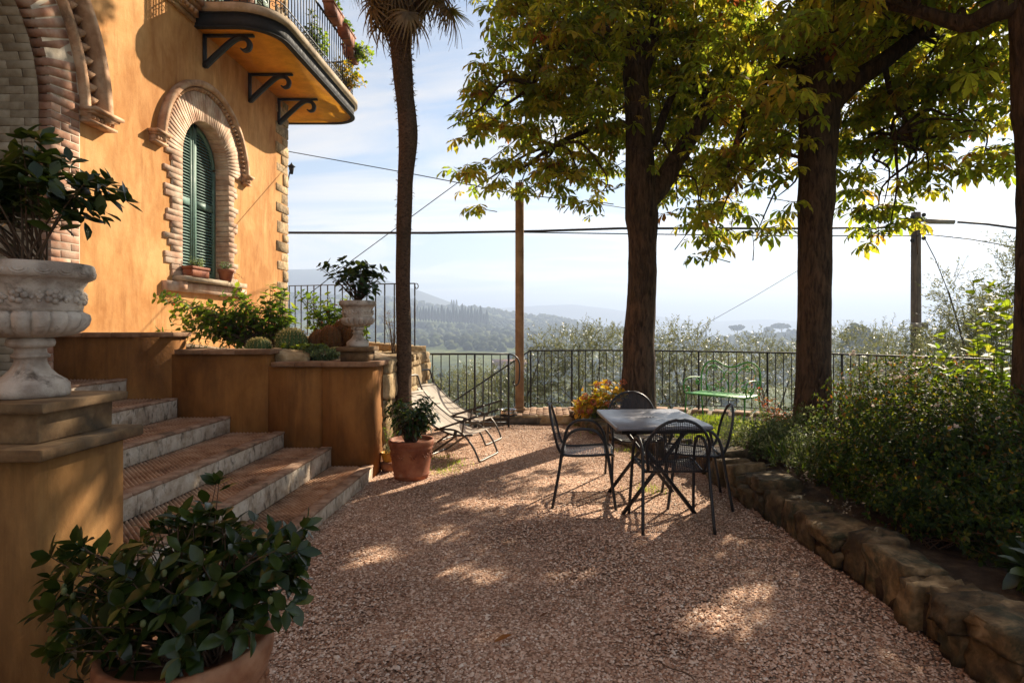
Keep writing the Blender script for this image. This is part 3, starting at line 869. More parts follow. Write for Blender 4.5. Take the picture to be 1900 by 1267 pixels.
# coping bricks under the curved railing
def along(poly, step):
    pts = []
    for a, b in zip(poly[:-1], poly[1:]):
        a, b = Vector((*a, 0)), Vector((*b, 0))
        n = max(1, int(round((b - a).length / step)))
        for i in range(n):
            pts.append((a.lerp(b, (i + 0.5) / n), math.atan2(b.y - a.y, b.x - a.x)))
    return pts
cpm = [mesh_of('coping_brick', *(lambda q: (q[0], [(0, q[1])]))(cbox(0.245, 0.30, 0.055, 0.008, 0.004, s + 5)), M['nosing']) for s in range(3)]
for i, (c, a) in enumerate(along([(q.x, q.y) for q in spline([(*f, 0) for f in FENCE_B[1:]], 4)], 0.25)):
    piece('coping_brick', cpm[i % 3], pav, (c.x, c.y, 0.121), (0, 0, a + rnd.uniform(-0.02, 0.02)))
# ------------------------------------------------------------------ villa
WX = -4.85
house = thing('villa', 'ochre stuccoed villa with arched brick window, curved balcony and brick porch arch', 'building', (WX, 6.0, 0))
DOOR = dict(c=4.5, r=1.5, z0=0.98, sp=3.70)
WIN = dict(c=8.8, r=0.60, z0=2.16, sp=3.82)

def facade():
    mb = MB()
    top = 9.6
    def col(y0, y1, zs0, zs1):
        # zs: (z low at y0, z low at y1, z high at y0, z high at y1)
        V = [(WX, y0, zs0[0]), (WX, y1, zs1[0]), (WX, y1, zs1[1]), (WX, y0, zs0[1])]
        mb.add((np.array(V), np.array([[0, 1, 2, 3]])))
    cuts = [-4.0]
    spans = []
    y = -4.0
    for op in (DOOR, WIN):
        r = op['r'] + 0.012
        y0, y1 = op['c'] - r, op['c'] + r
        col(y, y0, (0, top), (0, top))
        n = 28
        g = [op['c'] - r * math.cos(math.pi * i / n) for i in range(n + 1)]
        for a, b in zip(g[:-1], g[1:]):
            za = op['sp'] + math.sqrt(max(0, r * r - (a - op['c']) ** 2)); zb = op['sp'] + math.sqrt(max(0, r * r - (b - op['c']) ** 2))
            col(a, b, (za, top), (zb, top))
            col(a, b, (0, op['z0'] - 0.01), (0, op['z0'] - 0.01))
        y = y1
    col(y, 11.6, (0, top), (0, top))
    mb.add((np.array([(WX, 11.6, 0), (-12, 11.6, 0), (-12, 11.6, top), (WX, 11.6, top)]), np.array([[0, 1, 2, 3]])))
    mb.add((np.array([(WX, -4, 0), (-12, -4, 0), (-12, -4, top), (WX, -4, top)]), np.array([[3, 2, 1, 0]])))
    mb.add((np.array([(-12, -4, 0), (-12, 11.6, 0), (-12, 11.6, top), (-12, -4, top)]), np.array([[3, 2, 1, 0]])))
    return mb
part('wall', facade(), M['stucco'], house)
part('roof', prism([(-12.5, -4.5), (WX + 0.55, -4.5), (WX + 0.55, 12.1), (-12.5, 12.1)], 9.6, 9.8), M['terracotta_dark'], house)

def arch_reveal(op, depth, off):
    """mortar surface of jambs and intrados, slightly behind the brick faces"""
    r = op['r'] + off
    pts = [(op['c'] + r, op['z0'])] + [(op['c'] + r * math.cos(t), op['sp'] + r * math.sin(t)) for t in np.linspace(0, math.pi, 33)] + [(op['c'] - r, op['z0'])]
    V = [(WX + 0.012, y, z) for y, z in pts] + [(WX - depth, y, z) for y, z in pts]
    n = len(pts)
    return np.array(V), [[i, i + 1, n + i + 1, n + i] for i in range(n - 1)]

def arch_face(op, r0, r1, x, y_side=None):
    V = []; n = 33
    for t in np.linspace(0, math.pi, n):
        for r in (r0, r1): V.append((x, op['c'] + r * math.cos(t), op['sp'] + r * math.sin(t)))
    return np.array(V), [[2 * i, 2 * i + 1, 2 * i + 3, 2 * i + 2] for i in range(n - 1)]

def wedge(y0, z0, r0, r1, a0, a1, x0, x1, jit=0.003, seed=0):
    """voussoir between two angles"""
    r = np.random.RandomState(seed)
    V = []
    for x in (x0, x1):
        for rr, a in ((r0, a0), (r1, a0), (r1, a1), (r0, a1)):
            V.append((x, y0 + rr * math.cos(a), z0 + rr * math.sin(a)))
    return np.array(V) + r.uniform(-jit, jit, (8, 3)) , BOXF

# window surround
win = part('window_surround', join(arch_reveal(WIN, 0.20, 0.004), arch_face(WIN, WIN['r'] + 0.004, 0.985, WX + 0.0195),
     box(WX - 0.19, WX + 0.019, WIN['c'] - WIN['r'] - 0.222, WIN['c'] - WIN['r'] - 0.004, WIN['z0'], WIN['sp']),
     box(WX - 0.19, WX + 0.019, WIN['c'] + WIN['r'] + 0.004, WIN['c'] + WIN['r'] + 0.162, WIN['z0'], WIN['sp'])), M['mortar'], house)
n = 46
da = math.pi / n
for i in range(n):
    g = 0.004
    o = part('brick', wedge(WIN['c'], WIN['sp'], WIN['r'], 0.985 + rnd.uniform(-0.015, 0.01), da * i + g * 0.9, da * (i + 1) - g * 0.9, WX - 0.19, WX + 0.022 + rnd.uniform(-0.002, 0.003), 0.002, i), M['brick'], win)
bv = {}
def shared_box(name, sx, sy, sz, c, mat, jit=0.0, nv=3):
    k = (name, round(sx, 3), round(sy, 3), round(sz, 3), mat.name)
    if k not in bv:
        bv[k] = [mesh_of(name, *(lambda q: (q[0], [(0, q[1])]))(cbox(sx, sy, sz, c, jit, s)), mat) for s in range(nv)]
    return bv[k][rnd.randrange(nv)]
nr_ = 21
hh = (WIN['sp'] - WIN['z0']) / nr_
pat = [0.23, 0.24, 0.37, 0.38, 0.22, 0.30, 0.40, 0.22, 0.24, 0.36, 0.33]
for s in (-1, 1):
    for k in range(nr_):
        L = pat[(k + (3 if s > 0 else 0)) % len(pat)]
        L = L if s < 0 else L * 0.75
        yc = WIN['c'] + s * (WIN['r'] + L / 2)
        piece('brick', shared_box('brick', 0.21, L, hh - 0.006, 0.002, M['brick'], 0.002), win, (WX - 0.083 + rnd.uniform(-0.002, 0.002), yc, WIN['z0'] + hh * (k + 0.5)))
# hood mould with dog-tooth blocks and end consoles
def ring_prof(op, r0, r1, x0, x1, n=48, a0=0, a1=math.pi):
    V = []
    for t in np.linspace(a0, a1, n + 1):
        for r, x in ((r0, x0), (r1, x0), (r1, x1), (r0 + (r1 - r0) * 0.25, x1), (r0, x1 - (x1 - x0) * 0.3)):
            V.append((x, op['c'] + r * math.cos(t), op['sp'] + r * math.sin(t)))
    Fs = []
    for i in range(n):
        for k in range(5):
            k2 = (k + 1) % 5
            Fs.append([i * 5 + k, i * 5 + k2, i * 5 + 5 + k2, i * 5 + 5 + k])
    Fs += [[4, 3, 2, 1, 0], [n * 5 + k for k in range(5)]]
    return np.array(V), Fs
hood = part('hood_mould', ring_prof(WIN, 1.055, 1.135, WX - 0.02, WX + 0.10), M['terracotta_trim'], house)
part('back_band', ring_prof(WIN, 0.99, 1.06, WX - 0.02, WX + 0.03), M['terracotta_trim'], hood)
def tooth(w, h, d):
    V = [(0, -w / 2, -h / 2), (0, w / 2, -h / 2), (0, w / 2, h / 2), (0, -w / 2, h / 2), (d, 0, 0)]
    return np.array(V, float), [[0, 1, 4], [1, 2, 4], [2, 3, 4], [3, 0, 4], [3, 2, 1, 0]]
tm = mesh_of('dog_tooth', *(lambda q: (q[0], [(0, q[1])]))(tooth(0.062, 0.062, 0.05)), M['terracotta_trim'])
for i in range(46):
    a = math.pi * (i + 0.5) / 46
    piece('dog_tooth', tm, hood, (WX + 0.03, WIN['c'] + 1.024 * math.cos(a), WIN['sp'] + 1.024 * math.sin(a)), (a, 0, 0))
def console(y0, y1, z0, out, name='console'):
    mb = MB()
    mb.add(box(WX - 0.02, WX + out, y0, y1, z0 + 0.075, z0 + 0.11))
    mb.add(box(WX - 0.02, WX + out * 0.82, y0 + 0.02, y1 - 0.02, z0 + 0.05, z0 + 0.076))
    mb.add(box(WX - 0.02, WX + out * 0.55, y0 + 0.035, y1 - 0.035, z0 - 0.02, z0 + 0.051))
    mb.add(box(WX - 0.02, WX + out * 0.7, y0 + 0.025, y1 - 0.025, z0 - 0.045, z0 - 0.019))
    k = int((y1 - y0) / 0.07)
    for i in range(k):
        yc = y0 + 0.05 + (y1 - y0 - 0.1) * (i + 0.5) / k
        mb.add(sphere((WX + out * 0.58, yc, z0 + 0.016), 0.024, 8, 5))
    return part(name, mb, M['terracotta_trim'], house)
console(WIN['c'] - 1.30, WIN['c'] - 1.0, WIN['sp'] - 0.0, 0.13)
console(WIN['c'] + 1.0, WIN['c'] + 1.22, WIN['sp'] - 0.0, 0.13)
# sill
sill = part('window_sill', join(box(WX - 0.19, WX + 0.17, 8.0, 9.68, 2.10, 2.165)), M['slab'], house)
part('apron', join(box(WX - 0.02, WX + 0.075, 7.78, 9.86, 1.96, 2.085), box(WX - 0.02, WX + 0.12, 8.02, 8.14, 1.99, 2.098), box(WX - 0.02, WX + 0.12, 9.5, 9.62, 1.99, 2.098)), M['brick'], sill)
# shutters: two arched leaves of louvres, closed
part('dark_opening', join(box(WX - 1.2, WX - 0.55, WIN['c'] - 0.8, WIN['c'] + 0.8, WIN['z0'] - 0.1, WIN['sp'] + 0.8)), M['dark'], house)
XS = WX - 0.205
lou = {}
for s in (-1, 1):
    sh = MB()
    # stiles
    yi, yo = WIN['c'] + s * 0.004, WIN['c'] + s * 0.60
    def yspan(a, b): return (min(a, b), max(a, b))
    topi = WIN['sp'] + math.sqrt(0.6 ** 2 - 0.07 ** 2)
    sh.add(box(XS - 0.025, XS + 0.025, *yspan(yi, yi + s * 0.075), WIN['z0'], topi))
    sh.add(box(XS - 0.025, XS + 0.025, *yspan(yo, yo - s * 0.075), WIN['z0'], WIN['sp'] + 0.03))
    for zr in (WIN['z0'] + 0.05, WIN['sp'] - 0.55):
        sh.add(box(XS - 0.022, XS + 0.022, *yspan(yi + s * 0.07, yo - s * 0.07), zr - 0.05, zr + 0.05))
    # arched outer rail
    ts = np.linspace(0.12, math.pi / 2, 14)
    Vv = []
    for t in ts:
        for r in (0.60, 0.525):
            for x in (XS - 0.025, XS + 0.025): Vv.append((x, WIN['c'] + s * r * math.cos(t), WIN['sp'] + r * math.sin(t)))
    Fq = []
    for i in range(len(ts) - 1):
        a, b = i * 4, i * 4 + 4
        Fq += [[a, a + 2, b + 2, b], [a + 1, b + 1, b + 3, a + 3], [a + 2, a + 3, b + 3, b + 2], [a, b, b + 1, a + 1]]
    sh.add((np.array(Vv), Fq))
    sh.add(box(XS + 0.024, XS + 0.034, *yspan(yi + s * 0.01, yi + s * 0.022), WIN['z0'], topi)) if s < 0 else None
    shutter = part('shutter', sh, M['shutter'], house)
    z = WIN['z0'] + 0.12
    while z < WIN['sp'] + 0.52:
        if abs(z - (WIN['sp'] - 0.55)) > 0.055:
            ym = 0.525 if z < WIN['sp'] else math.sqrt(max(0.001, 0.53 ** 2 - (z - WIN['sp']) ** 2))
            w = ym - 0.075
            if w > 0.05:
                w = round(w, 2)
                piece('louvre', shared_box('louvre', 0.055, w, 0.009, 0.002, M['shutter'], 0.0, 1), shutter, (XS, WIN['c'] + s * (0.075 + w / 2), z), (0, math.radians(38), 0))
        z += 0.043

# porch arch
arch = part('porch_arch', join(arch_reveal(DOOR, 0.02, 0.008), arch_face(DOOR, 1.504, 1.88, WX + 0.019), box(WX - 0.02, WX + 0.018, 6.004, 6.38, 0.98, 3.7), box(WX - 0.02, WX + 0.014, 2.6, 2.992, 0.98, 3.7)), M['mortar'], house)
n = 56; da = math.pi / n
for i in range(32):
    part('brick', wedge(DOOR['c'], DOOR['sp'], 1.5, 1.865 + rnd.uniform(-0.012, 0.012), da * i + 0.0045, da * (i + 1) - 0.0045, WX - 0.10, WX + 0.022 + rnd.uniform(-0.004, 0.006), 0.003, 100 + i), M['brick_red'], arch)
k = 0; z = 0.985
while z < 3.66:
    full = (k % 2 == 0)
    for (y0, y1) in (((6.0, 6.25), (6.26, 6.37)) if full else ((6.0, 6.12), (6.13, 6.37))):
        piece('brick', shared_box('brick', 0.12, y1 - y0, 0.072, 0.0025, M['brick_red'], 0.002), arch, (WX - 0.038, (y0 + y1) / 2, z + 0.04))
    z += 0.08; k += 1
pm_ = part('porch_hood', ring_prof(DOOR, 2.06, 2.17, WX - 0.02, WX + 0.17, 60, 0, math.pi), M['terracotta_trim'], house)
part('inner_roll', ring_prof(DOOR, 1.875, 1.95, WX - 0.02, WX + 0.09, 60, 0, math.pi), M['terracotta_trim'], pm_)
part('back_band', ring_prof(DOOR, 1.94, 2.065, WX - 0.02, WX + 0.025, 60, 0, math.pi), M['terracotta_trim'], pm_)
tm2 = mesh_of('dog_tooth', *(lambda q: (q[0], [(0, q[1])]))(tooth(0.12, 0.135, 0.11)), M['terracotta_trim'])
for i in range(26):
    a = math.pi * (i + 0.5) / 48
    piece('dog_tooth', tm2, pm_, (WX + 0.022, DOOR['c'] + 2.005 * math.cos(a), DOOR['sp'] + 2.005 * math.sin(a)), (a, 0, 0))
console(6.36, 6.80, DOOR['sp'] - 0.02, 0.2, 'impost')
# porch lining in pale brick: far jamb and vault
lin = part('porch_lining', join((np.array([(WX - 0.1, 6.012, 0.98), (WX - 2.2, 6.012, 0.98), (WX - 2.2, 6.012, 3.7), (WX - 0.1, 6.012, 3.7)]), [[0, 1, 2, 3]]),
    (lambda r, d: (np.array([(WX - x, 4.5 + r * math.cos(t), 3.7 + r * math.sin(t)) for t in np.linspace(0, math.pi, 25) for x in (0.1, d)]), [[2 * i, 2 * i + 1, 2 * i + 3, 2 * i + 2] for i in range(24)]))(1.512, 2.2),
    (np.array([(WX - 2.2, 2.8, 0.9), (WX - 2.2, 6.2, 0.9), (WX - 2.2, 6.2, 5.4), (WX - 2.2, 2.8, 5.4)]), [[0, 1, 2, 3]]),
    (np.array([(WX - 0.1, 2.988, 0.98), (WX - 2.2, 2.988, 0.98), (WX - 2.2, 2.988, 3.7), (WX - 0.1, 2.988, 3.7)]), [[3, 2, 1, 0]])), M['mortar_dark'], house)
z = 0.985; k = 0
while z < 3.66:
    x = WX - 0.105 - (0.14 if k % 2 else 0)
    if k % 2: piece('brick', shared_box('brick', 0.133, 0.10, 0.0765, 0.003, M['brick_pale'], 0.002), lin, (WX - 0.17, 6.05, z + 0.04))
    while x > WX - 1.0:
        piece('brick', shared_box('brick', 0.273, 0.10, 0.0765, 0.003, M['brick_pale'], 0.002), lin, (x - 0.14, 6.05 + rnd.uniform(-0.003, 0.003), z + 0.04))
        x -= 0.277
    z += 0.08; k += 1
for i in range(22):
    a = (i + 0.5) * 0.052
    x = WX - 0.105 - (0.14 if i % 2 else 0)
    if i % 2: piece('brick', shared_box('brick', 0.133, 0.10, 0.0765, 0.003, M['brick_pale'], 0.002), lin, (WX - 0.17, 4.5 + 1.55 * math.cos(a), 3.7 + 1.55 * math.sin(a)), (a, 0, 0))
    while x > WX - 0.9:
        piece('brick', shared_box('brick', 0.273, 0.10, 0.0765, 0.003, M['brick_pale'], 0.002), lin, (x - 0.14, 4.5 + 1.55 * math.cos(a), 3.7 + 1.55 * math.sin(a)), (a, 0, 0))
        x -= 0.277
# corner quoins
z = 0.0; k = 0
qm = []
while z < 9.5:
    h = [0.17, 0.20, 0.15, 0.22, 0.16][k % 5]
    L = 0.50 if k % 2 == 0 else 0.27
    L += rnd.uniform(-0.05, 0.05)
    q = cbox(0.26, L, h - 0.008, 0.012, 0.007, 300 + k)
    me = mesh_of('quoin', q[0], [(0, q[1])], M['quoin'])
    piece('quoin', me, house, (WX - 0.122 + 0.006 * (k % 3), 11.63 - L / 2, z + h / 2))
    z += h; k += 1
# string course running into the balcony
sc_ = MB()
for (z0, z1, o_) in ((5.70, 5.76, 0.05), (5.76, 5.86, 0.09), (5.86, 5.92, 0.14), (5.92, 5.99, 0.17)):
    sc_.add(box(WX - 0.02, WX + o_, -4.0, 8.46, z0, z1 + 0.002))
course = part('string_course', sc_, M['terracotta_trim'], house)
tm3 = mesh_of('dog_tooth', *(lambda q: (q[0], [(0, q[1])]))(tooth(0.09, 0.085, 0.05)), M['terracotta_trim'])
for i in range(34):
    piece('dog_tooth', tm3, course, (WX + 0.09, 5.1 + i * 0.099, 5.81))

# balcony
BX, BY0, BY1, BR = -3.74, 8.50, 12.65, 0.55
def bal_outline(off, full=True):
    x1 = BX + off; y0 = BY0 - off; y1 = BY1 + off; r = BR + off
    pts = [(WX, y0)] + [(x1 - r + r * math.sin(t), y0 + r - r * math.cos(t)) for t in np.linspace(0, math.pi / 2, 9)]
    pts += [(x1 - r + r * math.cos(t), y1 - r + r * math.sin(t)) for t in np.linspace(0, math.pi / 2, 9)]
    pts += [(-7.5, y1)]
    if full: pts += [(-7.5, 11.61), (WX, 11.61)]
    return pts
bal = part('balcony', prism(bal_outline(0.05), 5.875, 5.98), M['slab'], house)
def band(pts, z0, z1, th):
    """thin vertical band following an outline"""
    m = len(pts); V = []
    for i in range(m):
        a = Vector((*pts[max(i - 1, 0)], 0)); b = Vector((*pts[min(i + 1, m - 1)], 0))
        t = (b - a).normalized(); nn = Vector((t.y, -t.x, 0))
        p0 = Vector((*pts[i], 0)); p1 = p0 - nn * th
        for q in (p0, p1):
            V += [(q.x, q.y, z0), (q.x, q.y, z1)]
    Fs = []
    for i in range(m - 1):
        a, b = i * 4, i * 4 + 4
        Fs += [[a, b, b + 1, a + 1], [a + 2, a + 3, b + 3, b + 2], [a + 1, b + 1, b + 3, a + 3], [a, a + 2, b + 2, b]]
    return np.array(V), Fs
ol = bal_outline(0.0, False)
fas = part('steel_fascia', join(band(bal_outline(-0.02, False), 5.665, 5.87, 0.012), band(ol, 5.662, 5.674, 0.085), band(ol, 5.858, 5.873, 0.08)), M['steel'], bal)
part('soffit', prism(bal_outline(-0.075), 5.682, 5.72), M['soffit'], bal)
# railing
rl = MB()
rl_pts = bal_outline(-0.05, False)
rail3 = lambda z: [(x, y, z) for x, y in rl_pts]
part('bottom_rail', tube(rail3(6.03), 0.011, 6), M['iron'], bal)
part('middle_rail', tube(rail3(6.20), 0.010, 6), M['iron'], bal)
part('top_rail', tube(rail3(6.93), 0.02, 6), M['iron'], bal)
bal_line = along(rl_pts, 0.118)
blm = mesh_of('baluster', *(lambda q: (q[0], [(0, q[1])]))(box(-0.007, 0.007, -0.007, 0.007, 0, 0.93)), M['iron'])
# scroll between the two lower rails
scp = [(0.05 * math.cos(a) * (1 - a / 9.5), 0.0, 0.05 * math.sin(a) * (1 - a / 9.5)) for a in np.linspace(0, 7.5, 18)]
scm = mesh_of('scroll', *(lambda q: (q[0], [(0, q[1])]))(tube(scp, 0.0055, 4)), M['iron'])
for i, (c, a) in enumerate(bal_line):
    if c.x < -5.6: continue
    piece('baluster', blm, bal, (c.x, c.y, 5.985), (0, 0, a))
    piece('scroll', scm, bal, (c.x + 0.055 * math.cos(a), c.y + 0.055 * math.sin(a), 6.115), (0, 0, a + (math.pi if i % 2 else 0)))
# brackets
for yb in (8.74, 10.09, 11.2):
    br = MB()
    br.add(box(WX - 0.01, WX + 0.035, yb - 0.03, yb + 0.03, 5.19, 5.66))
    br.add(box(WX, WX + 0.72, yb - 0.03, yb + 0.03, 5.632, 5.66))
    path = [(WX + 0.02, yb, 5.21), (WX + 0.22, yb, 5.40), (WX + 0.42, yb, 5.575), (WX + 0.52, yb, 5.62), (WX + 0.61, yb, 5.60), (WX + 0.66, yb, 5.53), (WX + 0.645, yb, 5.455), (WX + 0.585, yb, 5.43), (WX + 0.54, yb, 5.455)]
    sp = spline(path, 5)
    dd = [0.062 if i < len(sp) * 0.6 else 0.062 - 0.045 * (i / len(sp) - 0.6) / 0.4 for i in range(len(sp))]
    br.add(ribbon(sp, 0.07, dd, (0, 1, 0)))
    part('bracket', br, M['iron'], house)
# balcony doorway: flat black panel painted as its unlit inside, pale shutters folded open
fd = part('dark_doorway_panel', box(WX + 0.003, WX + 0.012, 9.2, 10.2, 5.985, 8.3), M['dark'], house)
for y0, y1 in ((8.66, 9.2), (10.2, 10.74)):
    fr = MB()
    for a, b in ((y0, y0 + 0.06), (y1 - 0.06, y1)): fr.add(box(WX + 0.004, WX + 0.045, a, b, 5.99, 8.3))
    for zz in (6.02, 7.1, 8.26): fr.add(box(WX + 0.006, WX + 0.043, y0 + 0.05, y1 - 0.05, zz - 0.04, zz + 0.04))
    s_ = part('door_shutter', fr, M['shutter_pale'], fd)
    z = 6.1
    while z < 7.9:
        piece('louvre', shared_box('louvre', 0.05, 0.43, 0.009, 0.002, M['shutter_pale'], 0, 1), s_, (WX + 0.024, (y0 + y1) / 2, z), (0, math.radians(35), 0)); z += 0.05
# small iron wall lantern on the end wall, seen past the corner
lan = thing('wall_lantern', 'small black iron wall lantern sticking out past the villa corner', 'lantern', (-4.8, 11.75, 4.3))
part('arm', tube([(-4.86, 11.65, 4.25), (-4.84, 11.72, 4.5), (-4.80, 11.75, 4.56)], 0.012, 6), M['iron'], lan)
part('lamp_cap', lathe([(0.005, 0.08), (0.02, 0.05), (0.075, 0.0)], 8, (-4.83, 11.75, 4.56)), M['iron'], lan)
part('lamp_body', lathe([(0.03, -0.14), (0.055, -0.005)], 6, (-4.83, 11.75, 4.56)), M['steel'], lan)
# ------------------------------------------------------------------ stairs
NOS = [(-1.675, 0.133), (-2.08, 0.314), (-2.55, 0.463), (-3.08, 0.612), (-3.60, 0.793), (-4.10, 0.984)]
SY0, SY1 = 2.30, 6.028
stairs = thing('staircase', 'wide outdoor staircase with ribbed clay treads and stained pale stone risers', 'stairs', (-2.9, 4.2, 0))
prev = 0.0
for i, (nx, nz) in enumerate(NOS):
    xb = NOS[i + 1][0] if i + 1 < len(NOS) else WX
    st = part('step', box(xb - 0.3 if i + 1 < len(NOS) else xb - 0.3, nx - 0.05, SY0, SY1, 0.0, nz - 0.022), M['mortar_dark'], stairs)
    # riser slabs of stained stone, butted end to end
    cuts = [SY0] + sorted(rnd.uniform(SY0 + 0.4, SY1 - 0.3) for _ in range(2)) + [SY1]
    cuts = [SY0, SY0 + 1.15 + 0.2 * (i % 3), SY0 + 2.45 + 0.15 * ((i + 1) % 3), SY1]
    for a, b in zip(cuts[:-1], cuts[1:]):
        V, Fs = cbox(0.06, b - a - 0.006, nz - prev - 0.008, 0.006, 0.0015, i * 7 + int(a * 10))
        part('riser', (V + np.array([nx - 0.03, (a + b) / 2, (prev + nz) / 2 - 0.012]), Fs), M['travertine'], st)
    # clay nosing strip
    a = SY0
    while a < SY1 - 0.05:
        b = min(a + 0.30, SY1)
        piece('nosing_tile', shared_box('nosing_tile', 0.105, round(b - a - 0.004, 3), 0.024, 0.006, M['nosing'], 0.001), st, (nx - 0.046 + rnd.uniform(-0.002, 0.002), (a + b) / 2, nz - 0.010))
        a = b
    # ribbed tread: diagonal clay ribs
    x1 = nx - 0.102; x0 = xb - 0.0
    mb = MB(); w = x1 - x0; sl = 1.1
    y = SY0 - w * sl
    while y < SY1 + w * sl:
        # rib from (x0, y + w*sl) to (x1, y): clip to the tread
        pa, pb = (x0, y + w * sl), (x1, y)
        def clip(pa, pb):
            (xa, ya), (xc, yc) = pa, pb
            if ya > SY1 - 0.02:
                t = (SY1 - 0.02 - ya) / (yc - ya); xa, ya = xa + (xc - xa) * t, SY1 - 0.02
            if yc < SY0 + 0.02:
                t = (SY0 + 0.02 - ya) / (yc - ya); xc, yc = xa + (xc - xa) * t, SY0 + 0.02
            return (xa, ya), (xc, yc)
        if pb[1] < SY1 - 0.05 and pa[1] > SY0 + 0.05:
            (xa, ya), (xc, yc) = clip(pa, pb)
            if xc - xa > 0.01:
                hw = 0.018; zt = nz - 0.004
                V = []
                for (xx, yy) in ((xa, ya), (xc, yc)):
                    V += [(xx, yy - hw, zt - 0.016), (xx, yy - hw * 0.5, zt - 0.002), (xx, yy, zt + 0.001), (xx, yy + hw * 0.5, zt - 0.002), (xx, yy + hw, zt - 0.016)]
                mb.add((np.array(V), [[0, 1, 6, 5], [1, 2, 7, 6], [2, 3, 8, 7], [3, 4, 9, 8]]))
        y += 0.039
    tr = part('ribbed_tread', mb, M['tread'], st)
    prev = nz

# ------------------------------------------------------------------ garden walls beside the stairs
def coped(parent, x0, x1, y0, y1, top, tile=0.30, over=0.035, th=0.045, ends=(0, 0)):
    L = x1 - x0; n = max(1, int(round(L / tile)))
    for i in range(n):
        a = x0 + L * i / n; b = x0 + L * (i + 1) / n
        if i == 0: a -= ends[0]
        if i == n - 1: b += ends[1]
        piece('coping_tile', shared_box('coping_tile', round(b - a - 0.004, 3), round(y1 - y0 + 2 * over, 3), th, 0.004, M['coping'], 0.0025), parent, ((a + b) / 2, (y0 + y1) / 2, top - th / 2), (0, 0, rnd.uniform(-0.004, 0.004)))

fw = thing('garden_wall', 'low ochre wall stepping down beside the stairs in front of the cactus bed', 'wall', (-3.2, 6.15, 0))
Y0, Y1 = 6.03, 6.27
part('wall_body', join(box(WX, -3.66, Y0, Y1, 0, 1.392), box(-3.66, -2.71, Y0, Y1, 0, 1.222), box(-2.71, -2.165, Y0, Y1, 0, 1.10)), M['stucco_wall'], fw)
coped(fw, WX + 0.03, -3.66, Y0, Y1, 1.437, ends=(0, 0.04))
coped(fw, -3.66, -2.71, Y0, Y1, 1.267, ends=(-0.042, 0.04))
coped(fw, -2.71, -2.165, Y0, Y1, 1.145, ends=(-0.042, 0.0))
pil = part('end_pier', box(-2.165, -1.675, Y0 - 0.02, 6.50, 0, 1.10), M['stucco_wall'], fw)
coped(pil, -2.165, -1.675, Y0 - 0.02, 6.50, 1.146, 0.5, 0.04, ends=(0.0, 0.05))
pl = part('plinth', join(box(-2.02, -1.755, 6.10, 6.38, 1.147, 1.245)), M['plinth'], fw)
part('plinth_slab', box(-2.055, -1.72, 6.07, 6.42, 1.246, 1.29), M['plinth'], pl)

nw = thing('entrance_pier', 'stained ochre stair pier with brown stone cap under the large urn', 'pier', (-1.92, 2.23, 0))
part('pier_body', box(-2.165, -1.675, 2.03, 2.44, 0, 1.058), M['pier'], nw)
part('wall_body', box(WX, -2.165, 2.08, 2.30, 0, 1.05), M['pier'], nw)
V, Fs = cbox(0.60, 0.51, 0.042, 0.005, 0.004, 3)
part('cap_stone', (V + np.array([-1.925, 2.235, 1.08]), Fs), M['plinth'], nw)
V, Fs = cbox(0.44, 0.36, 0.106, 0.005, 0.003, 4)
pb_ = part('plinth', (V + np.array([-1.93, 2.25, 1.154]), Fs), M['plinth'], nw)
V, Fs = cbox(0.52, 0.42, 0.036, 0.005, 0.003, 5)
part('plinth_slab', (V + np.array([-1.925, 2.245, 1.225]), Fs), M['plinth'], nw)

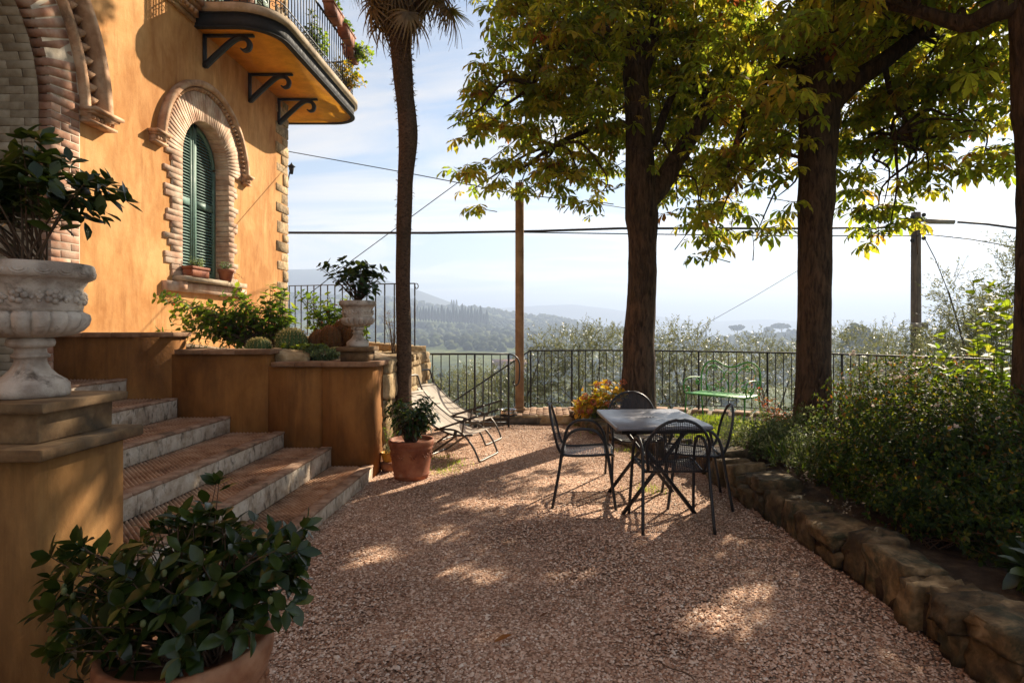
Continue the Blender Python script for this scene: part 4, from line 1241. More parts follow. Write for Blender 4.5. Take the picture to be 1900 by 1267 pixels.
# ------------------------------------------------------------------ stone urns
def urn(name, label, c, H, R, seed):
    u = thing(name, label, 'urn', c, 'pair of carved stone urns on the stair piers')
    k = H / 720.0; q = R / 300.0
    def pr(lst): return [(r * q, (820 - y) * k) for r, y in lst]
    base = pr([(178, 820), (182, 800), (180, 752), (168, 744), (166, 735), (150, 725), (120, 705), (92, 675), (74, 640), (72, 615), (88, 608), (90, 600), (86, 592), (74, 585), (72, 562), (84, 556), (108, 548), (113, 530), (108, 510), (96, 503)])
    def flute(r, z, th):
        y = 820 - z / k
        if 628 < y < 722: return r * (1 + 0.045 * abs(math.sin(th * 7)) - 0.03)
        return r
    part('pedestal', lathe(base, 84, (0, 0, 0), flute), M['marble'], u, True, local=True)
    nl = 18
    gad = pr([(96, 503), (130, 498), (190, 488), (232, 465), (258, 435), (268, 400), (262, 375), (240, 360)])
    def lobe(r, z, th):
        y = 820 - z / k
        w = min(1, max(0, (505 - y) / 30)) * min(1, max(0, (y - 356) / 14))
        s = abs(math.cos(th * nl / 2))
        return r * (1 + w * (0.13 * s ** 0.5 - 0.09))
    part('gadrooned_bowl', lathe(gad, nl * 10, (0, 0, 0), lobe), M['marble'], u, True, local=True)
    neck = pr([(240, 362), (238, 345), (242, 338), (240, 235), (244, 222), (256, 205), (262, 190), (280, 182), (294, 174), (300, 150), (298, 120), (292, 102), (284, 98), (266, 100), (258, 130), (250, 160)])
    bd = part('bowl_neck', lathe(neck, 72, (0, 0, 0)), M['marble'], u, True, local=True)
    # carved frieze: roses, ribbons and leaves
    mb = MB(); rr = np.random.RandomState(seed)
    nf = 10
    for i in range(nf):
        th = 2 * math.pi * (i + 0.25) / nf
        e = np.array([math.cos(th), math.sin(th), 0]); t = np.array([-math.sin(th), math.cos(th), 0]); z0 = (820 - 282) * k
        o_ = e * 246 * q + np.array([0, 0, z0])
        rad = 44 * q
        mb.add(sphere(o_ + e * rad * 0.16, rad * 0.30, 8, 5))
        for j in range(5):
            a = 2 * math.pi * j / 5 + rr.uniform(-0.15, 0.15)
            mb.add(sphere(o_ + (t * math.cos(a) + np.array([0, 0, 1]) * math.sin(a)) * rad * 0.58 - e * rad * 0.12, rad * 0.46, 8, 5))
        th2 = th + math.pi / nf
        e2 = np.array([math.cos(th2), math.sin(th2), 0]); t2 = np.array([-math.sin(th2), math.cos(th2), 0])
        o2 = e2 * 243 * q + np.array([0, 0, z0])
        for j in range(7):
            a = rr.uniform(0, 6.28); d = rr.uniform(0.1, 0.75) * rad
            mb.add(sphere(o2 + (t2 * math.cos(a) * 0.75 + np.array([0, 0, 1]) * math.sin(a)) * d, rad * rr.uniform(0.2, 0.36), 6, 4))
    part('carved_frieze', mb, M['marble'], bd, True, local=True)
    mb = MB()
    for i in range(18):
        th = 2 * math.pi * i / 18
        e = np.array([math.cos(th), math.sin(th), 0]); t = np.array([-math.sin(th), math.cos(th), 0])
        o_ = e * 293 * q + np.array([0, 0, (820 - 140) * k])
        pts = [o_ + t * (math.cos(a) * 40 * q) * (1 - s * 0.35) + np.array([0, 0, 1]) * (math.sin(a) * 26 * k * (1 - s * 0.35)) for s in (0,) for a in np.linspace(math.pi, 2 * math.pi, 8)]
        mb.add(tube(pts, 7 * q, 5))
        pts = [o_ + t * (math.cos(a) * 22 * q) + np.array([0, 0, 1]) * (math.sin(a) * 14 * k) + e * 0.002 for a in np.linspace(math.pi, 2 * math.pi, 7)]
        mb.add(tube(pts, 7 * q, 5))
    part('rim_carving', mb, M['marble'], bd, True, local=True)
    part('potting_soil', lathe([(0.001, (820 - 128) * k), (252 * q, (820 - 132) * k)], 24, close=False), M['soil'], u, local=True)
    return u
urn('stone_urn', 'large carved pale stone urn on the stained entrance pier', (-1.885, 2.25, 1.243), 0.485, 0.195, 1)
urn('stone_urn', 'small carved stone urn on the wall pier beside the cactus bed', (-1.89, 6.245, 1.291), 0.465, 0.182, 2)

# ------------------------------------------------------------------ raised bed and its rubble wall
part_poly = [(-1.70, 6.26), (-1.70, 8.55), (-4.84, 11.7), (-4.84, 6.26)]
def bed_h(x, y):
    return 1.13 + 0.11 * np.exp(-((x + 2.75) ** 2 / 0.7 + (y - 6.95) ** 2 / 0.5)) + 0.05 * np.sin(x * 3 + y * 2) + 0.03 * np.sin(x * 7 - y * 4)
gx, gy = np.meshgrid(np.linspace(0, 1, 40), np.linspace(0, 1, 30))
yy = 6.26 + gy * (8.55 - 6.26 + (1 - gx) * 3.15)
xx = -1.72 - (1 - gx) * 3.12
zz = bed_h(xx, yy) + 0.10 * np.clip((-2.2 - xx) / 2, 0, 1) - 0.04
ii = np.arange(29)[:, None] * 40 + np.arange(39)[None]
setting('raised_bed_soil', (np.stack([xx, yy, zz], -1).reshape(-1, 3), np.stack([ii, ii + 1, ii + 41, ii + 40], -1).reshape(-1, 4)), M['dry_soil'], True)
rw = thing('rubble_wall', 'rough honey-coloured rubble wall holding up the raised bed behind the palm', 'wall', (-1.75, 7.5, 0))
part('wall_core', join(box(-2.0, -1.735, 6.5, 8.58, 0, 1.08), box(-2.6, -1.75, 8.3, 8.56, -1.0, 1.08)), M['mortar_dark'], rw)
z = 0.0; row = 0; sid = 0
rv = [rock(1, 1, 1, 500 + s, 12, 0.10, 5) for s in range(14)]
rvm = [mesh_of('stone', q[0], [(0, q[1])], M['rubble'], False) for q in rv]
while z < 1.1:
    h = rnd.choice([0.16, 0.21, 0.26]); h = min(h, 1.14 - z)
    y = 6.5 + rnd.uniform(-0.1, 0)
    while y < 8.6:
        L = rnd.uniform(0.18, 0.42)
        hh_ = h * rnd.uniform(0.9, 1.08)
        piece('stone', rvm[sid % 14], rw, (-1.735 + rnd.uniform(-0.02, 0.02), y + L / 2, z + h / 2), (rnd.uniform(-0.06, 0.06), rnd.uniform(-0.05, 0.05), 0), (0.22, L * 1.03, hh_ * 1.05))
        y += L; sid += 1
    x = -1.7
    while x > -2.5:
        L = rnd.uniform(0.2, 0.4)
        piece('stone', rvm[sid % 14], rw, (x - L / 2, 8.53, z + h / 2), (0, rnd.uniform(-0.05, 0.05), 0), (L * 1.03, 0.2, hh_ * 1.05)); x -= L; sid += 1
    z += h; row += 1
for i in range(6):
    piece('stone', rvm[(i * 3) % 14], rw, (-1.80 + rnd.uniform(-0.05, 0.05), 6.6 + i * 0.33, 1.11), (0, 0, rnd.uniform(0, 3)), (rnd.uniform(0.2, 0.34), rnd.uniform(0.2, 0.34), 0.09))
# parapet kerb and railing of the upper terrace, running back to the villa corner
pk = thing('terrace_railing', 'tall brown iron railing on the brick kerb behind the cactus bed', 'railing', (-3.2, 10.1, 1.1))
A_, B_ = Vector((-1.72, 8.52, 1.16)), Vector((-4.86, 11.75, 1.27))
kn = 14
for i in range(kn):
    c = A_.lerp(B_, (i + 0.5) / kn); L = (B_ - A_).length / kn
    piece('kerb_block', shared_box('kerb_block', round(L - 0.006, 3), 0.24, 0.11, 0.01, M['rubble'], 0.004), pk, (c.x, c.y, c.z), (0, 0, math.atan2(B_.y - A_.y, B_.x - A_.x)))
top0, top1 = Vector((-1.80, 8.6, 2.10)), Vector((-4.86, 11.72, 2.27))
part('top_rail', bar(top0, top1, 0.035, 0.014), M['iron_rust'], pk)
# curl at the free end
cu = [top0 + Vector((0.03 * math.sin(a) * (1.2 - a / 6) , 0, -0.045 + 0.045 * math.cos(a) * (1 - a / 8))) + Vector((0.02, 0, 0)) for a in np.linspace(0, 5, 12)]
part('end_curl', tube(cu, 0.007, 5), M['iron_rust'], pk)
twp = []
tw_n = 16
def twisted(h, half=0.0085):
    V = []; Fs = []
    for i in range(tw_n + 1):
        t = i / tw_n; z = h * t
        a = 0 if t < 0.25 or t > 0.8 else (t - 0.25) / 0.55 * math.pi * 5
        for kx in range(4):
            an = a + math.pi / 4 + kx * math.pi / 2
            V.append((half * 1.41 * math.cos(an), half * 1.41 * math.sin(an), z))
    for i in range(tw_n):
        for kx in range(4):
            k2 = (kx + 1) % 4
            Fs.append([i * 4 + kx, i * 4 + k2, i * 4 + 4 + k2, i * 4 + 4 + kx])
    return np.array(V), Fs
twm = mesh_of('baluster', *(lambda q: (q[0], [(0, q[1])]))(twisted(0.9)), M['iron_rust'])
nb = 16
for i in range(nb + 1):
    t = i / nb
    p0 = top0.lerp(top1, t)
    piece('baluster', twm, pk, (p0.x, p0.y, p0.z - 0.9))
# ------------------------------------------------------------------ lower railings
def railing(name, label, pts, top, bot, step, mat, posts=(), twist=False, group=None):
    """pts: ground polyline (x, y); every baluster is its own piece"""
    c = pts[len(pts) // 2]
    o = thing(name, label, 'railing', (c[0], c[1], bot), group)
    line = [Vector((x, y, 0)) for x, y in pts]
    part('top_rail', tube([(q.x, q.y, top) for q in line], 0.014, 6), mat, o)
    part('bottom_rail', tube([(q.x, q.y, bot + 0.07) for q in line], 0.009, 5), mat, o)
    h = top - bot - 0.07
    me = mesh_of('baluster', *(lambda q: (q[0], [(0, q[1])]))(twisted(h, 0.0065) if twist else box(-0.0065, 0.0065, -0.0065, 0.0065, 0, h)), mat)
    pm = mesh_of('post', *(lambda q: (q[0], [(0, q[1])]))(box(-0.014, 0.014, -0.014, 0.014, 0, top - bot)), mat)
    acc = 0.0; i = 0
    for a, b in zip(line[:-1], line[1:]):
        L = (b - a).length; t = -acc
        while t + step <= L + 1e-6:
            t += step
            q = a.lerp(b, t / L)
            if i % 9 == 5: piece('post', pm, o, (q.x, q.y, bot), (0, 0, math.atan2(b.y - a.y, b.x - a.x)))
            else: piece('baluster', me, o, (q.x, q.y, bot + 0.07), (0, 0, math.atan2(b.y - a.y, b.x - a.x)))
            i += 1
        acc = L - t
    for q in posts: piece('post', pm, o, (q[0], q[1], bot))
    return o
ra = railing('iron_railing', 'short straight iron railing behind the sun loungers ending in a curl', [(-1.74, 8.97), (-0.5, 8.97)], 1.09, 0.02, 0.124, M['iron'], ((-0.5, 8.97), (-1.74, 8.97)), True)
cu = [(-0.5 + 0.16 * math.sin(a * 0.5), 8.97, 1.09 - 0.16 * (1 - math.cos(a * 0.5))) for a in np.linspace(0, math.pi, 8)] + [(-0.34, 8.97, 0.75), (-0.36, 8.97, 0.66), (-0.40, 8.97, 0.63), (-0.435, 8.97, 0.66), (-0.42, 8.97, 0.70)]
part('end_curl', tube(spline(cu, 3), 0.011, 6), M['iron'], ra)
fb = [(q.x, q.y) for q in spline([(*f, 0) for f in FENCE_B], 5)]
rb = railing('iron_railing', 'long curved black iron railing along the terrace edge behind the green bench', fb, 1.09, 0.145, 0.117, M['iron'], (FENCE_B[0],))
# handrail of steps leading down outside the terrace
hr = thing('stair_handrail', 'sloping iron handrail going down outside the terrace by the concrete post', 'handrail', (-0.8, 10.5, -0.8))
h0, h1 = Vector((-0.2, 10.25, 1.10)), Vector((-1.75, 10.55, 0.06))
part('top_rail', tube([h0, h1], 0.013, 6), M['iron'], hr)
hbm = mesh_of('baluster', *(lambda q: (q[0], [(0, q[1])]))(box(-0.006, 0.006, -0.006, 0.006, -0.95, 0)), M['iron'])
for i in range(14):
    q = h0.lerp(h1, (i + 0.5) / 14)
    piece('baluster', hbm, hr, q)
part('lower_rail', tube([h0 - Vector((0, 0, 0.93)), h1 - Vector((0, 0, 0.93))], 0.009, 5), M['iron'], hr)
part('stringer', bar(h0 - Vector((0, 0, 1.05)), h1 - Vector((0, 0, 1.05)), 0.5, 0.12), M['mortar'], hr)

# ------------------------------------------------------------------ poles and overhead lines
po = thing('concrete_pole', 'square sandy concrete pole standing at the gap in the railing', 'pole', (-0.38, 10.05, 0.1))
part('shaft', join(bar((-0.38, 10.05, 0.1), (-0.38, 10.05, 3.85), 0.136, 0.136, (0, 1, 0))), M['pole'], po)
part('base_block', box(-0.47, -0.29, 9.96, 10.14, 0.10, 0.16), M['pole'], po)
up = thing('utility_pole', 'grey wooden utility pole with junction box beyond the railing', 'pole', (8.55, 14.0, -3.2))
ux, uy = 8.55, 14.0
part('shaft', tube([(ux, uy, -3.2), (ux, uy, 4.1)], [0.125, 0.10], 12), M['pole_wood'], up, True)
jb = P(1697, 605, uy)
part('junction_box', join(box(jb.x - 0.13, jb.x + 0.05, uy - 0.2, uy - 0.08, jb.z - 0.07, jb.z + 0.08), box(jb.x + 0.06, jb.x + 0.2, uy - 0.19, uy - 0.08, jb.z - 0.07, jb.z + 0.08)), M['box'], up)
part('cross_arm', join(box(ux - 0.25, ux + 0.3, uy - 0.05, uy + 0.01, 3.88, 3.93), tube([(ux + 0.2, uy - 0.03, 3.89), (ux + 0.85, uy - 0.03, 3.88)], [0.06, 0.055], 8)), M['box'], up)
lp = [(ux + 0.12 + 0.07 * math.sin(a), uy - 0.13, 0.95 + 0.35 * math.cos(a)) for a in np.linspace(0, 6.28, 20)]
part('cable_coil', join(tube(lp, 0.012, 5), tube([(q[0] + 0.03, q[1] - 0.01, q[2] - 0.05) for q in lp], 0.012, 5)), M['rubber'], up)
for zz in (3.45, 3.98):
    part('insulator', sphere((ux - 0.13, uy - 0.08, zz), 0.05, 8, 5), M['steel'], up, True)
    part('insulator', sphere((ux + 0.13, uy - 0.08, zz + 0.05), 0.05, 8, 5), M['steel'], up, True)
def cable(name, label, pts, r, sag=0.0):
    pts = [Vector(p) for p in pts]
    if len(pts) == 2:
        a, b = pts
        pts = [a.lerp(b, t) - Vector((0, 0, sag * 4 * t * (1 - t))) for t in np.linspace(0, 1, 14)]
    o = part(name, tube(pts, r, 5), M['rubber'], None)
    tag(o, label, 'cable', 'overhead cables strung across the sky')
cable('overhead_cable', 'thick black cable stretched level across the sky from villa to utility pole', [P(505, 432, 14.5), P(800, 432.5, 14.4), P(1000, 429, 14.3), P(1150, 424, 14.2), P(1480, 424, 14.1), Vector((ux, uy - 0.1, 3.75))], 0.030)
cable('overhead_cable', 'pair of thin wires just below the thick cable right of the concrete pole', [P(955, 431, 14.3), P(1150, 434, 14.2), P(1480, 438, 14.1), Vector((ux, uy - 0.1, 3.55))], 0.014)
cable('overhead_cable', 'thin wire sloping down from the villa corner to the concrete pole top', [P(533, 281, 12.2), P(760, 322, 11.2), Vector((-0.38, 10.05, 3.66))], 0.0085)
cable('overhead_cable', 'thin wire leaving the concrete pole top towards the chestnut trunk', [Vector((-0.38, 10.05, 3.66)), P(1060, 371, 11.5), P(1250, 400, 14), P(1480, 425, 20)], 0.009)
cable('overhead_cable', 'slanting stay wire running down behind the palm to the terrace railing', [P(985, 240, 16), P(810, 368, 16), P(655, 482, 16), P(560, 556, 16)], 0.011)
cable('overhead_cable', 'faint slanting wire dropping between the two chestnut trunks', [P(1484, 500, 30), P(1395, 553, 32), P(1290, 612, 34)], 0.012)
cable('overhead_cable', 'heavy cable leaving the utility pole arm towards the olive trees', [Vector((ux + 0.95, uy, 3.88)), P(1830, 416, 13.6), P(1960, 434, 13)], 0.028)
cable('overhead_cable', 'paired light wires leaving the utility pole below its arm', [Vector((ux, uy - 0.1, 3.6)), P(1800, 444, 13.4), P(1960, 472, 12.6)], 0.012)
cable('overhead_cable', 'thin stay wire slanting down from the utility pole into the olive tree', [Vector((ux + 0.1, uy, 3.7)), P(1735, 480, 14.3), P(1755, 530, 14.5), P(1790, 640, 14.8)], 0.011)

# ------------------------------------------------------------------ metal bowl
bw = G(945, 771, 0.12)
bowl = thing('metal_bowl', 'shiny round metal pet bowl on the brick edge by the concrete pole', 'bowl', (-0.53, 9.42, 0.128))
part('outer_shell', lathe([(0.115, 0.0), (0.135, 0.004), (0.128, 0.05), (0.118, 0.088), (0.124, 0.092), (0.126, 0.096), (0.112, 0.092), (0.085, 0.03), (0.001, 0.022)], 28), M['chrome'], bowl, True, local=True)
part('rubber_foot', lathe([(0.136, 0.0), (0.139, 0.006), (0.136, 0.014)], 28, close=False), M['rubber'], bowl, local=True)

# ------------------------------------------------------------------ table
m, nt, bs, out = new_mat('chair_mesh')
tc = nt.nodes.new('ShaderNodeTexCoord'); sp_ = nt.nodes.new('ShaderNodeSeparateXYZ')
nt.links.new(tc.outputs['Object'], sp_.inputs[0])
def mnode(op, a, b=None):
    n_ = nt.nodes.new('ShaderNodeMath'); n_.operation = op
    for i_, q in enumerate((a, b)):
        if q is None: continue
        if isinstance(q, (int, float)): n_.inputs[i_].default_value = q
        else: nt.links.new(q, n_.inputs[i_])
    return n_.outputs[0]
t_ = mnode('SUBTRACT', sp_.outputs['Z'], sp_.outputs['Y'])
kf = 2 * math.pi / 0.016
u_ = mnode('SINE', mnode('MULTIPLY', mnode('ADD', sp_.outputs['X'], t_), kf * 0.6))
v_ = mnode('SINE', mnode('MULTIPLY', mnode('SUBTRACT', sp_.outputs['X'], t_), kf * 0.6))
hole = mnode('GREATER_THAN', mnode('MULTIPLY', u_, v_), 0.02)
tb = nt.nodes.new('ShaderNodeBsdfTransparent'); mx = nt.nodes.new('ShaderNodeMixShader')
nt.links.new(hole, mx.inputs[0]); nt.links.new(bs.outputs[0], mx.inputs[1]); nt.links.new(tb.outputs[0], mx.inputs[2])
nt.links.new(mx.outputs[0], out.inputs['Surface'])
bs.inputs['Base Color'].default_value = (0.014, 0.014, 0.017, 1); bs.inputs['Roughness'].default_value = 0.45
M['mesh'] = m

tbl = thing('garden_table', 'square dark grey folding metal table set on the gravel among four chairs', 'table', (0.91, 5.19, 0), rz=math.radians(3.8))
hw, hd = 0.38, 0.50
def rrect(hx, hy, r, n=5):
    pts = []
    for cx, cy, a0 in ((hx - r, hy - r, 0), (-hx + r, hy - r, 90), (-hx + r, -hy + r, 180), (hx - r, -hy + r, 270)):
        for i in range(n + 1):
            a = math.radians(a0 + 90 * i / n); pts.append((cx + r * math.cos(a), cy + r * math.sin(a)))
    return pts
o1, o2 = rrect(hw, hd, 0.02), rrect(hw - 0.006, hd - 0.006, 0.018)
n = len(o1)
V = [(x, y, 0.700) for x, y in o1] + [(x, y, 0.722) for x, y in o1] + [(x, y, 0.728) for x, y in o2]
Fs = [list(range(n))[::-1], [2 * n + i for i in range(n)]] + [[k * n + i, k * n + (i + 1) % n, (k + 1) * n + (i + 1) % n, (k + 1) * n + i] for k in (0, 1) for i in range(n)]
tt = part('tabletop', (np.array(V), Fs), M['table'], tbl, local=True)
mb = MB()
for i in range(3): mb.add(box(-0.035 + i * 0.028 , -0.017 + i * 0.028, -0.01, 0.012, 0.7275, 0.7292))
part('drain_slot', mb, M['dark'], tt, local=True)
part('apron_frame', join(box(-hw + 0.05, hw - 0.05, -hd + 0.045, -hd + 0.065, 0.665, 0.70), box(-hw + 0.05, hw - 0.05, hd - 0.065, hd - 0.045, 0.665, 0.70), box(-hw + 0.05, -hw + 0.07, -hd + 0.066, hd - 0.066, 0.665, 0.70), box(hw - 0.07, hw - 0.05, -hd + 0.066, hd - 0.066, 0.665, 0.70)), M['chair'], tbl, local=True)
for yy_ in (-0.30, 0.34):
    for s in (-1, 1):
        o_ = s * 0.014
        part('leg', tube([(s * 0.24, yy_ + o_, 0.68), (-s * 0.29, yy_ + o_, 0.0)], 0.017, 8), M['chair'], tbl, True, local=True)
part('cross_bar', join(tube([(0, -0.30, 0.375), (0, 0.34, 0.375)], 0.012, 8), tube([(0.2, -0.30, 0.63), (0.2, 0.34, 0.63)], 0.012, 8), tube([(-0.2, -0.30, 0.63), (-0.2, 0.34, 0.63)], 0.012, 8)), M['chair'], tbl, True, local=True)

# ------------------------------------------------------------------ chairs
def chair_parts():
    prof = spline([(0, 0.235, 0.425), (0, 0.20, 0.447), (0, 0.06, 0.438), (0, -0.10, 0.430), (0, -0.185, 0.442), (0, -0.225, 0.50), (0, -0.255, 0.62), (0, -0.285, 0.74), (0, -0.305, 0.83)], 5)
    m_ = len(prof); half = []
    for p_ in prof:
        z, y = p_.z, p_.y
        if z > 0.60 and y < -0.2: w = 0.232 * math.sqrt(max(0.0, 1 - ((z - 0.60) / 0.232) ** 2))
        elif y < -0.15: w = 0.205 + 0.027 * min(1, (z - 0.43) / 0.17)
        else: w = 0.205 + 0.02 * math.sin(max(0, (y + 0.15) / 0.35) * 1.9)
        if y > 0.2: w *= 1 - 0.25 * ((y - 0.2) / 0.035) ** 2
        half.append(max(w, 0.03))
    k = 11; V = []
    for i in range(m_):
        for j in range(k):
            s = -1 + 2 * j / (k - 1)
            dish = 0.012 * (1 - s * s)
            sl_ = prof[min(i + 1, m_ - 1)] - prof[max(i - 1, 0)]
            nn = Vector((0, -sl_.z, sl_.y)).normalized()
            V.append(Vector((s * half[i], prof[i].y, prof[i].z)) - nn * dish * (-1))
    Fs = [[i * k + j, i * k + j + 1, (i + 1) * k + j + 1, (i + 1) * k + j] for i in range(m_ - 1) for j in range(k - 1)]
    Vn = np.array([tuple(q) for q in V])
    si = next(i for i, p_ in enumerate(prof) if p_.y < -0.2)
    seatF = [f for f in Fs if f[0] // k < si]; backF = [f for f in Fs if f[0] // k >= si]
    rim = [V[i * k] for i in range(m_)] + [V[(m_ - 1) * k + j] for j in range(1, k)] + [V[i * k + k - 1] for i in range(m_ - 2, -1, -1)]
    front = [V[j] for j in range(k)]
    def used(F_):
        ids = sorted({q for f in F_ for q in f}); mp = {q: i for i, q in enumerate(ids)}
        return Vn[ids], [[mp[q] for q in f] for f in F_]
    arms = []
    for s in (-1, 1):
        pth = [(s * 0.262, -0.27, 0.0), (s * 0.250, -0.215, 0.30), (s * 0.244, -0.19, 0.47), (s * 0.243, -0.155, 0.585), (s * 0.243, -0.085, 0.645), (s * 0.243, 0.01, 0.655), (s * 0.243, 0.09, 0.635), (s * 0.244, 0.15, 0.565), (s * 0.246, 0.185, 0.45), (s * 0.252, 0.215, 0.25), (s * 0.262, 0.25, 0.0)]
        arms.append(tube(spline(pth, 4), 0.0125, 8))
    return dict(seat=used(seatF), back=used(backF), rim=tube(rim, 0.0115, 7), front=tube(front, 0.010, 6), arms=arms,
                stretch=join(tube([(-0.245, -0.18, 0.435), (0.245, -0.18, 0.435)], 0.009, 6), tube([(-0.246, 0.17, 0.425), (0.246, 0.17, 0.425)], 0.009, 6)))
CP = chair_parts()
def me_of(name, vf, mat, smooth=True):
    return vf.mesh(name, mat, smooth) if isinstance(vf, MB) else mesh_of(name, vf[0], [(0, vf[1])], mat, smooth)
CM = [('seat', me_of('seat', CP['seat'], M['mesh'])), ('backrest', me_of('backrest', CP['back'], M['mesh'])), ('rim_tube', me_of('rim_tube', join(CP['rim'], CP['front']), M['chair'])),
      ('arm_and_legs', me_of('arm_and_legs', CP['arms'][0], M['chair'])), ('arm_and_legs', me_of('arm_and_legs', CP['arms'][1], M['chair'])), ('stretcher', me_of('stretcher', CP['stretch'], M['chair']))]
def chair(label, x, y, rz):
    c = thing('garden_chair', label, 'chair', (x, y, 0), 'black mesh armchairs round the garden table', math.radians(rz))
    for n_, me in CM: piece(n_, me, c, (0, 0, 0), local=True)
chair('black mesh armchair with its rounded back to the court, facing the table end', 0.965, 4.66, 3)
chair('black mesh armchair beside the sunlit gravel, turned side-on to the table', 0.365, 5.25, -94)
chair('black mesh armchair between the table and the stone-edged bed', 1.30, 5.24, 84)
chair('black mesh armchair behind the table, in front of the forked chestnut trunk', 0.90, 5.93, 181)

# ------------------------------------------------------------------ sun loungers
m, nt, bs, out = new_mat('lounger_fabric')
wv = nt.nodes.new('ShaderNodeTexWave'); wv.inputs['Scale'].default_value = 140
nt.links.new(pos_node(nt), wv.inputs['Vector'])
cc = ramp(nt, [(0.35, (0.60, 0.53, 0.44)), (0.65, (0.70, 0.63, 0.54))], noise(nt, 12, pos_node(nt), 5)).outputs[0]
nt.links.new(cc, bs.inputs['Base Color']); bs.inputs['Roughness'].default_value = 0.9
bump(nt, bs, wv.outputs['Fac'], 0.3, 0.002)
tl = nt.nodes.new('ShaderNodeBsdfTranslucent'); nt.links.new(cc, tl.inputs['Color'])
mx = nt.nodes.new('ShaderNodeMixShader'); mx.inputs[0].default_value = 0.25
nt.links.new(bs.outputs[0], mx.inputs[1]); nt.links.new(tl.outputs[0], mx.inputs[2]); nt.links.new(mx.outputs[0], out.inputs['Surface'])
M['fabric'] = m
def lounger(label, x, y, rz):
    l = thing('sun_lounger', label, 'lounger', (x, y, 0), 'pair of reclining loungers by the rubble wall', math.radians(rz))
    side = spline([(0, -0.50, 0.72), (0, -0.34, 0.565), (0, -0.14, 0.42), (0, 0.05, 0.325), (0, 0.22, 0.285), (0, 0.42, 0.30)], 5)
    fab = []; k = 7; m_ = len(side)
    for i, p_ in enumerate(side):
        t = i / (m_ - 1)
        for j in range(k):
            s = -1 + 2 * j / (k - 1)
            fab.append((s * 0.235, p_.y, p_.z - 0.028 * (1 - s * s) * math.sin(math.pi * t) ** 0.6 + 0.004))
    f1 = [[i * k + j, i * k + j + 1, (i + 1) * k + j + 1, (i + 1) * k + j] for i in range(m_ - 1) for j in range(k - 1)]
    part('sling_fabric', (np.array(fab), f1), M['fabric'], l, True, local=True)
    part('fabric_seam', join(*[tube([(s * 0.15, p_.y, p_.z + 0.003 - 0.028 * (1 - s * s * 0.4) * math.sin(math.pi * i / (m_ - 1)) ** 0.6 * 0.85) for i, p_ in enumerate(side)], 0.0028, 4) for s in (-1, 1)], tube([(x_, -0.482, 0.706) for x_ in (-0.235, 0, 0.235)], 0.012, 6)), M['fabric'], l, True, local=True)
    loop = [(-0.25, -0.50, 0.72), (-0.252, -0.535, 0.80), (-0.25, -0.555, 0.865), (-0.215, -0.565, 0.90), (0, -0.565, 0.903), (0.215, -0.565, 0.90), (0.25, -0.555, 0.865), (0.252, -0.535, 0.80), (0.25, -0.50, 0.72)]
    part('head_bar', tube(spline(loop, 4), 0.0125, 8), M['tube'], l, True, local=True)
    for s in (-1, 1):
        part('side_rail', tube([(s * 0.25, p_.y, p_.z) for p_ in side], 0.0125, 8), M['tube'], l, True, local=True)
        part('armrest', ribbon([(s * 0.29, -0.02, 0.335), (s * 0.295, 0.22, 0.42), (s * 0.295, 0.50, 0.515)], 0.045, 0.022, (1, 0, 0)), M['iron_rust'], l, local=True)
        part('arm_link', tube([(s * 0.275, 0.33, 0.455), (s * 0.27, 0.30, 0.30)], 0.010, 6), M['tube'], l, True, local=True)
    fl = [(-0.265, 0.02, 0.345), (-0.265, 0.20, 0.345), (-0.263, 0.33, 0.285), (-0.26, 0.43, 0.17), (-0.255, 0.49, 0.05), (-0.235, 0.505, 0.015), (0, 0.505, 0.013), (0.235, 0.505, 0.015), (0.255, 0.49, 0.05), (0.26, 0.43, 0.17), (0.263, 0.33, 0.285), (0.265, 0.20, 0.345), (0.265, 0.02, 0.345)]
    part('front_leg_loop', tube(spline(fl, 4), 0.0125, 8), M['tube'], l, True, local=True)
    rl_ = [(-0.255, 0.24, 0.29), (-0.255, 0.02, 0.14), (-0.25, -0.15, 0.025), (-0.22, -0.175, 0.013), (0, -0.175, 0.013), (0.22, -0.175, 0.013), (0.25, -0.15, 0.025), (0.255, 0.02, 0.14), (0.255, 0.24, 0.29)]
    part('rear_leg_loop', tube(spline(rl_, 4), 0.0125, 8), M['tube'], l, True, local=True)
    part('pivot', join(*[sphere((s * 0.27, 0.22, 0.315), 0.022, 8, 5) for s in (-1, 1)]), M['iron'], l, True, local=True)
lounger('beige sling lounger with grey tube frame right behind the terracotta pot', -1.09, 7.11, -109)
lounger('beige sling lounger with grey tube frame closest to the straight railing', -1.11, 8.04, -109)

# ------------------------------------------------------------------ green bench
be = thing('garden_bench', 'ornate lime-green wrought iron bench with curled arms in front of the railing', 'bench', (2.72, 8.92, 0.12), rz=math.atan2(-0.72, 0.69))
R_ = 0.011
fr = spline([(-0.46, 0.0, 0.40), (-0.472, 0.02, 0.60), (-0.45, 0.04, 0.75), (-0.36, 0.05, 0.845), (-0.23, 0.052, 0.855), (-0.10, 0.045, 0.80), (0.0, 0.043, 0.782), (0.10, 0.045, 0.80), (0.23, 0.052, 0.855), (0.36, 0.05, 0.845), (0.45, 0.04, 0.75), (0.472, 0.02, 0.60), (0.46, 0.0, 0.40)], 5)
part('back_frame', tube(fr, R_, 7), M['bench'], be, True, local=True)
def curl(cx, cz, r, a0, turns, s=1, y=0.03, n_=20):
    return [(cx + s * r * (1 - 0.8 * t) * math.cos(a0 + turns * 6.283 * t), y, cz + r * (1 - 0.8 * t) * math.sin(a0 + turns * 6.283 * t)) for t in np.linspace(0, 1, n_)]
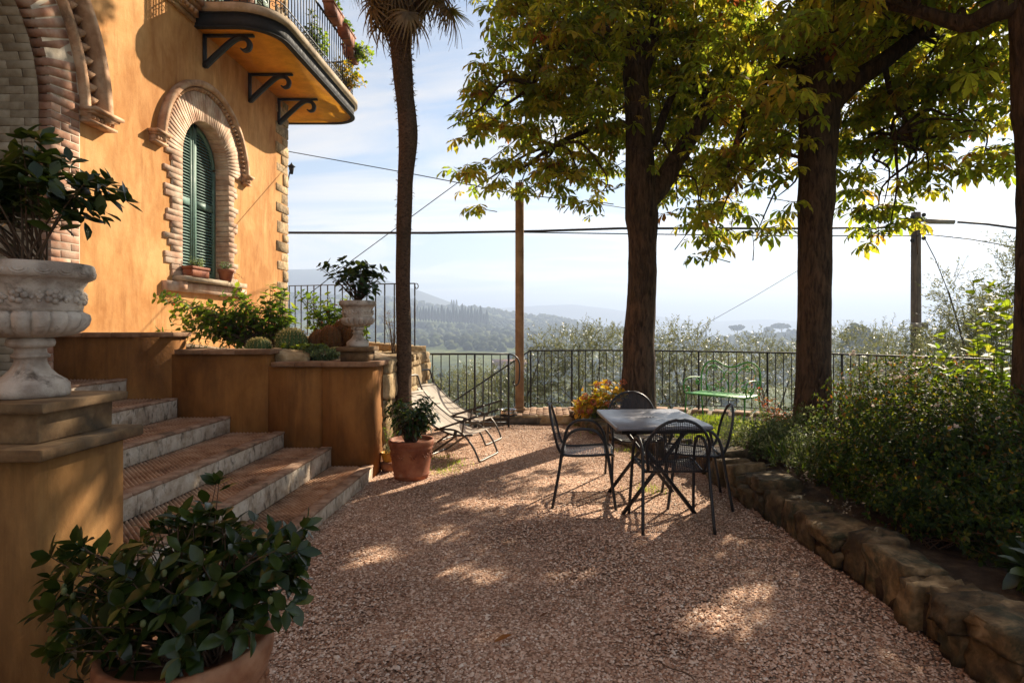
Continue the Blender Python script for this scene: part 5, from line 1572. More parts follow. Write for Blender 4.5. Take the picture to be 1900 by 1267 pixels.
for s in (-1, 1):
    inner = spline([(s * 0.36, 0.01, 0.42), (s * 0.40, 0.03, 0.62), (s * 0.34, 0.04, 0.78), (s * 0.20, 0.045, 0.77), (s * 0.10, 0.04, 0.66), (s * 0.17, 0.03, 0.55), (s * 0.25, 0.03, 0.60)], 4)
    part('back_scroll', tube(inner, 0.0075, 6), M['bench'], be, True, local=True)
    mid = spline([(s * 0.02, 0.01, 0.42), (s * 0.04, 0.03, 0.55), (s * 0.11, 0.04, 0.64), (s * 0.06, 0.04, 0.72), (0.0, 0.04, 0.68)], 4)
    part('back_scroll', tube(mid, 0.0075, 6), M['bench'], be, True, local=True)
    part('back_scroll', tube(curl(s * 0.22, 0.47, 0.05, 0, 1.3, s), 0.007, 6), M['bench'], be, True, local=True)
    part('back_scroll', tube(curl(s * 0.12, 0.46, 0.04, 3.1, 1.3, s), 0.007, 6), M['bench'], be, True, local=True)
    part('back_scroll', tube(curl(s * 0.27, 0.76, 0.05, 1.5, 1.2, s, 0.048), 0.007, 6), M['bench'], be, True, local=True)
    part('back_scroll', tube(curl(s * 0.33, 0.46, 0.045, 2.0, 1.3, -s), 0.007, 6), M['bench'], be, True, local=True)
    arm = spline([(s * 0.472, 0.02, 0.60), (s * 0.49, -0.10, 0.615), (s * 0.49, -0.28, 0.62), (s * 0.49, -0.40, 0.585), (s * 0.49, -0.435, 0.50), (s * 0.488, -0.40, 0.41), (s * 0.485, -0.33, 0.395), (s * 0.485, -0.285, 0.44), (s * 0.485, -0.315, 0.485), (s * 0.485, -0.35, 0.465)], 4)
    part('arm', tube(arm, 0.010, 7), M['bench'], be, True, local=True)
    part('arm_curl', tube([(s * 0.485, -0.06 + q[0], q[2]) for q in curl(0.0, 0.545, 0.055, 1.5, 1.3, 1)], 0.008, 6), M['bench'], be, True, local=True)
    part('leg', tube(spline([(s * 0.46, 0.0, 0.41), (s * 0.465, 0.03, 0.2), (s * 0.47, 0.07, 0.0)], 4), R_, 7), M['bench'], be, True, local=True)
    part('leg', tube(spline([(s * 0.46, -0.40, 0.40), (s * 0.465, -0.42, 0.2), (s * 0.46, -0.46, 0.0)], 4), R_, 7), M['bench'], be, True, local=True)
for i in range(7):
    y0 = -0.415 + i * 0.062
    part('seat_slat', (cbox(0.94, 0.055, 0.010, 0.003)[0] + np.array([0, y0 + 0.0275, 0.405 - 0.006 * math.sin(i / 6 * math.pi)]), cbox(0.94, 0.055, 0.010, 0.003)[1]), M['bench'], be, local=True)
part('seat_frame', join(tube([(-0.46, -0.42, 0.395), (0.46, -0.42, 0.395)], 0.010, 6), tube([(-0.46, 0.01, 0.395), (0.46, 0.01, 0.395)], 0.010, 6), tube([(-0.46, -0.42, 0.393), (-0.46, 0.01, 0.393)], 0.010, 6), tube([(0.46, -0.42, 0.393), (0.46, 0.01, 0.393)], 0.010, 6)), M['bench'], be, True, local=True)
# ------------------------------------------------------------------ plant builder
def bush(parent, base, blobs, templates, mat, n_stems, per, size, n_parts=0, stem_r=0.006, t0=0.45, stem_mat=None, spread=0.9, droop=0.0, up=0.6, rosette=3, seed=1, leaf_name='leaf', rbias=0.0, shell=0.5, lift=0.35, fol_name='foliage', stems_drawn=None, base_j=0.03):
    """stems arch from the base to tips spread through the blobs; leaves grow along and round each tip"""
    rs = np.random.RandomState(seed)
    w = np.array([b[1][0] * b[1][1] * b[1][2] for b in blobs]) ** 0.8; w = w / w.sum()
    Ps, Ds, Us, Ss, Rs = [], [], [], [], []
    mb = MB(); base = np.array(base, float)
    for i in range(n_stems):
        c, r = blobs[rs.choice(len(blobs), p=w)]
        d = rs.normal(size=3); d /= np.linalg.norm(d)
        tip = np.array(c) + d * np.array(r) * (shell + (1 - shell) * rs.uniform() ** 0.6)
        b0 = base + np.array([rs.uniform(-base_j, base_j), rs.uniform(-base_j, base_j), 0])
        mid = b0 + (tip - b0) * 0.5 + np.array([0, 0, lift * np.linalg.norm(tip - b0) * 0.5]) + rs.normal(size=3) * 0.04 * np.linalg.norm(tip - b0)
        ts = np.linspace(0, 1, 7)
        path = [(1 - t) ** 2 * b0 + 2 * t * (1 - t) * mid + t * t * tip for t in ts]
        if stems_drawn is None or i < stems_drawn:
            mb.add(tube(path, [stem_r * (1 - 0.7 * t) for t in ts], 4, False))
        for j in range(per):
            last = j >= per - rosette
            t = 1.0 if last else t0 + (1 - t0) * (j + rs.uniform()) / max(1, per - rosette)
            p = (1 - t) ** 2 * b0 + 2 * t * (1 - t) * mid + t * t * tip
            tan = 2 * (1 - t) * (mid - b0) + 2 * t * (tip - mid); tan /= max(1e-6, np.linalg.norm(tan))
            a = j * 2.4 + rs.uniform(-0.5, 0.5)
            s1 = np.cross(tan, [0.3, 0.2, 1.0]); s1 /= max(1e-6, np.linalg.norm(s1)); s2 = np.cross(tan, s1)
            side = s1 * math.cos(a) + s2 * math.sin(a)
            D = tan * (0.55 if last else 0.35) + side * spread + np.array([0, 0, -droop]) + rs.normal(size=3) * 0.18
            U = np.array([0, 0, 1.0]) * up + tan * 0.5 + rs.normal(size=3) * 0.3
            Ps.append(p); Ds.append(D); Us.append(U); Ss.append(size * rs.uniform(0.65, 1.2) * (0.85 if last else 1)); Rs.append(np.clip(rs.uniform() ** (1.3) + rbias * (0.3 if last else 0), 0, 1))
    Ps, Ds, Us, Ss, Rs = map(np.array, (Ps, Ds, Us, Ss, Rs))
    part('branches', mb, stem_mat or M['twig'], parent, True)
    emit_leaves(parent, Ps, Ds, Us, Ss, Rs, templates, mat, n_parts, leaf_name, fol_name)
    return Ps

def emit_leaves(parent, Ps, Ds, Us, Ss, Rs, templates, mat, n_parts, leaf_name='leaf', fol_name='foliage'):
    idx = np.arange(len(Ps))
    sel = np.zeros(len(Ps), bool)
    if n_parts:
        vis = in_view(Ps)
        order = idx[vis][np.argsort(Ps[vis][:, 1] / np.maximum(Ss[vis], 1e-4))]
        sel[order[:n_parts]] = True
        s = np.where(sel)[0]
        leaf_parts(parent, leaf_name, templates, mat, Ps[s], Ds[s], Us[s], Ss[s], Rs[s])
    rest = np.where(~sel)[0]
    if len(rest):
        gs = []
        for k, t in enumerate(templates):
            q = rest[rest % len(templates) == k]
            if len(q): gs.append(scatter(t, Ps[q], Ds[q], Us[q], Ss[q], Rs[q]))
        o = link(fol_name, foliage_mesh(fol_name, mat, gs), parent, (0, 0, 0))
        if len(rest) > 40: o['kind'] = 'stuff'

OV = [ovate(1, 0.5, 0.10, 0.10), ovate(1, 0.46, 0.16, 0.22), ovate(1, 0.54, 0.06, 0.02, 0.48)]
OVN = [ovate(1, 0.40, 0.12, 0.18), ovate(1, 0.36, 0.2, 0.3), ovate(1, 0.44, 0.08, 0.05)]
HEART = [ovate(1, 0.72, 0.10, 0.12, 0.30), ovate(1, 0.66, 0.18, 0.22, 0.28), ovate(1, 0.78, 0.04, 0.05, 0.3)]
SMALL = [diamond(1, 0.5, 0.2), diamond(1, 0.42, 0.1)]
NARROW = [diamond(1, 0.2, 0.1), diamond(1, 0.24, 0.2)]

def flowers(parent, centers, mat, r, petals=5, name='flower', seed=3):
    rs = np.random.RandomState(seed)
    mb_t = ovate(1, 0.7, 0.1, 0.1)
    n = len(centers)
    mes = []
    for v in range(3):
        ang = np.linspace(0, 2 * math.pi, petals, endpoint=False)
        P_ = np.zeros((petals * 2, 3)); D_ = []; U_ = []
        for k in range(petals * 2):
            a = 2 * math.pi * k / petals + (0.4 if k >= petals else 0) + rs.uniform(-0.2, 0.2)
            el = 0.5 if k < petals else 1.1
            D_.append((math.cos(a) * math.cos(el), math.sin(a) * math.cos(el), math.sin(el))); U_.append((0, 0, 1))
        W, fl, r_ = scatter(mb_t, P_, np.array(D_), np.array(U_), rs.uniform(0.7, 1.1, petals * 2), rs.uniform(0, 1, petals * 2))
        mes.append(mesh_of(name, W, [(0, f) for f in fl], mat, True, r_))
    for i, c in enumerate(centers):
        s = r * rs.uniform(0.7, 1.3)
        piece(name, mes[i % 3], parent, c, (rs.uniform(-0.7, 0.7), rs.uniform(-0.7, 0.7), rs.uniform(0, 6.28)), (s, s, s))

def urn_obj(loc):
    return min((o for o in bpy.data.objects if o.name.startswith('stone_urn')), key=lambda o: (o.location - Vector(loc)).length)

# camellia in the large urn
U1 = urn_obj((-1.885, 2.25, 1.24)); U1['label'] = 'large carved pale stone urn on the entrance pier holding a glossy camellia bush'
bush(U1, (-1.88, 2.25, 1.70), [((-1.93, 2.25, 2.0), (0.19, 0.18, 0.16)), ((-1.70, 2.25, 1.97), (0.16, 0.16, 0.13)), ((-2.12, 2.25, 1.97), (0.18, 0.18, 0.15)), ((-1.88, 2.2, 2.14), (0.12, 0.1, 0.06)), ((-1.66, 2.24, 2.02), (0.06, 0.08, 0.06))],
     OV, M['camellia'], 95, 8, 0.082, 300, 0.006, 0.6, seed=21, rosette=5, shell=0.2, lift=0.25, base_j=0.05, stems_drawn=26)
# small leafy shrub in the far urn
U2 = urn_obj((-1.89, 6.24, 1.29)); U2['label'] = 'small carved stone urn on the wall pier by the cactus bed, with a leafy shrub'
bush(U2, (-1.89, 6.245, 1.74), [((-1.90, 6.245, 2.0), (0.24, 0.2, 0.16)), ((-2.08, 6.245, 2.10), (0.22, 0.12, 0.08)), ((-1.72, 6.245, 2.06), (0.16, 0.12, 0.09)), ((-1.95, 6.2, 2.16), (0.1, 0.1, 0.06)), ((-1.74, 6.2, 1.87), (0.12, 0.1, 0.08))],
     HEART, M['lemon'], 62, 6, 0.082, 280, 0.005, 0.5, seed=22, rosette=3, shell=0.3, lift=0.2)

# ------------------------------------------------------------------ pots
def pot_profile(R, H, rim=0.06):
    return [(R * 0.70, 0), (R * 0.72, 0.004), (R * 0.76, H * 0.10), (R * 0.78, H * 0.115), (R * 0.76, H * 0.13), (R * 0.86, H * 0.5), (R * 0.90, H * 0.76), (R * 0.94, H * 0.785), (R * 0.91, H * 0.80), (R * 0.985, H * 0.87), (R * 1.0, H * 0.95), (R * 0.98, H), (R * 0.90, H), (R * 0.87, H * 0.93)]
# foreground camellia in a big pot
fp = thing('potted_camellia', 'dark glossy camellia bush spilling over a large terracotta pot beside the entrance pier', 'potted plant', (-1.085, 1.93, 0))
part('pot', lathe(pot_profile(0.25, 0.51), 56, (-1.12, 1.93, 0)), M['terracotta_dark'], fp, True)
# relief garland on the pot
mb = MB()
for i in range(6):
    a = -0.9 + i * 0.32 - 0.5
    e = np.array([math.cos(a), math.sin(a), 0])
    for j in range(7):
        t = j / 6
        an = a + 0.26 * (t - 0.5)
        zz = 0.37 - 0.07 * math.sin(math.pi * t)
        mb.add(sphere((-1.12 + 0.222 * math.cos(an), 1.93 + 0.222 * math.sin(an), zz), 0.016 + 0.006 * (j % 2), 6, 4))
part('relief_garland', mb, M['terracotta_dark'], fp, True)
part('potting_soil', lathe([(0.001, 0.475), (0.215, 0.47)], 24, (-1.12, 1.93, 0), close=False), M['soil'], fp)
bush(fp, (-1.10, 1.95, 0.47), [((-1.12, 1.94, 0.74), (0.30, 0.22, 0.14)), ((-1.40, 1.95, 0.70), (0.18, 0.17, 0.15)), ((-1.56, 1.95, 0.78), (0.06, 0.06, 0.04)), ((-1.45, 1.9, 0.55), (0.1, 0.1, 0.1)), ((-0.88, 1.96, 0.74), (0.13, 0.17, 0.12)), ((-1.12, 1.78, 0.62), (0.26, 0.10, 0.12)), ((-1.10, 2.02, 0.85), (0.20, 0.12, 0.06)), ((-0.83, 1.96, 0.80), (0.07, 0.10, 0.06)), ((-1.50, 1.93, 0.80), (0.05, 0.06, 0.04)), ((-1.32, 1.76, 0.54), (0.14, 0.1, 0.10)), ((-0.86, 1.86, 0.64), (0.10, 0.10, 0.10))],
     OV, M['camellia'], 155, 8, 0.080, 300, 0.005, 0.5, seed=23, rosette=4, shell=0.4, lift=0.25, base_j=0.12)
bush(fp, (-1.10, 1.95, 0.6), [((-1.06, 2.0, 0.99), (0.015, 0.015, 0.015))], OV, M['camellia'], 2, 7, 0.07, 14, 0.004, 0.5, seed=24, rosette=4, lift=0.1)
# buds
rs_ = np.random.RandomState(8)
bdm = mesh_of('flower_bud', *(lambda q: (q[0], [(0, q[1])]))(sphere((0, 0, 0), 0.009, 6, 4, (1, 1, 1.3))), M['twig_green'], True)
for i in range(26):
    piece('flower_bud', bdm, fp, (-1.12 + rs_.uniform(-0.34, 0.34), 1.82 + rs_.uniform(-0.08, 0.2), 0.72 + rs_.uniform(-0.08, 0.12)))

# terracotta pot with a small tree by the loungers
tp = thing('potted_citrus', 'bushy green plant in a faded red terracotta pot at the foot of the wall pier', 'potted plant', (-1.30, 6.05, 0))
part('pot', lathe(pot_profile(0.225, 0.385), 48, (-1.30, 6.05, 0)), M['terracotta'], tp, True)
mb = MB()
for i in range(10):
    a = i * 0.628
    for j in range(5):
        an = a + (j - 2) * 0.07
        mb.add(sphere((-1.30 + 0.196 * math.cos(an), 6.05 + 0.196 * math.sin(an), 0.235 - 0.02 * math.cos((j - 2) * 1.3)), 0.012, 6, 4))
part('relief_garland', mb, M['terracotta'], tp, True)
part('potting_soil', lathe([(0.001, 0.355), (0.19, 0.35)], 20, (-1.30, 6.05, 0), close=False), M['soil'], tp)
bush(tp, (-1.30, 6.05, 0.35), [((-1.30, 6.05, 0.60), (0.25, 0.22, 0.17)), ((-1.15, 6.03, 0.70), (0.15, 0.14, 0.13)), ((-1.45, 6.03, 0.68), (0.13, 0.12, 0.13)), ((-1.27, 6.05, 0.80), (0.1, 0.1, 0.04))],
     OVN, M['lemon'], 110, 8, 0.075, 290, 0.005, 0.4, seed=31, rosette=4, droop=0.45, shell=0.3, lift=0.25, base_j=0.05)
# small yellow pot with a wispy plant
yp = thing('potted_herb', 'wispy herb in a small yellow glazed pot tucked between pier and terracotta pot', 'potted plant', (-1.60, 6.32, 0))
part('pot', lathe([(0.045, 0.10), (0.05, 0.105), (0.072, 0.19), (0.078, 0.20), (0.07, 0.2), (0.062, 0.17)], 20, (-1.60, 6.32, 0)), M['yellow_pot'], yp, True)
part('pot_stand', lathe([(0.06, 0.0), (0.075, 0.05), (0.08, 0.098), (0.07, 0.1)], 20, (-1.60, 6.32, 0)), M['terracotta_dark'], yp, True)
bush(yp, (-1.60, 6.32, 0.18), [((-1.60, 6.32, 0.40), (0.06, 0.06, 0.09))], SMALL, M['lantana'], 16, 9, 0.026, 0, 0.0025, 0.2, seed=32, lift=0.1, stem_mat=M['twig_green'])
# pots on the window sill
sp1 = thing('sill_planter', 'long terracotta planter of succulents on the arched window sill', 'potted plant', (-4.74, 8.36, 2.166))
part('pot', prism(rrect(0.07, 0.22, 0.03), 0, 0.12), M['terracotta'], sp1, local=True)
part('pot_rim', prism(rrect(0.08, 0.23, 0.03), 0.10, 0.14), M['terracotta'], sp1, local=True)
bush(sp1, (-4.74, 8.36, 2.30), [((-4.74, 8.36, 2.38), (0.06, 0.2, 0.06))], SMALL, M['sedum'], 44, 10, 0.032, 0, 0.003, 0.2, seed=33, lift=0.1, base_j=0.06, stem_mat=M['twig_green'])
sp2 = thing('sill_pot', 'small round terracotta pot with trailing stems on the window sill', 'potted plant', (-4.74, 9.14, 2.166))
part('pot', lathe([(0.075, 0), (0.105, 0.14), (0.115, 0.145), (0.115, 0.18), (0.1, 0.18), (0.09, 0.15)], 20), M['terracotta'], sp2, True, local=True)
bush(sp2, (-4.74, 9.14, 2.33), [((-4.74, 9.14, 2.41), (0.09, 0.1, 0.05))], SMALL, M['sedum'], 22, 9, 0.032, 0, 0.003, 0.2, seed=34, lift=0.1, stem_mat=M['twig_green'])
bush(sp2, (-4.74, 9.2, 2.33), [((-4.62, 9.2, 2.05), (0.05, 0.3, 0.12)), ((-4.64, 9.4, 2.22), (0.04, 0.2, 0.04))], SMALL, M['dead_leaf'], 9, 10, 0.022, 0, 0.003, 0.2, seed=35, lift=0.3, fol_name='trailing_stems')

# ------------------------------------------------------------------ raised cactus bed
def bz(x, y): return float(bed_h(np.array(x), np.array(y)) + 0.10 * min(1, max(0, (-2.2 - x) / 2)) - 0.04)
lt = thing('flowering_shrub', 'sprawling green lantana with small orange flowers against the sunny wall', 'shrub', (-3.3, 7.2, 1.15))
bl = [((-3.95, 7.0, 1.62), (0.35, 0.3, 0.16)), ((-4.25, 7.0, 1.80), (0.18, 0.15, 0.09)), ((-3.55, 7.1, 1.55), (0.35, 0.3, 0.25)), ((-3.2, 7.2, 1.62), (0.3, 0.35, 0.28)), ((-3.6, 7.1, 1.85), (0.15, 0.2, 0.10)), ((-3.1, 7.1, 1.88), (0.12, 0.2, 0.12)), ((-3.9, 6.8, 1.45), (0.4, 0.2, 0.1))]
P1 = bush(lt, (-3.15, 7.15, 1.12), bl, HEART, M['lantana'], 210, 9, 0.088, 280, 0.006, 0.35, seed=41, droop=0.25, shell=0.3, lift=0.3, base_j=0.12, stem_mat=M['twig'])
sel = P1[np.random.RandomState(4).choice(len(P1), 16)] + np.array([0, -0.04, 0.05])
flowers(lt, [tuple(q) for q in sel], M['petal_orange'], 0.028)
lt2 = thing('flowering_shrub', 'upright green lantana with orange flowers between golden cactus and terrace railing', 'shrub', (-2.75, 7.9, 1.15))
bl = [((-2.75, 7.9, 1.62), (0.36, 0.35, 0.30)), ((-2.45, 7.8, 1.66), (0.25, 0.3, 0.28)), ((-2.95, 7.7, 1.86), (0.16, 0.2, 0.12)), ((-2.3, 7.7, 1.5), (0.22, 0.25, 0.2))]
P1 = bush(lt2, (-2.65, 7.85, 1.12), bl, HEART, M['lantana'], 130, 9, 0.085, 280, 0.006, 0.35, seed=42, droop=0.25, shell=0.25, lift=0.25, base_j=0.12)
sel = P1[np.random.RandomState(5).choice(len(P1), 10)] + np.array([0, -0.04, 0.05])
flowers(lt2, [tuple(q) for q in sel], M['petal_orange'], 0.028)

def barrel(label, c, r, hsc, ribs, sp_mat, seed, group=None, name='barrel_cactus', tilt=0.0):
    o = thing(name, label, 'cactus', c, group)
    prof = [(max(0.001, r * math.sin(a) ** 0.75 if math.sin(a) > 0 else 0.001), r * hsc * (1 - math.cos(a))) for a in np.linspace(0.25, math.pi * 0.97, 16)]
    part('body', lathe(prof, ribs * 6, (0, 0, -r * 0.12), lambda q, z, th: q * (1 + 0.075 * (abs(math.cos(th * ribs / 2)) - 0.5))), M['cactus_rust'] if name == 'rusty_cactus' else M['cactus'], o, True, local=True)
    rs = np.random.RandomState(seed); Ps, Ds = [], []
    for i in range(ribs):
        th = 2 * math.pi * i / ribs
        for a in np.linspace(0.55, math.pi * 0.95, 11):
            q = r * max(0.02, math.sin(a)) ** 0.75 * 1.04; z = r * hsc * (1 - math.cos(a)) - r * 0.12
            nrm = np.array([math.cos(th) * math.sin(a), math.sin(th) * math.sin(a), -math.cos(a)])
            for k in range(9):
                Ps.append((q * math.cos(th), q * math.sin(th), z)); Ds.append(nrm + rs.normal(size=3) * 0.55)
    Ps, Ds = np.array(Ps), np.array(Ds)
    W = scatter(diamond(1, 0.15, 0.0), Ps, Ds, np.tile([[0, 0, 1.0]], (len(Ps), 1)), rs.uniform(0.14, 0.26, len(Ps)) * r, rs.uniform(0, 1, len(Ps)))
    s_ = link('spines', foliage_mesh('spines', sp_mat, [W], False), o, (0, 0, 0), local=True); s_['kind'] = 'stuff'
    return o
g_ = 'golden barrel cacti in the raised bed'
barrel('big round golden barrel cactus with pale spines in the raised bed', (-2.78, 6.78, bz(-2.78, 6.78)), 0.165, 0.95, 24, M['spine'], 1, g_)
barrel('smaller golden barrel cactus half hidden left of the big round one', (-3.12, 6.72, bz(-3.12, 6.72) - 0.02), 0.125, 0.75, 20, M['spine'], 2, g_)
barrel('flat little barrel cactus at the foot of the urn plinth', (-2.24, 6.62, bz(-2.24, 6.62) - 0.02), 0.085, 0.6, 16, M['spine'], 3, g_)
for i, (x, y, r, lb) in enumerate([(-2.52, 6.9, 0.09, 'low rust-spined cactus next to the big golden barrel cactus'), (-2.37, 6.86, 0.10, 'rust-spined cactus in the middle of the brown clump'), (-2.25, 6.98, 0.10, 'tallest rust-spined cactus of the brown clump behind the others'), (-2.14, 6.9, 0.085, 'rust-spined cactus of the brown clump nearest the urn')]):
    barrel(lb, (x, y, bz(x, y) + 0.05), r * 1.3, 1.0 + 0.25 * (i == 2), 16, M['spine_red'], 10 + i, 'rust-spined cacti clumped beside the urn', 'rusty_cactus')
sd = thing('sedum_clump', 'pale grey-green succulent carpet spilling in front of the cacti', 'succulent', (-2.5, 6.45, 1.12))
bush(sd, (-2.5, 6.45, 1.12), [((-2.62, 6.44, 1.19), (0.28, 0.13, 0.05)), ((-2.32, 6.42, 1.20), (0.22, 0.12, 0.06)), ((-2.45, 6.5, 1.26), (0.18, 0.1, 0.05))], SMALL, M['sedum'], 230, 12, 0.036, 0, 0.003, 0.75, seed=51, lift=0.1, stems_drawn=40, rosette=7, spread=0.8)
sd2 = thing('succulent_rosettes', 'bright lime succulent rosettes below the golden barrel cactus', 'succulent', (-2.6, 6.55, 1.2))
rs_ = np.random.RandomState(6); Ps, Ds, Ss = [], [], []
for i in range(26):
    c = np.array([-2.68 + rs_.uniform(-0.10, 0.34), 6.55 + rs_.uniform(-0.08, 0.08), 1.25 + rs_.uniform(-0.02, 0.05)])
    for k in range(16):
        a = k * 2.4; el = 0.2 + 1.1 * k / 16
        Ps.append(c); Ds.append((math.cos(a) * math.cos(el), math.sin(a) * math.cos(el), math.sin(el))); Ss.append(0.045 * (1 - 0.4 * k / 16))
link('rosette_leaves', foliage_mesh('rosette_leaves', M['lantana'], [scatter(ovate(1, 0.55, 0.15, -0.15, 0.6), np.array(Ps), np.array(Ds), np.tile([[0, 0, 1.0]], (len(Ps), 1)), np.array(Ss), rs_.uniform(0.6, 1, len(Ps)))]), sd2)['kind'] = 'stuff'
V, Fs = rock(0.42, 0.3, 0.16, 77, 5, 0.15, 4)
tag(link('boulder', mesh_of('boulder', V, [(0, Fs)], M['rubble'], True), None, (-2.62, 6.36, 1.17), (0.05, 0.15, 0.1)), 'flat tan boulder lying on the low wall below the succulents', 'rock')
gr = thing('low_groundcover', 'thin grey-green groundcover along the foot of the sunny villa wall', 'groundcover', (-3.9, 6.6, 1.2))
bush(gr, (-3.7, 6.6, 1.16), [((-3.4, 6.45, 1.26), (0.45, 0.12, 0.06)), ((-4.0, 6.6, 1.33), (0.4, 0.2, 0.08))], SMALL, M['sedum'], 70, 10, 0.03, 0, 0.003, 0.7, seed=52, lift=0.1, stems_drawn=20)
dg = thing('dry_grass_tuft', 'dry wispy grass tuft behind the small urn', 'grass', (-1.85, 7.6, 1.15))
bush(dg, (-1.85, 7.6, 1.13), [((-1.85, 7.6, 1.6), (0.16, 0.16, 0.12))], NARROW, M['palm_dead'], 26, 4, 0.05, 0, 0.003, 0.5, seed=53, lift=0.05)

# ------------------------------------------------------------------ flower boxes and plants on the balcony
for i, (y, z, lb, tr) in enumerate([(10.75, 6.98, 'red clay window box hung outside the balcony rail, at the middle of the row', 0), (11.45, 6.93, 'red clay window box hung outside the balcony rail, next to the rail bend', 0), (12.1, 6.86, 'red clay window box at the balcony bend with lime leaves spilling out', 1)]):
    x = BX + 0.06 - (0.12 if i == 2 else 0)
    bx_ = thing('window_box', lb, 'planter', (x, y, z - 0.1), 'clay window boxes on the balcony rail')
    V = np.array([(-0.07, -0.25, 0), (0.07, -0.25, 0), (0.07, 0.25, 0), (-0.07, 0.25, 0), (-0.09, -0.28, 0.18), (0.09, -0.28, 0.18), (0.09, 0.28, 0.18), (-0.09, 0.28, 0.18)])
    part('box_body', (V, BOXF), M['terracotta'], bx_, local=True)
    part('box_rim', box(-0.10, 0.10, -0.29, 0.29, 0.17, 0.20), M['terracotta'], bx_, local=True)
    part('hanger', join(tube([(-0.12, -0.15, 0.2), (0.11, -0.15, 0.2), (0.11, -0.15, -0.02), (-0.05, -0.15, -0.02)], 0.006, 4), tube([(-0.12, 0.15, 0.2), (0.11, 0.15, 0.2), (0.11, 0.15, -0.02), (-0.05, 0.15, -0.02)], 0.006, 4)), M['iron'], bx_, local=True)
    bush(bx_, (x, y, z + 0.08), [((x, y, z + 0.2), (0.12, 0.25, 0.1))] + ([((x + 0.2, y + 0.1, z + 0.1), (0.22, 0.25, 0.18)), ((x + 0.3, y + 0.15, z - 0.08), (0.12, 0.15, 0.12))] if tr else []), HEART, M['lime'] if tr else M['lantana'], 44 if tr else 24, 9, 0.07, 60 if tr else 20, 0.005, 0.35, seed=60 + i)
bp = thing('balcony_shrub', 'yellowing geranium pushing out through the balcony bars near the bend', 'shrub', (-3.95, 11.9, 5.98))
bush(bp, (-3.95, 11.9, 6.0), [((-3.78, 11.9, 6.42), (0.22, 0.3, 0.22)), ((-3.62, 12.0, 6.3), (0.16, 0.22, 0.14)), ((-3.8, 11.5, 6.4), (0.12, 0.3, 0.2))], HEART, M['croton'], 60, 9, 0.075, 80, 0.006, 0.35, seed=66)
bp2 = thing('balcony_shrub', 'green geranium behind the balcony bars above the middle bracket', 'shrub', (-4.0, 10.5, 5.98))
bush(bp2, (-4.0, 10.5, 6.0), [((-3.9, 10.5, 6.4), (0.2, 0.35, 0.25)), ((-3.85, 10.2, 6.6), (0.12, 0.2, 0.2))], HEART, M['lantana'], 46, 9, 0.075, 60, 0.006, 0.35, seed=67)
bt = thing('balcony_pot', 'brown clay pot standing on the balcony floor near the wall', 'pot', (-4.35, 8.85, 5.98))
part('pot', lathe(pot_profile(0.17, 0.3), 24), M['terracotta_dark'], bt, True, local=True)
part('potting_soil', lathe([(0.001, 0.28), (0.14, 0.275)], 16, close=False), M['soil'], bt, local=True)

# ------------------------------------------------------------------ right-hand garden bed
WL = [(1.86, -1.0), (1.84, 1.6), (1.83, 2.5), (1.81, 3.0), (1.78, 3.8), (1.71, 4.7), (1.66, 5.6), (1.62, 6.2), (1.42, 6.85), (1.08, 7.5), (0.80, 8.15), (0.62, 8.8), (0.48, 9.3)]
def wall_x(y): return np.interp(y, [q[1] for q in WL], [q[0] for q in WL])
gy, gu = np.meshgrid(np.linspace(-1.0, 9.9, 60), np.linspace(0, 1, 40), indexing='ij')
xe = np.interp(gy, [-1, 7.0, 8.0, 9.0, 9.6, 9.9], [9, 5.6, 4.9, 4.1, 3.0, 1.6])
gxx = wall_x(gy) + 0.06 + gu * (xe - wall_x(gy) - 0.06)
def soil_h(x, y):
    b = np.interp(y, [0, 5.5, 7.0, 8.0, 9.9], [0.20, 0.20, 0.15, 0.115, 0.095])
    return b + 0.10 * np.exp(-((x - 3.3) ** 2 + (y - 6.8) ** 2) / 1.5) * 1.0 + 0.012 * np.sin(x * 9 + y * 4) + 0.01 * np.sin(x * 5 - y * 11)
gzz = soil_h(gxx, gy)
ii = np.arange(59)[:, None] * 40 + np.arange(39)[None]
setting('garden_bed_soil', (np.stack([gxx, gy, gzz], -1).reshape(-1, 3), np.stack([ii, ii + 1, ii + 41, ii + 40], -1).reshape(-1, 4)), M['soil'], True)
def block(seed):
    # roughly squared, hand-split stone
    r = np.random.RandomState(seed)
    V, Fs = rock(1, 1, 1, seed, 26, 0.05, 5)
    V = V + 0.018 * r.normal(size=V.shape)
    for ax in range(3):
        o1, o2 = (ax + 1) % 3, (ax + 2) % 3
        V[:, ax] *= 1 + r.uniform(-0.16, 0.16) * V[:, o1] * 2 + r.uniform(-0.12, 0.12) * V[:, o2] * 2
    return V, Fs
se = thing('stone_edging', 'low wall of rough mossy brown stones edging the shrub bed', 'wall', (1.85, 4.0, 0))
eme = [mesh_of('stone', *(lambda q: (q[0], [(0, q[1])]))(block(700 + s)), M['edge_stone'], False) for s in range(14)]
core = MB()
for ya, yb in zip(np.arange(-0.4, 9.1, 0.3), np.arange(-0.1, 9.4, 0.3)):
    xa, xb = float(wall_x(ya)), float(wall_x(yb)); hz_ = 0.15 if ya < 6.4 else 0.09
    core.add((np.array([(xa + 0.05, ya, 0), (xa + 0.30, ya, 0), (xb + 0.30, yb, 0), (xb + 0.05, yb, 0), (xa + 0.05, ya, hz_), (xa + 0.30, ya, hz_), (xb + 0.30, yb, hz_), (xb + 0.05, yb, hz_)]), BOXF))
part('earth_core', core, M['soil'], se)
y = -0.3; k = 0
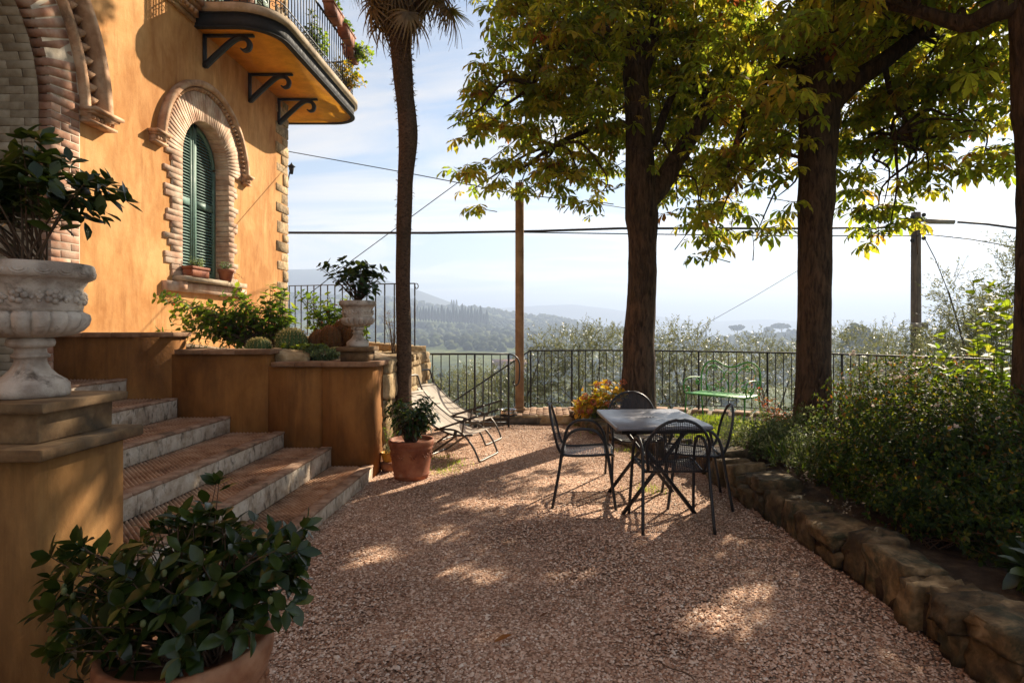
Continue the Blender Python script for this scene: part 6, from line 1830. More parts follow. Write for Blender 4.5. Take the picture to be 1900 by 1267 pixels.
while y < 9.25:
    L = rnd.choice([0.16, 0.21, 0.26, 0.33]) * rnd.uniform(0.9, 1.1) * (1 if y < 6 else 0.8)
    yc = y + L / 2; x0 = float(wall_x(yc)); a = math.atan2(float(wall_x(yc + 0.1)) - float(wall_x(yc - 0.1)), 0.2)
    topz = (0.25 + rnd.uniform(-0.05, 0.05)) * (1 if y < 6.5 else 0.72)
    jx = rnd.uniform(-0.025, 0.025); tw = rnd.uniform(-0.07, 0.07)
    if rnd.random() < 0.6:
        piece('stone', eme[k % 14], se, (x0 + 0.15 + jx, yc, topz * 0.5 - 0.005), (rnd.uniform(-0.05, 0.05), rnd.uniform(-0.10, 0.06), -a + tw), (0.28 + rnd.uniform(-0.04, 0.06), L * 0.95, topz))
    else:
        h1 = topz * rnd.uniform(0.5, 0.68)
        piece('stone', eme[k % 14], se, (x0 + 0.15 + jx, yc, h1 * 0.5), (0, rnd.uniform(-0.05, 0.05), -a + tw), (0.30, L * 0.97, h1))
        piece('stone', eme[(k + 5) % 14], se, (x0 + 0.16 + rnd.uniform(-0.03, 0.04), yc + rnd.uniform(-0.02, 0.02), (h1 + topz) / 2 + 0.004), (rnd.uniform(-0.07, 0.07), rnd.uniform(-0.08, 0.08), -a + rnd.uniform(-0.2, 0.2)), (0.34 + rnd.uniform(-0.06, 0.06), L * 1.0, topz - h1 + 0.01))
    y += L; k += 1

def shrub(name, label, cat, base, blobs, temps, mat, n, per, size, parts, seed, **kw):
    o = thing(name, label, cat, base)
    P_ = bush(o, base, blobs, temps, mat, n, per, size, parts, seed=seed, **kw)
    return o, P_
# big abelia masses
ab, P1 = shrub('abelia_shrub', 'large dark abelia shrub with pale flowers overhanging the stone edging', 'shrub', (3.0, 4.6, 0.2),
    [((2.85, 4.3, 0.66), (0.75, 0.6, 0.34)), ((3.3, 4.9, 0.85), (0.8, 0.6, 0.30)), ((2.55, 4.7, 0.62), (0.5, 0.5, 0.32)), ((3.6, 4.2, 0.65), (0.6, 0.5, 0.36)), ((2.6, 3.8, 0.46), (0.5, 0.35, 0.22)), ((3.1, 4.5, 1.0), (0.5, 0.4, 0.12)), ((2.2, 3.75, 0.40), (0.24, 0.3, 0.13)), ((2.6, 3.3, 0.50), (0.35, 0.3, 0.2)), ((3.1, 3.3, 0.62), (0.45, 0.35, 0.3))],
    SMALL + [ovate(1, 0.5, 0.1, 0.1)], M['abelia'], 2000, 17, 0.042, 260, 71, t0=0.35, shell=0.15, lift=0.2, base_j=0.3, stem_r=0.004, stems_drawn=260, rosette=5)
sel = P1[np.random.RandomState(7).choice(np.where(P1[:, 2] > 0.75)[0], 34)] + np.array([0, -0.02, 0.03])
flowers(ab, [tuple(q) for q in sel], M['petal_white'], 0.028, 4)
ab2, P1 = shrub('abelia_shrub', 'sunlit abelia shrub with yellow-tipped twigs standing against the railing', 'shrub', (3.9, 6.4, 0.25),
    [((3.55, 6.2, 0.85), (0.65, 0.5, 0.36)), ((4.2, 6.3, 0.92), (0.6, 0.5, 0.34)), ((3.1, 6.3, 0.62), (0.4, 0.4, 0.3)), ((3.75, 6.0, 1.15), (0.4, 0.3, 0.14)), ((4.6, 6.2, 0.85), (0.4, 0.4, 0.3))],
    SMALL + [ovate(1, 0.5, 0.1, 0.1)], M['abelia'], 1000, 16, 0.042, 200, 72, t0=0.35, shell=0.15, lift=0.25, base_j=0.3, stem_r=0.004, stems_drawn=160, rosette=5, rbias=0.5)
sel = P1[np.random.RandomState(8).choice(np.where(P1[:, 2] > 0.9)[0], 40)] + np.array([0, -0.02, 0.03])
flowers(ab2, [tuple(q) for q in sel], M['petal_white'], 0.030, 4)
lo_, P1 = shrub('abelia_shrub', 'low dark abelia skirt drooping over the near stretch of stone edging', 'shrub', (2.5, 3.8, 0.2),
    [((2.25, 4.3, 0.42), (0.28, 0.4, 0.18)), ((2.3, 3.75, 0.40), (0.28, 0.4, 0.18)), ((2.45, 3.3, 0.38), (0.25, 0.3, 0.16)), ((2.75, 3.5, 0.5), (0.3, 0.35, 0.2))],
    SMALL + [ovate(1, 0.5, 0.1, 0.1)], M['abelia'], 620, 13, 0.042, 120, 81, t0=0.35, shell=0.2, lift=0.35, base_j=0.25, stem_r=0.004, stems_drawn=120, rosette=5, droop=0.2)
vg, P1 = shrub('variegated_shrub', 'low cream-edged variegated shrub behind the stone edging near the chairs', 'shrub', (2.35, 6.1, 0.2),
    [((2.2, 5.9, 0.42), (0.42, 0.5, 0.22)), ((2.6, 6.4, 0.48), (0.45, 0.45, 0.22)), ((2.05, 6.5, 0.36), (0.3, 0.4, 0.18)), ((2.3, 5.3, 0.38), (0.35, 0.35, 0.2))],
    SMALL, M['variegated'], 700, 15, 0.04, 160, 73, t0=0.35, shell=0.15, lift=0.2, base_j=0.35, stem_r=0.004, stems_drawn=120, rosette=4)
sb, P1 = shrub('small_leaf_shrub', 'fine-leaved dark green shrub between variegated shrub and large abelia', 'shrub', (2.45, 4.95, 0.2),
    [((2.35, 4.85, 0.42), (0.32, 0.35, 0.26)), ((2.6, 5.3, 0.5), (0.35, 0.35, 0.3))], SMALL, M['abelia'], 420, 15, 0.036, 80, 74, t0=0.3, shell=0.15, lift=0.2, base_j=0.2, stem_r=0.004, stems_drawn=80)
rsm, P1 = shrub('rosemary_bush', 'upright feathery green bush growing at the foot of the straight chestnut trunk', 'shrub', (3.55, 7.1, 0.2),
    [((3.5, 7.1, 0.75), (0.16, 0.18, 0.36)), ((3.72, 7.05, 0.85), (0.16, 0.18, 0.36)), ((3.1, 7.2, 0.45), (0.2, 0.2, 0.2))], NARROW, M['abelia'], 200, 16, 0.045, 40, 75, t0=0.15, shell=0.1, lift=0.05, spread=0.55, base_j=0.12, stem_r=0.004)
flowers(rsm, [(3.55, 7.0, 1.16), (3.58, 7.02, 1.20)], M['petal_white'], 0.04, 6)
gt, P1 = shrub('grass_tuft', 'long-bladed green grass tuft leaning over the stone edging', 'grass', (2.1, 4.95, 0.2),
    [((2.02, 4.85, 0.42), (0.2, 0.2, 0.1))], [diamond(1, 0.05, 0.1)], M['abelia'], 26, 3, 0.22, 30, 76, t0=0.1, shell=0.3, lift=0.1, spread=0.2, base_j=0.08, stem_r=0.002)
ll, P1 = shrub('lime_leaved_plant', 'tall sunlit plant with broad lime leaves by the rightmost trunk', 'plant', (4.15, 5.6, 0.25),
    [((4.05, 5.6, 1.25), (0.2, 0.2, 0.4)), ((4.25, 5.7, 1.7), (0.12, 0.15, 0.35)), ((3.95, 5.6, 1.85), (0.04, 0.06, 0.3)), ((4.2, 5.5, 0.85), (0.3, 0.25, 0.25)), ((3.75, 5.8, 1.15), (0.2, 0.2, 0.3))], HEART, M['lime'], 46, 10, 0.115, 260, 77, t0=0.3, shell=0.2, lift=0.05, base_j=0.12, stem_r=0.006, stem_mat=M['twig_green'])
ho, P1 = shrub('broadleaf_plant', 'dark broad-leaved rosette plant in the shaded near end of the bed', 'plant', (2.5, 2.98, 0.2),
    [((2.45, 2.98, 0.34), (0.18, 0.18, 0.08)), ((2.65, 2.85, 0.32), (0.14, 0.14, 0.06))], OVN, M['camellia'], 24, 5, 0.20, 110, 78, t0=0.5, shell=0.5, lift=0.6, spread=0.5, base_j=0.08, stem_r=0.004, droop=0.2)
na, P1 = shrub('red_nandina', 'red-leaved nandina with bronze twigs in front of the green bench', 'shrub', (2.95, 7.8, 0.12),
    [((2.9, 7.8, 0.45), (0.22, 0.2, 0.2)), ((2.75, 7.9, 0.75), (0.09, 0.1, 0.1)), ((3.15, 7.7, 0.35), (0.2, 0.2, 0.15))], SMALL, M['nandina'], 70, 10, 0.045, 80, 79, t0=0.3, shell=0.2, lift=0.1, base_j=0.08, stem_r=0.004)
hy = thing('golden_hydrangea', 'hydrangea with golden leaves and rust flower heads at the left chestnut trunk', 'shrub', (0.85, 8.95, 0.12))
P1 = bush(hy, (0.85, 8.95, 0.12), [((0.72, 8.9, 0.42), (0.28, 0.25, 0.16)), ((0.95, 8.9, 0.58), (0.26, 0.22, 0.14)), ((0.62, 8.85, 0.30), (0.2, 0.2, 0.12)), ((1.12, 8.95, 0.5), (0.14, 0.2, 0.16))], HEART, M['croton'], 80, 8, 0.10, 260, 0.006, 0.4, seed=80, shell=0.3, lift=0.2, rbias=1.0, base_j=0.1, stem_mat=M['twig_green'])
mb_t = ovate(1, 0.9, 0.05, 0.05)
rs_ = np.random.RandomState(9)
for c in [(0.60, 8.72, 0.50), (0.52, 8.75, 0.40), (0.78, 8.7, 0.66), (0.93, 8.7, 0.69), (0.72, 8.68, 0.42), (0.55, 8.7, 0.30), (0.92, 8.66, 0.40), (1.16, 8.8, 0.70), (0.66, 8.66, 0.30)]:
    n = 46; d = unit(n, rs_)
    W = scatter(mb_t, np.array(c) + d * 0.035, np.cross(d, unit(n, rs_)) + d * 0.3, d, rs_.uniform(0.02, 0.032, n), rs_.uniform(0, 1, n))
    link('flower_head', foliage_mesh('flower_head', M['petal_rust'], [W]), hy)
# lawn-like lime grass in the sunlit back of the bed, and tufts by the pots
def grass_patch(name, label, pts, n, h, mat='grass', seed=1, spread=0.2):
    rs = np.random.RandomState(seed)
    c = np.array(pts)[rs.choice(len(pts), n)]
    P_ = np.stack([c[:, 0] + rs.normal(size=n) * spread, c[:, 1] + rs.normal(size=n) * spread, np.zeros(n)], -1)
    inside = P_[:, 0] > wall_x(P_[:, 1]) + 0.15
    P_[:, 2] = np.where(inside, soil_h(P_[:, 0], P_[:, 1]) - 0.01, 0.0)
    D_ = np.stack([rs.normal(size=n) * 0.35, rs.normal(size=n) * 0.35, np.ones(n)], -1)
    o = link(name, foliage_mesh(name, M[mat], [scatter(diamond(1, 0.08, 0.1), P_, D_, unit(n, rs), rs.uniform(0.5, 1.2, n) * h, rs.uniform(0, 1, n))]))
    o['kind'] = 'stuff'; o['label'] = label
grass_patch('bed_grass', 'bright lime grass and groundcover around the bench', [(1.5, 8.6), (2.0, 8.4), (2.5, 8.0), (2.3, 7.4), (2.9, 7.6), (3.3, 7.9), (2.0, 7.8), (1.7, 7.6), (1.3, 8.6), (2.6, 8.4), (2.4, 8.9)], 9000, 0.10, seed=3, spread=0.26)
grass_patch('court_weeds', 'small green weeds in the gravel beside the terracotta pot and stones', [(-1.0, 6.25), (-0.95, 6.6), (-1.25, 6.45), (-1.15, 6.9), (0.5, 9.2), (1.0, 7.3), (1.2, 7.0), (0.98, 5.55)], 900, 0.055, seed=4, spread=0.09)
# ------------------------------------------------------------------ trees
def limb(path, radii, n=10, rough=0.08, seed=0, k=5, fluting=0):
    pts = spline(path, k)
    m_ = len(pts)
    rr = np.interp(np.linspace(0, 1, m_), np.linspace(0, 1, len(radii)), radii)
    V, Fs = tube(pts, list(rr), n)
    for i in range(m_):
        for j in range(n):
            q = V[i * n + j]; c = np.array(pts[i])
            f = mnoise.noise(Vector((q[0] * 5 + seed, q[1] * 5, q[2] * 1.3))) * rough + max(0, mnoise.noise(Vector((q[0] * 3.3 + seed * 2, q[1] * 3.3, q[2] * 2.6))) - 0.25) * rough * 2.2 + mnoise.noise(Vector((q[0] * 16, q[1] * 16 + seed, q[2] * 3.5))) * rough * 0.6
            V[i * n + j] = c + (q - c) * (1 + f)
    return V, Fs

SX, SYY = SUN.x / SUN.z, SUN.y / SUN.z
def in_poly(x, y, poly):
    inside = np.zeros(len(x), bool); n = len(poly); j = n - 1
    for i in range(n):
        xi, yi = poly[i]; xj, yj = poly[j]
        c = ((yi > y) != (yj > y)) & (x < (xj - xi) * (y - yi) / (yj - yi + 1e-12) + xi)
        inside ^= c; j = i
    return inside
# where the photograph shows sun reaching the ground, the crowns have gaps
LIT = [[(-2.2, 5.2), (-1.53, 5.62), (-0.9, 5.95), (-0.27, 6.5), (0.04, 7.15), (0.6, 8.15), (1.2, 8.9), (1.9, 11), (-2.5, 11)],
       [(1.5, 8.3), (2.0, 7.5), (3.0, 7.2), (3.7, 7.6), (3.5, 9.0), (2.4, 9.8)]]
SPOTS = [(0.83, 3.0, 0.24, 0.13), (1.12, 3.36, 0.14, 0.09), (0.19, 3.62, 0.10, 0.07), (-0.52, 5.1, 0.36, 0.12), (-1.25, 5.42, 0.35, 0.16), (0.75, 6.4, 0.35, 0.3), (-1.15, 4.0, 0.16, 0.10), (0.3, 5.9, 0.35, 0.15), (-2.9, 4.6, 0.5, 0.12), (-2.3, 5.2, 0.4, 0.12), (-3.7, 3.2, 0.35, 0.16)]
def blocked(Pn, rs):
    gx = Pn[:, 0] - SX * Pn[:, 2]; gy = Pn[:, 1] - SYY * Pn[:, 2]
    b = np.zeros(len(Pn), bool)
    for poly in LIT: b |= in_poly(gx, gy, poly)
    for (x, y, rx, ry) in SPOTS:
        b |= ((gx - x) / (rx + 0.07)) ** 2 + ((gy - y) / (ry + 0.07)) ** 2 < 1
    t = (Pn[:, 0] - WX) / SUN.x
    fy = Pn[:, 1] - t * SUN.y; fz = Pn[:, 2] - t * SUN.z
    n_ = np.array([mnoise.noise(Vector((a * 1.3, c * 1.3, 3.0))) for a, c in zip(fy, fz)])
    b |= (fy > 6.3 + 1.1 * (fz > 3.9)) & (fy < 11.8) & (fz > 0.9) & (fz < 5.2) & (n_ < 0.33)
    # the far urn, the cactus bed and the shrub tops are sunlit too
    return b

CLEAR = [((1.45, 9.0, 2.6), (1.38, 9.0, 5.0), 0.36), (tuple(P(1200, 370, 9)), tuple(P(1320, 205, 9.3)), 0.24), (tuple(P(1185, 300, 9)), tuple(P(1245, 190, 9.4)), 0.2), ((3.3, 7.4, 2.2), (3.3, 7.4, 4.5), 0.30), (tuple(P(1535, 195, 7.4)), tuple(P(1690, 75, 7.4)), 0.2)]
PALM = [palmate(s, 5 if s % 3 else 6) for s in range(5)]
PALM_LOW = [palmate(s, 5, True) for s in range(3)]
def crown_leaves(blobs, seed, dens, thin=1.1):
    """twig clusters of palmate leaves through the blobs: (centre, radius, density scale)"""
    rs = np.random.RandomState(seed)
    Ps, Ds, Us, Ss, Rs, twigs = [], [], [], [], [], []
    for (c, r, ds) in blobs:
        c = np.array(c); rad = np.array([r, r, r * 0.85])
        nc = max(3, int(dens * ds * (thin if r >= 0.8 and ds < 0.75 else 1.0) * 4.19 * r ** 3 / 5.5))
        d = unit(nc, rs); q = c + d * rad * (0.25 + 0.75 * rs.uniform(size=(nc, 1)) ** 0.55)
        q += rs.normal(size=q.shape) * 0.12
        for k in range(nc):
            tip = q[k]; ax = d[k] * np.array([1, 1, 0.3]) + np.array([0, 0, 0.15])
            ax /= np.linalg.norm(ax)
            twigs.append((tip - ax * 0.35 + np.array([0, 0, -0.06]), tip))
            nl = rs.randint(4, 8)
            tint = rs.uniform(-0.18, 0.22)
            for j in range(nl):
                a = 2 * math.pi * j / nl + rs.uniform(-0.4, 0.4)
                hd = np.array([math.cos(a), math.sin(a), rs.uniform(-0.35, 0.25)])
                pet = 0.07 + 0.09 * rs.uniform()
                Ps.append(tip + hd * pet + np.array([0, 0, rs.uniform(-0.05, 0.04)]))
                D = hd + np.array([0, 0, -rs.uniform(0.0, 0.6)])
                Ds.append(D); Us.append(np.array([0, 0, 1.0]) + hd * 0.3 + rs.normal(size=3) * 0.25)
                Ss.append(rs.uniform(0.10, 0.215)); Rs.append(np.clip(rs.uniform() * 0.8 + tint + 0.02, 0, 1))
    Ps, Ds, Us, Ss, Rs = map(np.array, (Ps, Ds, Us, Ss, Rs))
    keep = ~blocked(Ps, rs)
    # the bare lower trunks and main forks stay clear of leaves on the court side
    for a, b, w in CLEAR:
        a, b = np.array(a), np.array(b); ab = b - a
        t_ = np.clip(((Ps - a) @ ab) / (ab @ ab), 0, 1); c_ = a + t_[:, None] * ab
        d_ = Ps - c_
        keep &= ~((np.hypot(d_[:, 0], d_[:, 2]) < w) & (d_[:, 1] < 0.1) & (d_[:, 1] > -2.6) & (rs.uniform(size=len(Ps)) < 0.9))
    return Ps[keep], Ds[keep], Us[keep], Ss[keep], Rs[keep], twigs

def chestnut(label, base, trunk, branches, blobs, dens, seed, hubs):
    t = thing('chestnut_tree', label, 'tree', base, 'horse chestnut trees along the terrace')
    tr = part('trunk', limb(*trunk, n=30, rough=0.07, seed=seed, k=7), M['bark'], t, True)
    mb = MB()
    for i, (pth, rad) in enumerate(branches):
        mb_ = limb(pth, rad, n=12, rough=0.06, seed=seed + i)
        part('branch', mb_, M['bark'], t, True)
    Ps, Ds, Us, Ss, Rs, twigs = crown_leaves(blobs, seed, dens)
    # secondary branches from the limbs to the blobs, twigs to the leaf clusters
    rs = np.random.RandomState(seed + 9)
    hubs = np.array([tuple(h) for h in hubs])
    for (c, r, ds) in blobs:
        c = np.array(c); h = hubs[np.argmin(np.linalg.norm(hubs - c, axis=1))]
        e = c + rs.normal(size=3) * r * 0.25
        if blocked(np.array([e]), rs)[0]: continue
        L_ = np.linalg.norm(e - h)
        m1 = h + (e - h) * 0.35 + rs.normal(size=3) * 0.10 * L_ + np.array([0, 0, 0.12 * L_]); m2 = h + (e - h) * 0.7 + rs.normal(size=3) * 0.10 * L_ + np.array([0, 0, 0.10 * L_])
        mb.add(tube(spline([h, m1, m2, e], 4), list(np.linspace(0.026, 0.006, 13)), 5, False))
    tb_ = blocked(np.array([b for a, b in twigs]), rs)
    for i, (a, b) in enumerate(twigs):
        if tb_[i]: continue
        if i % 2 == 0: mb.add(tube([a, (a + b) / 2 + rs.normal(size=3) * 0.02, b], [0.008, 0.006, 0.004], 3, False))
    part('twigs', mb, M['bark'], t, True)['kind'] = 'stuff'
    vis = in_view(Ps, 150)
    emit_leaves(t, Ps[vis], Ds[vis], Us[vis], Ss[vis], Rs[vis], PALM, M['chestnut'], 300, 'leaf', 'crown')
    hid = ~vis
    if hid.any(): emit_leaves(t, Ps[hid], Ds[hid], Us[hid], Ss[hid] * 1.25, Rs[hid], PALM_LOW, M['chestnut'], 0, 'leaf', 'upper_crown')
    return t

def B(px, py, y, r, ds=1.0): return (tuple(P(px, py, y)), r, ds)
# left, forked chestnut
t1 = (1.41, 9.0)
blobs1 = [B(905, 195, 8.7, 0.62, 1.2), B(868, 215, 8.7, 0.36, 1.8), B(890, 160, 8.8, 0.34, 1.5), B(885, 345, 8.8, 0.25, 2.0), B(915, 325, 8.8, 0.42, 1.6), B(965, 355, 8.9, 0.30, 1.6), B(1290, 300, 9.5, 0.6), B(1245, 385, 9.6, 0.33, 1.3), B(1300, 400, 8.6, 0.33, 1.3), B(985, 60, 8.8, 0.85), B(960, 150, 9.2, 0.6), B(1040, 220, 9.0, 1.05), B(1000, 310, 8.5, 0.50, 1.4), B(1075, 345, 9.0, 0.42, 1.6), B(1110, 385, 9.2, 0.30, 1.8), B(1050, 370, 8.6, 0.26, 1.8), B(1130, 330, 8.3, 0.4, 1.2), B(1220, 350, 9.4, 0.45, 1.4), B(1270, 260, 8.8, 0.5), B(1110, 120, 8.4, 1.15), B(1180, 30, 9.6, 1.2),
          B(1265, 190, 9.9, 1.0), B(1250, 320, 9.9, 0.65), B(1300, 90, 9.4, 1.05), B(1215, 250, 8.6, 0.6, 0.7), B(1120, 270, 9.8, 0.8), B(1340, 380, 10.2, 0.6), B(1010, -40, 9.4, 0.9)]
blobs1 += [((1.0, 8.6, 7.4), 1.7, 0.45), ((2.3, 9.6, 7.6), 1.7, 0.45), ((1.4, 9.2, 9.0), 1.7, 0.4), ((0.4, 9.8, 7.0), 1.3, 0.5), ((1.6, 10.6, 5.6), 1.4, 0.6), ((2.6, 10.9, 6.6), 1.5, 0.55), ((3.1, 10.2, 5.0), 1.2, 0.7), ((0.3, 11.2, 8.6), 1.3, 0.5), ((-0.2, 11.8, 9.3), 0.9, 0.5), ((0.1, 12.6, 9.2), 0.7, 0.6)]  # upper and rear leaf masses, some added to shade the villa wall and steps
chestnut('forked horse chestnut tree behind the table, its trunk rising beside the golden hydrangea', (1.41, 9.0, 0.1),
    ([(1.40, 9.0, 0.05), (1.40, 9.0, 0.25), (1.41, 9.0, 0.9), (1.45, 9.0, 1.9), (1.47, 9.0, 2.75), (1.46, 9.0, 3.1), (1.44, 9.0, 3.5), (1.42, 9.0, 4.3), (1.36, 9.05, 5.6), (1.42, 9.2, 7.2), (1.40, 9.2, 8.6)], [0.34, 0.265, 0.230, 0.212, 0.208, 0.245, 0.235, 0.195, 0.165, 0.10, 0.04]),
    [([P(1190, 385, 9.0), P(1225, 345, 9.05), P(1262, 285, 9.15), P(1305, 222, 9.3), P(1352, 160, 9.6), P(1400, 60, 10)], [0.17, 0.155, 0.13, 0.115, 0.09, 0.05]),
     ([P(1185, 300, 9.0), P(1215, 262, 9.2), P(1235, 205, 9.4), P(1252, 175, 9.5), P(1290, 165, 9.7)], [0.09, 0.07, 0.06, 0.05, 0.03]),
     ([P(1170, 110, 9.0), P(1130, 62, 8.8), P(1085, 42, 8.7), P(1035, 75, 8.6), P(1005, 110, 8.6), P(985, 160, 8.6), P(930, 200, 8.7)], [0.10, 0.075, 0.06, 0.05, 0.04, 0.03, 0.015]),
     ([P(1190, 140, 9.05), P(1215, 60, 9.1), P(1222, -60, 9.2)], [0.11, 0.09, 0.06]),
     ([P(1170, 230, 9.0), P(1100, 240, 9.0), P(1030, 270, 8.9), P(960, 320, 8.8)], [0.06, 0.045, 0.035, 0.015])],
    blobs1, 96, 101, [P(1180, 200, 9), P(1180, 60, 9), P(1250, 290, 9.15), P(1310, 215, 9.3), P(1130, 62, 8.8), P(1035, 75, 8.6), P(985, 160, 8.6), P(1030, 270, 8.9), (1.4, 9.2, 7.2), (1.4, 9.1, 6), P(1400, 60, 10)])
# middle, straight chestnut
blobs2 = [B(1335, 350, 7.6, 0.50), B(1335, 430, 7.5, 0.28), B(1305, 415, 7.6, 0.22), B(1375, 250, 7.6, 0.72), B(1420, 120, 7.0, 0.85), B(1500, 50, 6.8, 0.85), B(1600, 110, 7.6, 0.80), B(1570, 250, 8.0, 0.62), B(1640, 290, 7.8, 0.62, 1.5), B(1700, 190, 7.4, 0.75), B(1780, 215, 7.2, 0.50, 1.3), B(1775, 300, 7.4, 0.38, 1.7), B(1650, 385, 7.6, 0.36, 1.8), B(1705, 345, 7.5, 0.36, 1.8), B(1590, 330, 8.2, 0.5, 1.4), B(1830, 290, 7.2, 0.24, 2.0), B(1440, 390, 8.0, 0.36), B(1400, 430, 7.7, 0.24), B(1610, 400, 7.8, 0.22), B(1640, 420, 7.6, 0.18), B(1730, 70, 7.2, 0.75), B(1810, 110, 7.0, 0.62), B(1820, 240, 7.1, 0.30), B(1450, 270, 6.9, 0.6), B(1480, 200, 6.6, 0.45, 0.7)]
blobs2 += [((3.0, 7.2, 6.2), 1.5, 0.45), ((4.3, 7.6, 6.3), 1.5, 0.45), ((3.5, 7.8, 7.8), 1.6, 0.4), ((4.6, 9.0, 5.0), 1.35, 0.45), ((5.2, 8.6, 6.5), 1.6, 0.5), ((4.3, 10.2, 5.6), 1.2, 0.5), ((5.9, 9.4, 6.0), 1.4, 0.5), ((5.6, 8.2, 4.5), 0.9, 0.7)]  # upper crown, then rear leaf masses added to shade the foreground gravel
chestnut('straight horse chestnut tree rising between the green bench and the abelia shrubs', (3.3, 7.4, 0.15),
    ([(3.25, 7.4, 0.0), (3.26, 7.4, 0.3), (3.28, 7.4, 0.9), (3.29, 7.4, 1.9), (3.30, 7.4, 2.7), (3.315, 7.4, 3.0), (3.32, 7.4, 3.4), (3.34, 7.4, 4.1), (3.27, 7.4, 4.7), (3.22, 7.4, 5.6), (3.3, 7.5, 7.0), (3.35, 7.5, 8.0)], [0.30, 0.235, 0.20, 0.195, 0.195, 0.22, 0.215, 0.24, 0.19, 0.14, 0.08, 0.03]),
    [([P(1535, 195, 7.4), P(1580, 155, 7.4), P(1645, 110, 7.4), P(1705, 65, 7.4), P(1780, 20, 7.4)], [0.15, 0.125, 0.10, 0.085, 0.05]),
     ([P(1515, 90, 7.4), P(1560, 40, 7.4), P(1610, 0, 7.4), P(1680, -60, 7.3)], [0.11, 0.085, 0.07, 0.05]),
     ([P(1640, 112, 7.4), P(1655, 180, 7.3), P(1690, 250, 7.3), P(1680, 330, 7.4)], [0.04, 0.028, 0.018, 0.008]),
     ([P(1500, 130, 7.4), P(1450, 120, 7.3), P(1390, 200, 7.4), P(1345, 330, 7.5)], [0.07, 0.05, 0.04, 0.015])],
    blobs2, 92, 202, [P(1520, 130, 7.4), P(1580, 155, 7.4), P(1645, 110, 7.4), P(1705, 65, 7.4), P(1560, 40, 7.4), P(1660, 250, 7.3), P(1450, 120, 7.3), P(1390, 200, 7.4), (3.22, 7.4, 5.6), (3.3, 7.5, 7.0), P(1510, 300, 7.4)])
# right-hand chestnut at the frame edge
blobs3 = [B(1560, 20, 5.6, 0.55, 0.8), B(1650, -30, 5.6, 0.6), B(1450, 30, 5.4, 0.45, 0.8), B(1800, 30, 5.6, 0.5), B(1740, -60, 5.2, 0.7)]
blobs3 += [((3.4, 5.3, 4.9), 1.0, 0.5), ((4.4, 5.6, 5.6), 1.5, 0.45), ((3.2, 4.6, 5.6), 1.2, 0.45), ((5.2, 5.6, 6.2), 1.6, 0.4), ((4.4, 4.4, 6.6), 1.6, 0.35), ((5.6, 6.6, 5.0), 1.2, 0.5), ((6.4, 7.4, 5.6), 1.2, 0.5)]
chestnut('dark chestnut trunk cut by the picture edge beside the lime-leaved plant', (4.13, 5.0, 0.2),
    ([(4.12, 5.0, 0.0), (4.13, 5.0, 0.5), (4.14, 5.0, 1.4), (4.16, 5.0, 2.4), (4.13, 5.0, 3.4), (4.08, 5.0, 4.3), (4.1, 5.0, 5.6), (4.15, 5.05, 7.2)], [0.29, 0.25, 0.235, 0.23, 0.235, 0.22, 0.15, 0.04]),
    [([(4.05, 5.0, 4.15), P(1850, 20, 5.1), P(1790, 45, 5.3), P(1700, 20, 5.5), P(1600, 5, 5.6)], [0.10, 0.085, 0.07, 0.05, 0.02]),
     ([(4.1, 5.0, 4.4), (4.5, 5.3, 5.2), (5.0, 5.7, 6.0)], [0.12, 0.09, 0.04])],
    blobs3, 80, 303, [(4.08, 5.0, 4.3), P(1790, 45, 5.3), P(1700, 20, 5.5), (4.1, 5, 5.6), (4.5, 5.3, 5.2), (5, 5.7, 6)])

# ------------------------------------------------------------------ palm
pm_t = thing('palm_tree', 'slim fan palm with shaggy trunk and hanging dry fronds beside the rubble wall', 'tree', (-1.53, 6.88, 0))
pth = [(-1.535, 6.88, 0.0), P(749, 740, 6.88), P(750, 640, 6.88), P(748, 520, 6.88), P(749, 430, 6.88), P(752, 340, 6.88), P(757, 250, 6.88), P(751, 180, 6.88), P(745, 110, 6.88), P(740, 40, 6.88), P(738, -40, 6.88), P(738, -90, 6.88)]
part('trunk', limb(pth, [0.095, 0.088, 0.084, 0.080, 0.082, 0.086, 0.104, 0.098, 0.118, 0.122, 0.13, 0.08], 22, 0.09, 5, 7), M['bark_palm'], pm_t, True)
rs_ = np.random.RandomState(17)
sp_pts = spline(pth, 12); n = 1500
ti = rs_.uniform(0.28, 0.98, n) ** 0.8
Pn, Dn = [], []
for t in ti:
    q = sp_pts[int(t * (len(sp_pts) - 1))]; a = rs_.uniform(0, 6.28); e = np.array([math.cos(a), math.sin(a), 0])
    rad = np.interp(t, [0, 0.5, 0.65, 1], [0.085, 0.08, 0.1, 0.125])
    Pn.append(np.array(q) + e * rad * 0.93); Dn.append(e * 0.6 + np.array([0, 0, rs_.choice([-1, 1]) * rs_.uniform(0.2, 1)]) + rs_.normal(size=3) * 0.2)
link('trunk_fibre', foliage_mesh('trunk_fibre', M['palm_dead'], [scatter(diamond(1, 0.16, 0.1), np.array(Pn), np.array(Dn), unit(n, rs_), rs_.uniform(0.025, 0.075, n) * np.interp(ti, [0.3, 0.6, 1], [0.5, 1, 1.3]), rs_.uniform(0, 0.35, n))]), pm_t)['kind'] = 'stuff'
